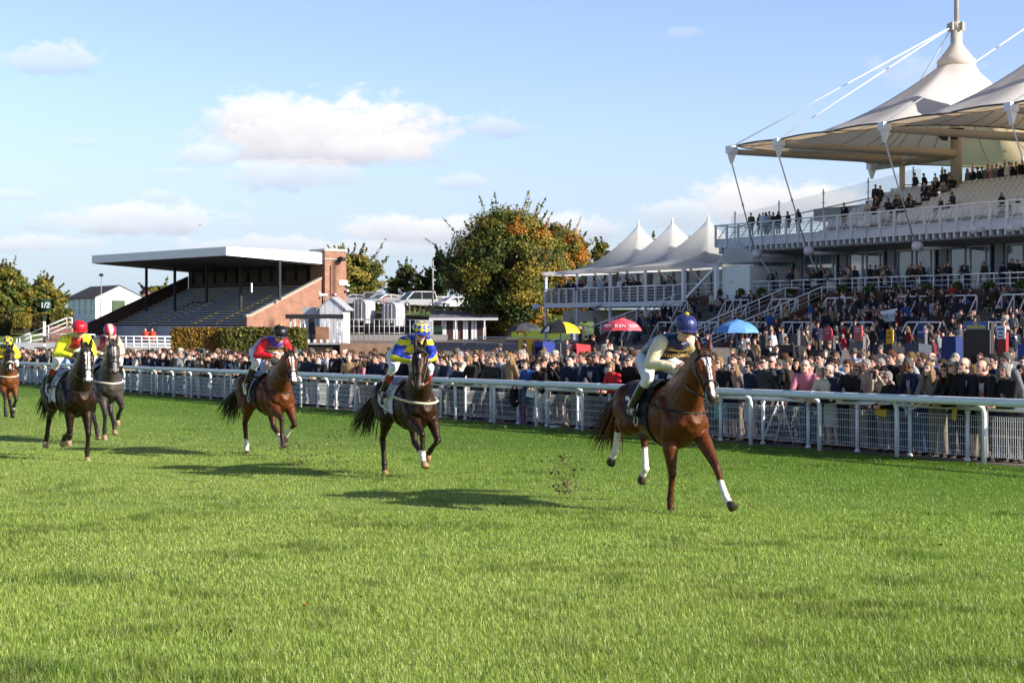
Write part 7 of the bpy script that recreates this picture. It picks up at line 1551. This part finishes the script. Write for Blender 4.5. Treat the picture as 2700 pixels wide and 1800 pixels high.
def stall(label, px0, px1, py0, py1, Y, col, open_front=True, name='covered_stall', rz=-42):
    a, c = P(px0, py0, Y), P(px1, py1, Y); w = c.x - a.x; zg = ground_z(a.x, Y); g = thing(name, label, 'stall', ((a.x + c.x) / 2, Y, zg), R(rz)); zt = a.z - zg; m = mat('tarpaulin' + str(col), col, .45, bump=(4, .7)); d = .9
    b = MB(); b.prism([(-w / 2, 0, zt), (-w / 2, d, zt - .08), (-w / 2, d, .1), (-w / 2, 0, .1)], (.06, 0, 0)); b.prism([(w / 2 - .06, 0, zt), (w / 2 - .06, d, zt - .08), (w / 2 - .06, d, .1), (w / 2 - .06, 0, .1)], (.06, 0, 0)); b.prism([(-w / 2, -.02, zt), (w / 2, -.02, zt), (w / 2, d, zt - .08), (-w / 2, d, zt - .08)], (0, 0, .05)); b.box((0, d, zt / 2), (w, .04, zt - .2))
    if not open_front: b.prism([(-w / 2, -.03, zt), (w / 2, -.03, zt), (w / 2 + .08, -.08, .2), (-w / 2 - .05, -.1, .2)], (0, .05, 0))
    else: b.prism([(-w / 2, -.03, zt), (w / 2, -.03, zt), (w / 2, -.03, zt - .22), (0, -.04, zt - .30), (-w / 2, -.03, zt - .22)], (0, .03, 0))
    b.build('tarpaulin', m, g); b = MB(); b.box((0, .45, .95), (w - .15, .7, .08)); b.box((0, .45, .5), (.1, .1, .9)); b.build('counter', DARK, g)
stall('bright yellow tarpaulin covered stall under the grey umbrella', 1363, 1408, 894, 950, 80, (.62, .34, .01), False)
stall('royal blue tarpaulin hood beside the yellow stall', 1405, 1436, 901, 955, 79, (.025, .04, .22))
stall('red sided stall under the black and yellow umbrella', 1491, 1527, 908, 960, 77, (.45, .03, .035), True, rz=-50)
stall('black covered stall left of the plain grey post', 2043, 2096, 912, 962, 58, (.018, .019, .02), True)
stall('black folding stall in front of the red round-topped sign', 2132, 2182, 925, 970, 55, (.02, .021, .022), True)
stall('large black covered stall below the Sam Harris sign', 2300, 2356, 912, 965, 54, (.015, .015, .016), False)
stall('dark blue tarpaulin draped stall left of the Houghton board', 2483, 2522, 890, 975, 47, (.015, .028, .12), False)
stall('blue tarpaulin stall at the right edge below the West End sign', 2684, 2716, 912, 990, 44, (.02, .05, .24), False)
stall('grey blue tarpaulin stall under the HARLTONS sign', 2385, 2425, 908, 968, 52, (.05, .065, .085), False)
def screen_posts():
    for i, (px, py, s) in enumerate(((1597, 927, -20), (1052, 927, 0), (788, 920, 0), (536, 920, 0))):
        Y = (39, 47, 55, 62)[i]; o = P(px, py, Y); zg = -K * Y; b = MB(); h = o.z - zg; b.cur = 0; b.box((0, 0, h / 2), (.08, .08, h)); b.cur = 1; b.box((.07, 0, h - .2), (.08, .1, .42))
        tag(b.build('distance_post', [WHITE, mat('marker_green')], None, None, (o.x, o.y, zg), RF.rz), ('tall white and green post in the crowd left of the leading horse', 'white and green post behind the blue and yellow jockey', 'white and green post right of the purple and red jockey', 'white and green post left of the purple and red jockey')[i], 'post', 'white and green posts in the crowd')
screen_posts()
def flower_baskets():
    for i, px in enumerate((1893, 1922, 1951, 1975, 2006, 2035, 2077, 2082, 2146, 2217, 2290, 2362, 2440, 2520, 2605, 2690)):
        if i in (1, 3, 5, 7): continue
        x, z = GF.on_y(px, 755, -.35); r = np.random.RandomState(60 + i); o = GF.w(x, -.3, 4.25); n = 420; g = thing('hanging_plant', f'trailing green plant hanging on the balcony wall, {ORD[sum(1 for j in range(i) if j not in (1, 3, 5, 7))]} from the left', 'plant', o, GF.rz, 'plants along the balcony wall')
        q = r.randn(n, 3); q /= np.linalg.norm(q, axis=1)[:, None]; q *= (r.rand(n) ** .33)[:, None]; t = r.rand(n) < .45
        pts = np.where(t[:, None], q * [.45, .28, .30] + [0, 0, .15], q * [.34, .22, .85] + [.05, -.1, -.65]); col = np.where(t[:, None], N((.06, .10, .02)), N((.022, .035, .012))) * (.6 + .8 * r.rand(n))[:, None]
        link('foliage', leaf_mesh('foliage', pts, q + [0, -.6, .3], .16, col), g); b = MB(); b.box((0, 0, -.12), (.6, .3, .28)); b.build('trough', mat('white_trough', (.4, .4, .4), .6), g)
flower_baskets()
def fence_things():
    wb = lambda s, w, h=0: (lambda q: Vector((q.x, q.y, -K * q.y + h)))(RF.w(s, w))
    s = RF.on_y(2062, 1120, .95)[0]; g = thing('step_ladder', 'white folding step ladder standing behind the wire fence', 'ladder', wb(s, 1.0), RF.rz)
    b = MB()
    for y, x0 in ((-.18, 0), (.18, 0)): b.tube([(-.22, y - .24, 0), (0, y * .6, .95)], .016, 6); b.tube([(.26, y + .22, 0), (.02, y * .6, .95)], .016, 6)
    b.tube([(-.1, -.1, .95), (-.05, 0, 1.05), (.05, .1, .95)], .014, 6); b.build('frame', RAILW, g)
    for t in (.2, .42, .64, .84):
        b = MB(); p0, p1 = Vector((-.22, -.42, 0)).lerp(Vector((0, -.108, .95)), t), Vector((-.22, -.06, 0)).lerp(Vector((0, .108, .95)), t); b.bar(p0, p1, .09, .02); b.build('tread', RAILW, g)
    s = RF.on_y(1915, 1080, .9)[0]; o = wb(s, .74, .62); b = MB(); b.cur = 0; b.box((0, 0, 0), (.42, .012, .30)); b.cur = 1; b.prism([(-.12, -.009, .06), (.14, -.009, .10), (.06, -.009, .04), (.0, -.009, -.10), (-.03, -.009, .02)], (0, .003, 0)); tag(b.build('course_sign', [mat('teal_board', (.06, .30, .25), .5), WHITE], None, None, o, RF.rz), 'small teal board with a pale arrow emblem fixed behind the fence', 'sign')
    s = RF.on_y(1383, 1050, .58)[0]; o = wb(s, .575); b = MB(); b.prism([(-.10, -.03, .92), (.12, -.03, .92), (.10, -.045, .45), (.08, -.03, .05), (-.13, -.03, .06), (-.12, -.05, .5)], (0, .02, 0))
    m = bpy.data.materials.new('tartan'); m.use_nodes = True; t = NT(m.node_tree); x, y, z = t.xyz(t.node('ShaderNodeTexCoord').outputs['Object']); sx = t.m('GREATER_THAN', t.m('SINE', t.m('MULTIPLY', x, 70)), .3); sz = t.m('GREATER_THAN', t.m('SINE', t.m('MULTIPLY', z, 40)), .3); gr = t.mix(t.step(z, .3, .75), (.10, .03, .12), (.03, .09, .11)); t.put(t.n['Principled BSDF'].inputs['Base Color'], t.mix(t.m('MULTIPLY_ADD', sx, .35, t.m('MULTIPLY', sz, .35)), gr, (.10, .10, .22))); t.n['Principled BSDF'].inputs['Roughness'].default_value = .95
    tag(b.build('tartan_blanket', m, None, None, o, RF.rz), 'purple and green tartan blanket hung over the spectator fence', 'blanket')
    s = RF.on_y(1361, 1040, .57)[0]; o = wb(s, .57); b = MB(); b.smooth = True; b.tube([(0, 0, 1.0), (-.02, -.05, .85), (-.03, -.06, .68), (0, -.03, .50), (.01, 0, .44)], [.06, .11, .13, .11, .03], 10); tag(b.build('dark_coat', mat('coat_cloth', (.015, .015, .018), .9), None, None, o, RF.rz), 'dark coat hanging over the fence next to the tartan blanket', 'coat')
    for i, (px, w, rz) in enumerate(((2327, .52, 20), (2520, .5, -25), (1638, .55, 10), (1402, .5, 40), (1282, .5, -15))):
        s = RF.on_y(px, 1050, w)[0]; b = MB(); b.prism([(-.12, 0, -.12), (.10, -.02, -.16), (.14, 0, .06), (-.06, .01, .10)], (0, .008, 0)); tag(b.build('race_card', mat('yellow_card') if i < 3 else WHITE, None, None, wb(s, w - .05, .86), RF.rz + R(rz)), f"{('yellow', 'yellow', 'yellow', 'white', 'white')[i]} race card held over the fence rail, {('beside the flat cap man', 'near the right edge', 'just behind the leading horse', 'right of the tartan blanket', 'in front of the blonde woman')[i]}", 'card', 'race cards held at the fence')
    s = RF.on_y(1455, 1130, .4)[0]; b = MB(); b.tube([(0, 0, .03), (.16, .02, .03), (.2, .02, .03), (.25, .03, .03)], [.03, .03, .012, .012], 8); tag(b.build('bottle', mat('bottle_plastic', (.65, .75, .85), .15), None, None, wb(s, .35), RF.rz + 1), 'clear plastic bottle lying on the grass under the rail', 'bottle')
    s = RF.on_y(2068, 985, 1.0)[0]; o = wb(s, .95, 1.36); g = thing('camera', 'large black camera with long lens held by the man in the brown jacket', 'camera', o, RF.rz + R(200)); b = MB(); b.box((0, 0, 0), (.10, .16, .13)); b.box((0, 0, .08), (.07, .06, .05)); b.build('camera_body', BLACK, g); b = MB(); b.tube([(.04, 0, 0), (.16, 0, 0), (.17, 0, -.01), (.34, 0, -.02)], [.045, .045, .06, .065], 12); b.build('lens', BLACK, g)
    for px, py, Y in ((384, 892, 106), (402, 893, 106)):
        pass
fence_things()
def clods():
    """turf and soil thrown up behind the hooves"""
    m = mat('clod_soil', attr=True, rough=.95)
    for j, (px, pya, pyb, Y, n, wpx, lb) in enumerate(((1490, 1195, 1300, 20.5, 520, 34, 'spray of soil and turf behind the leading horse'), (780, 1165, 1225, 26.5, 480, 44, 'spray of soil in front of the bay horse with red sleeved rider'), (885, 1130, 1230, 26, 420, 40, 'spray of soil just left of the dark bay horse'), (620, 1040, 1210, 31, 240, 330, 'scattered flying clods between the horses on the left'), (1330, 1040, 1240, 23, 130, 330, 'scattered flying clods between the two leading horses'))):
        r = random.Random(70 + j); b = MB()
        for i in range(n):
            t = r.random(); x = px + r.gauss(0, 1) * wpx * (.5 + .3 * t) ; y = pyb - (pyb - pya) * t ** 1.4; p = P(x, y, Y + r.uniform(-.8, .8)); s = (.006 + .022 * r.random() ** 3) * (1.2 if wpx > 100 else 1)
            p.z = max(p.z, -K * p.y + .01); b.col = r.choice(((.16, .10, .055), (.20, .13, .08), (.11, .07, .04), (.13, .18, .05))); v = [p + Vector((r.uniform(-1, 1), r.uniform(-1, 1), r.uniform(-1, 1))) * s for _ in range(4)]; b.add(v, [(0, 1, 2), (0, 2, 3), (0, 3, 1), (1, 3, 2)])
        tag(b.build('flying_turf', m), lb, 'turf', None, 'stuff')
    r = random.Random(9); b = MB()
    for i in range(70):
        Y = r.uniform(10, 34); x = r.uniform(-.32, .3) * Y
        if RF.loc((x, Y))[1] > -.5: continue
        p = Vector((x, Y, -K * Y + .02)); b.col = r.choice(((.10, .06, .03), (.16, .07, .02), (.06, .04, .02)))
        for _ in range(r.randint(1, 5)): q = p + Vector((r.gauss(0, .06), r.gauss(0, .06), r.uniform(0, .03))); s = r.uniform(.008, .022); v = [q + Vector((r.uniform(-1, 1), r.uniform(-1, 1), r.uniform(-1, 1))) * s for _ in range(4)]; b.add(v, [(0, 1, 2), (0, 2, 3), (0, 3, 1), (1, 3, 2)])
    tag(b.build('loose_divots', m), 'loose divots and fallen leaves lying on the turf', 'divots', None, 'stuff')
    p = P(527, 595, 60); b = MB(); b.prism([p + Vector((-.07, 0, .02)), p + Vector((0, 0, 0)), p + Vector((.02, 0, .01)), p + Vector((.0, 0, .03))], (0, .03, 0)); b.prism([p + Vector((0, 0, .01)), p + Vector((.08, .05, .05)), p + Vector((.05, .1, .05)), p + Vector((.01, .02, .02))], (0, .01, .01)); tag(b.build('bird', BLACK), 'small dark bird flying above the old stand roof', 'bird')
clods()
def stewards():
    TOPS['orange hi-vis'] = (.6, .07, .04)
    for px, w in ((384, 'left'), (402, 'right')):
        Y = 128; p = P(px, 921, Y); d = spec_person(0, fem=False, hc='dark', style='crop', top='orange hi-vis', pose='stand', h=1.0)
        make_person(d, p, R(-95), f'steward in orange hi-vis vest behind the white lattice rail, the one on the {w}', 'stewards by the old stand')
stewards()
def terrace_sign():
    x, z = GF.on_y(2340, 845, -6.2); x1, z1 = GF.on_y(2371, 817, -6.2); o = GF.w((x + x1) / 2 - .4, -6.2, (z + z1) / 2); g = thing('terrace_board', 'white board lettered THE CA on the stair flank of the terrace', 'sign', o, GF.rz)
    b = MB(); b.prism([(-.75, 0, -.5), (.7, 0, -.35), (.7, 0, .45), (-.75, 0, .25)], (0, .05, 0)); b.build('board', WHITE, g); text('THE CA', .34, GREY, g, face_matrix((-.02, -.015, -.05), (1, 0, .1), (0, 0, 1)), bold=.004)
    b = MB(); b.box((0, .06, -.8), (.08, .06, .8)); b.build('post', GREY, g)
terrace_sign()
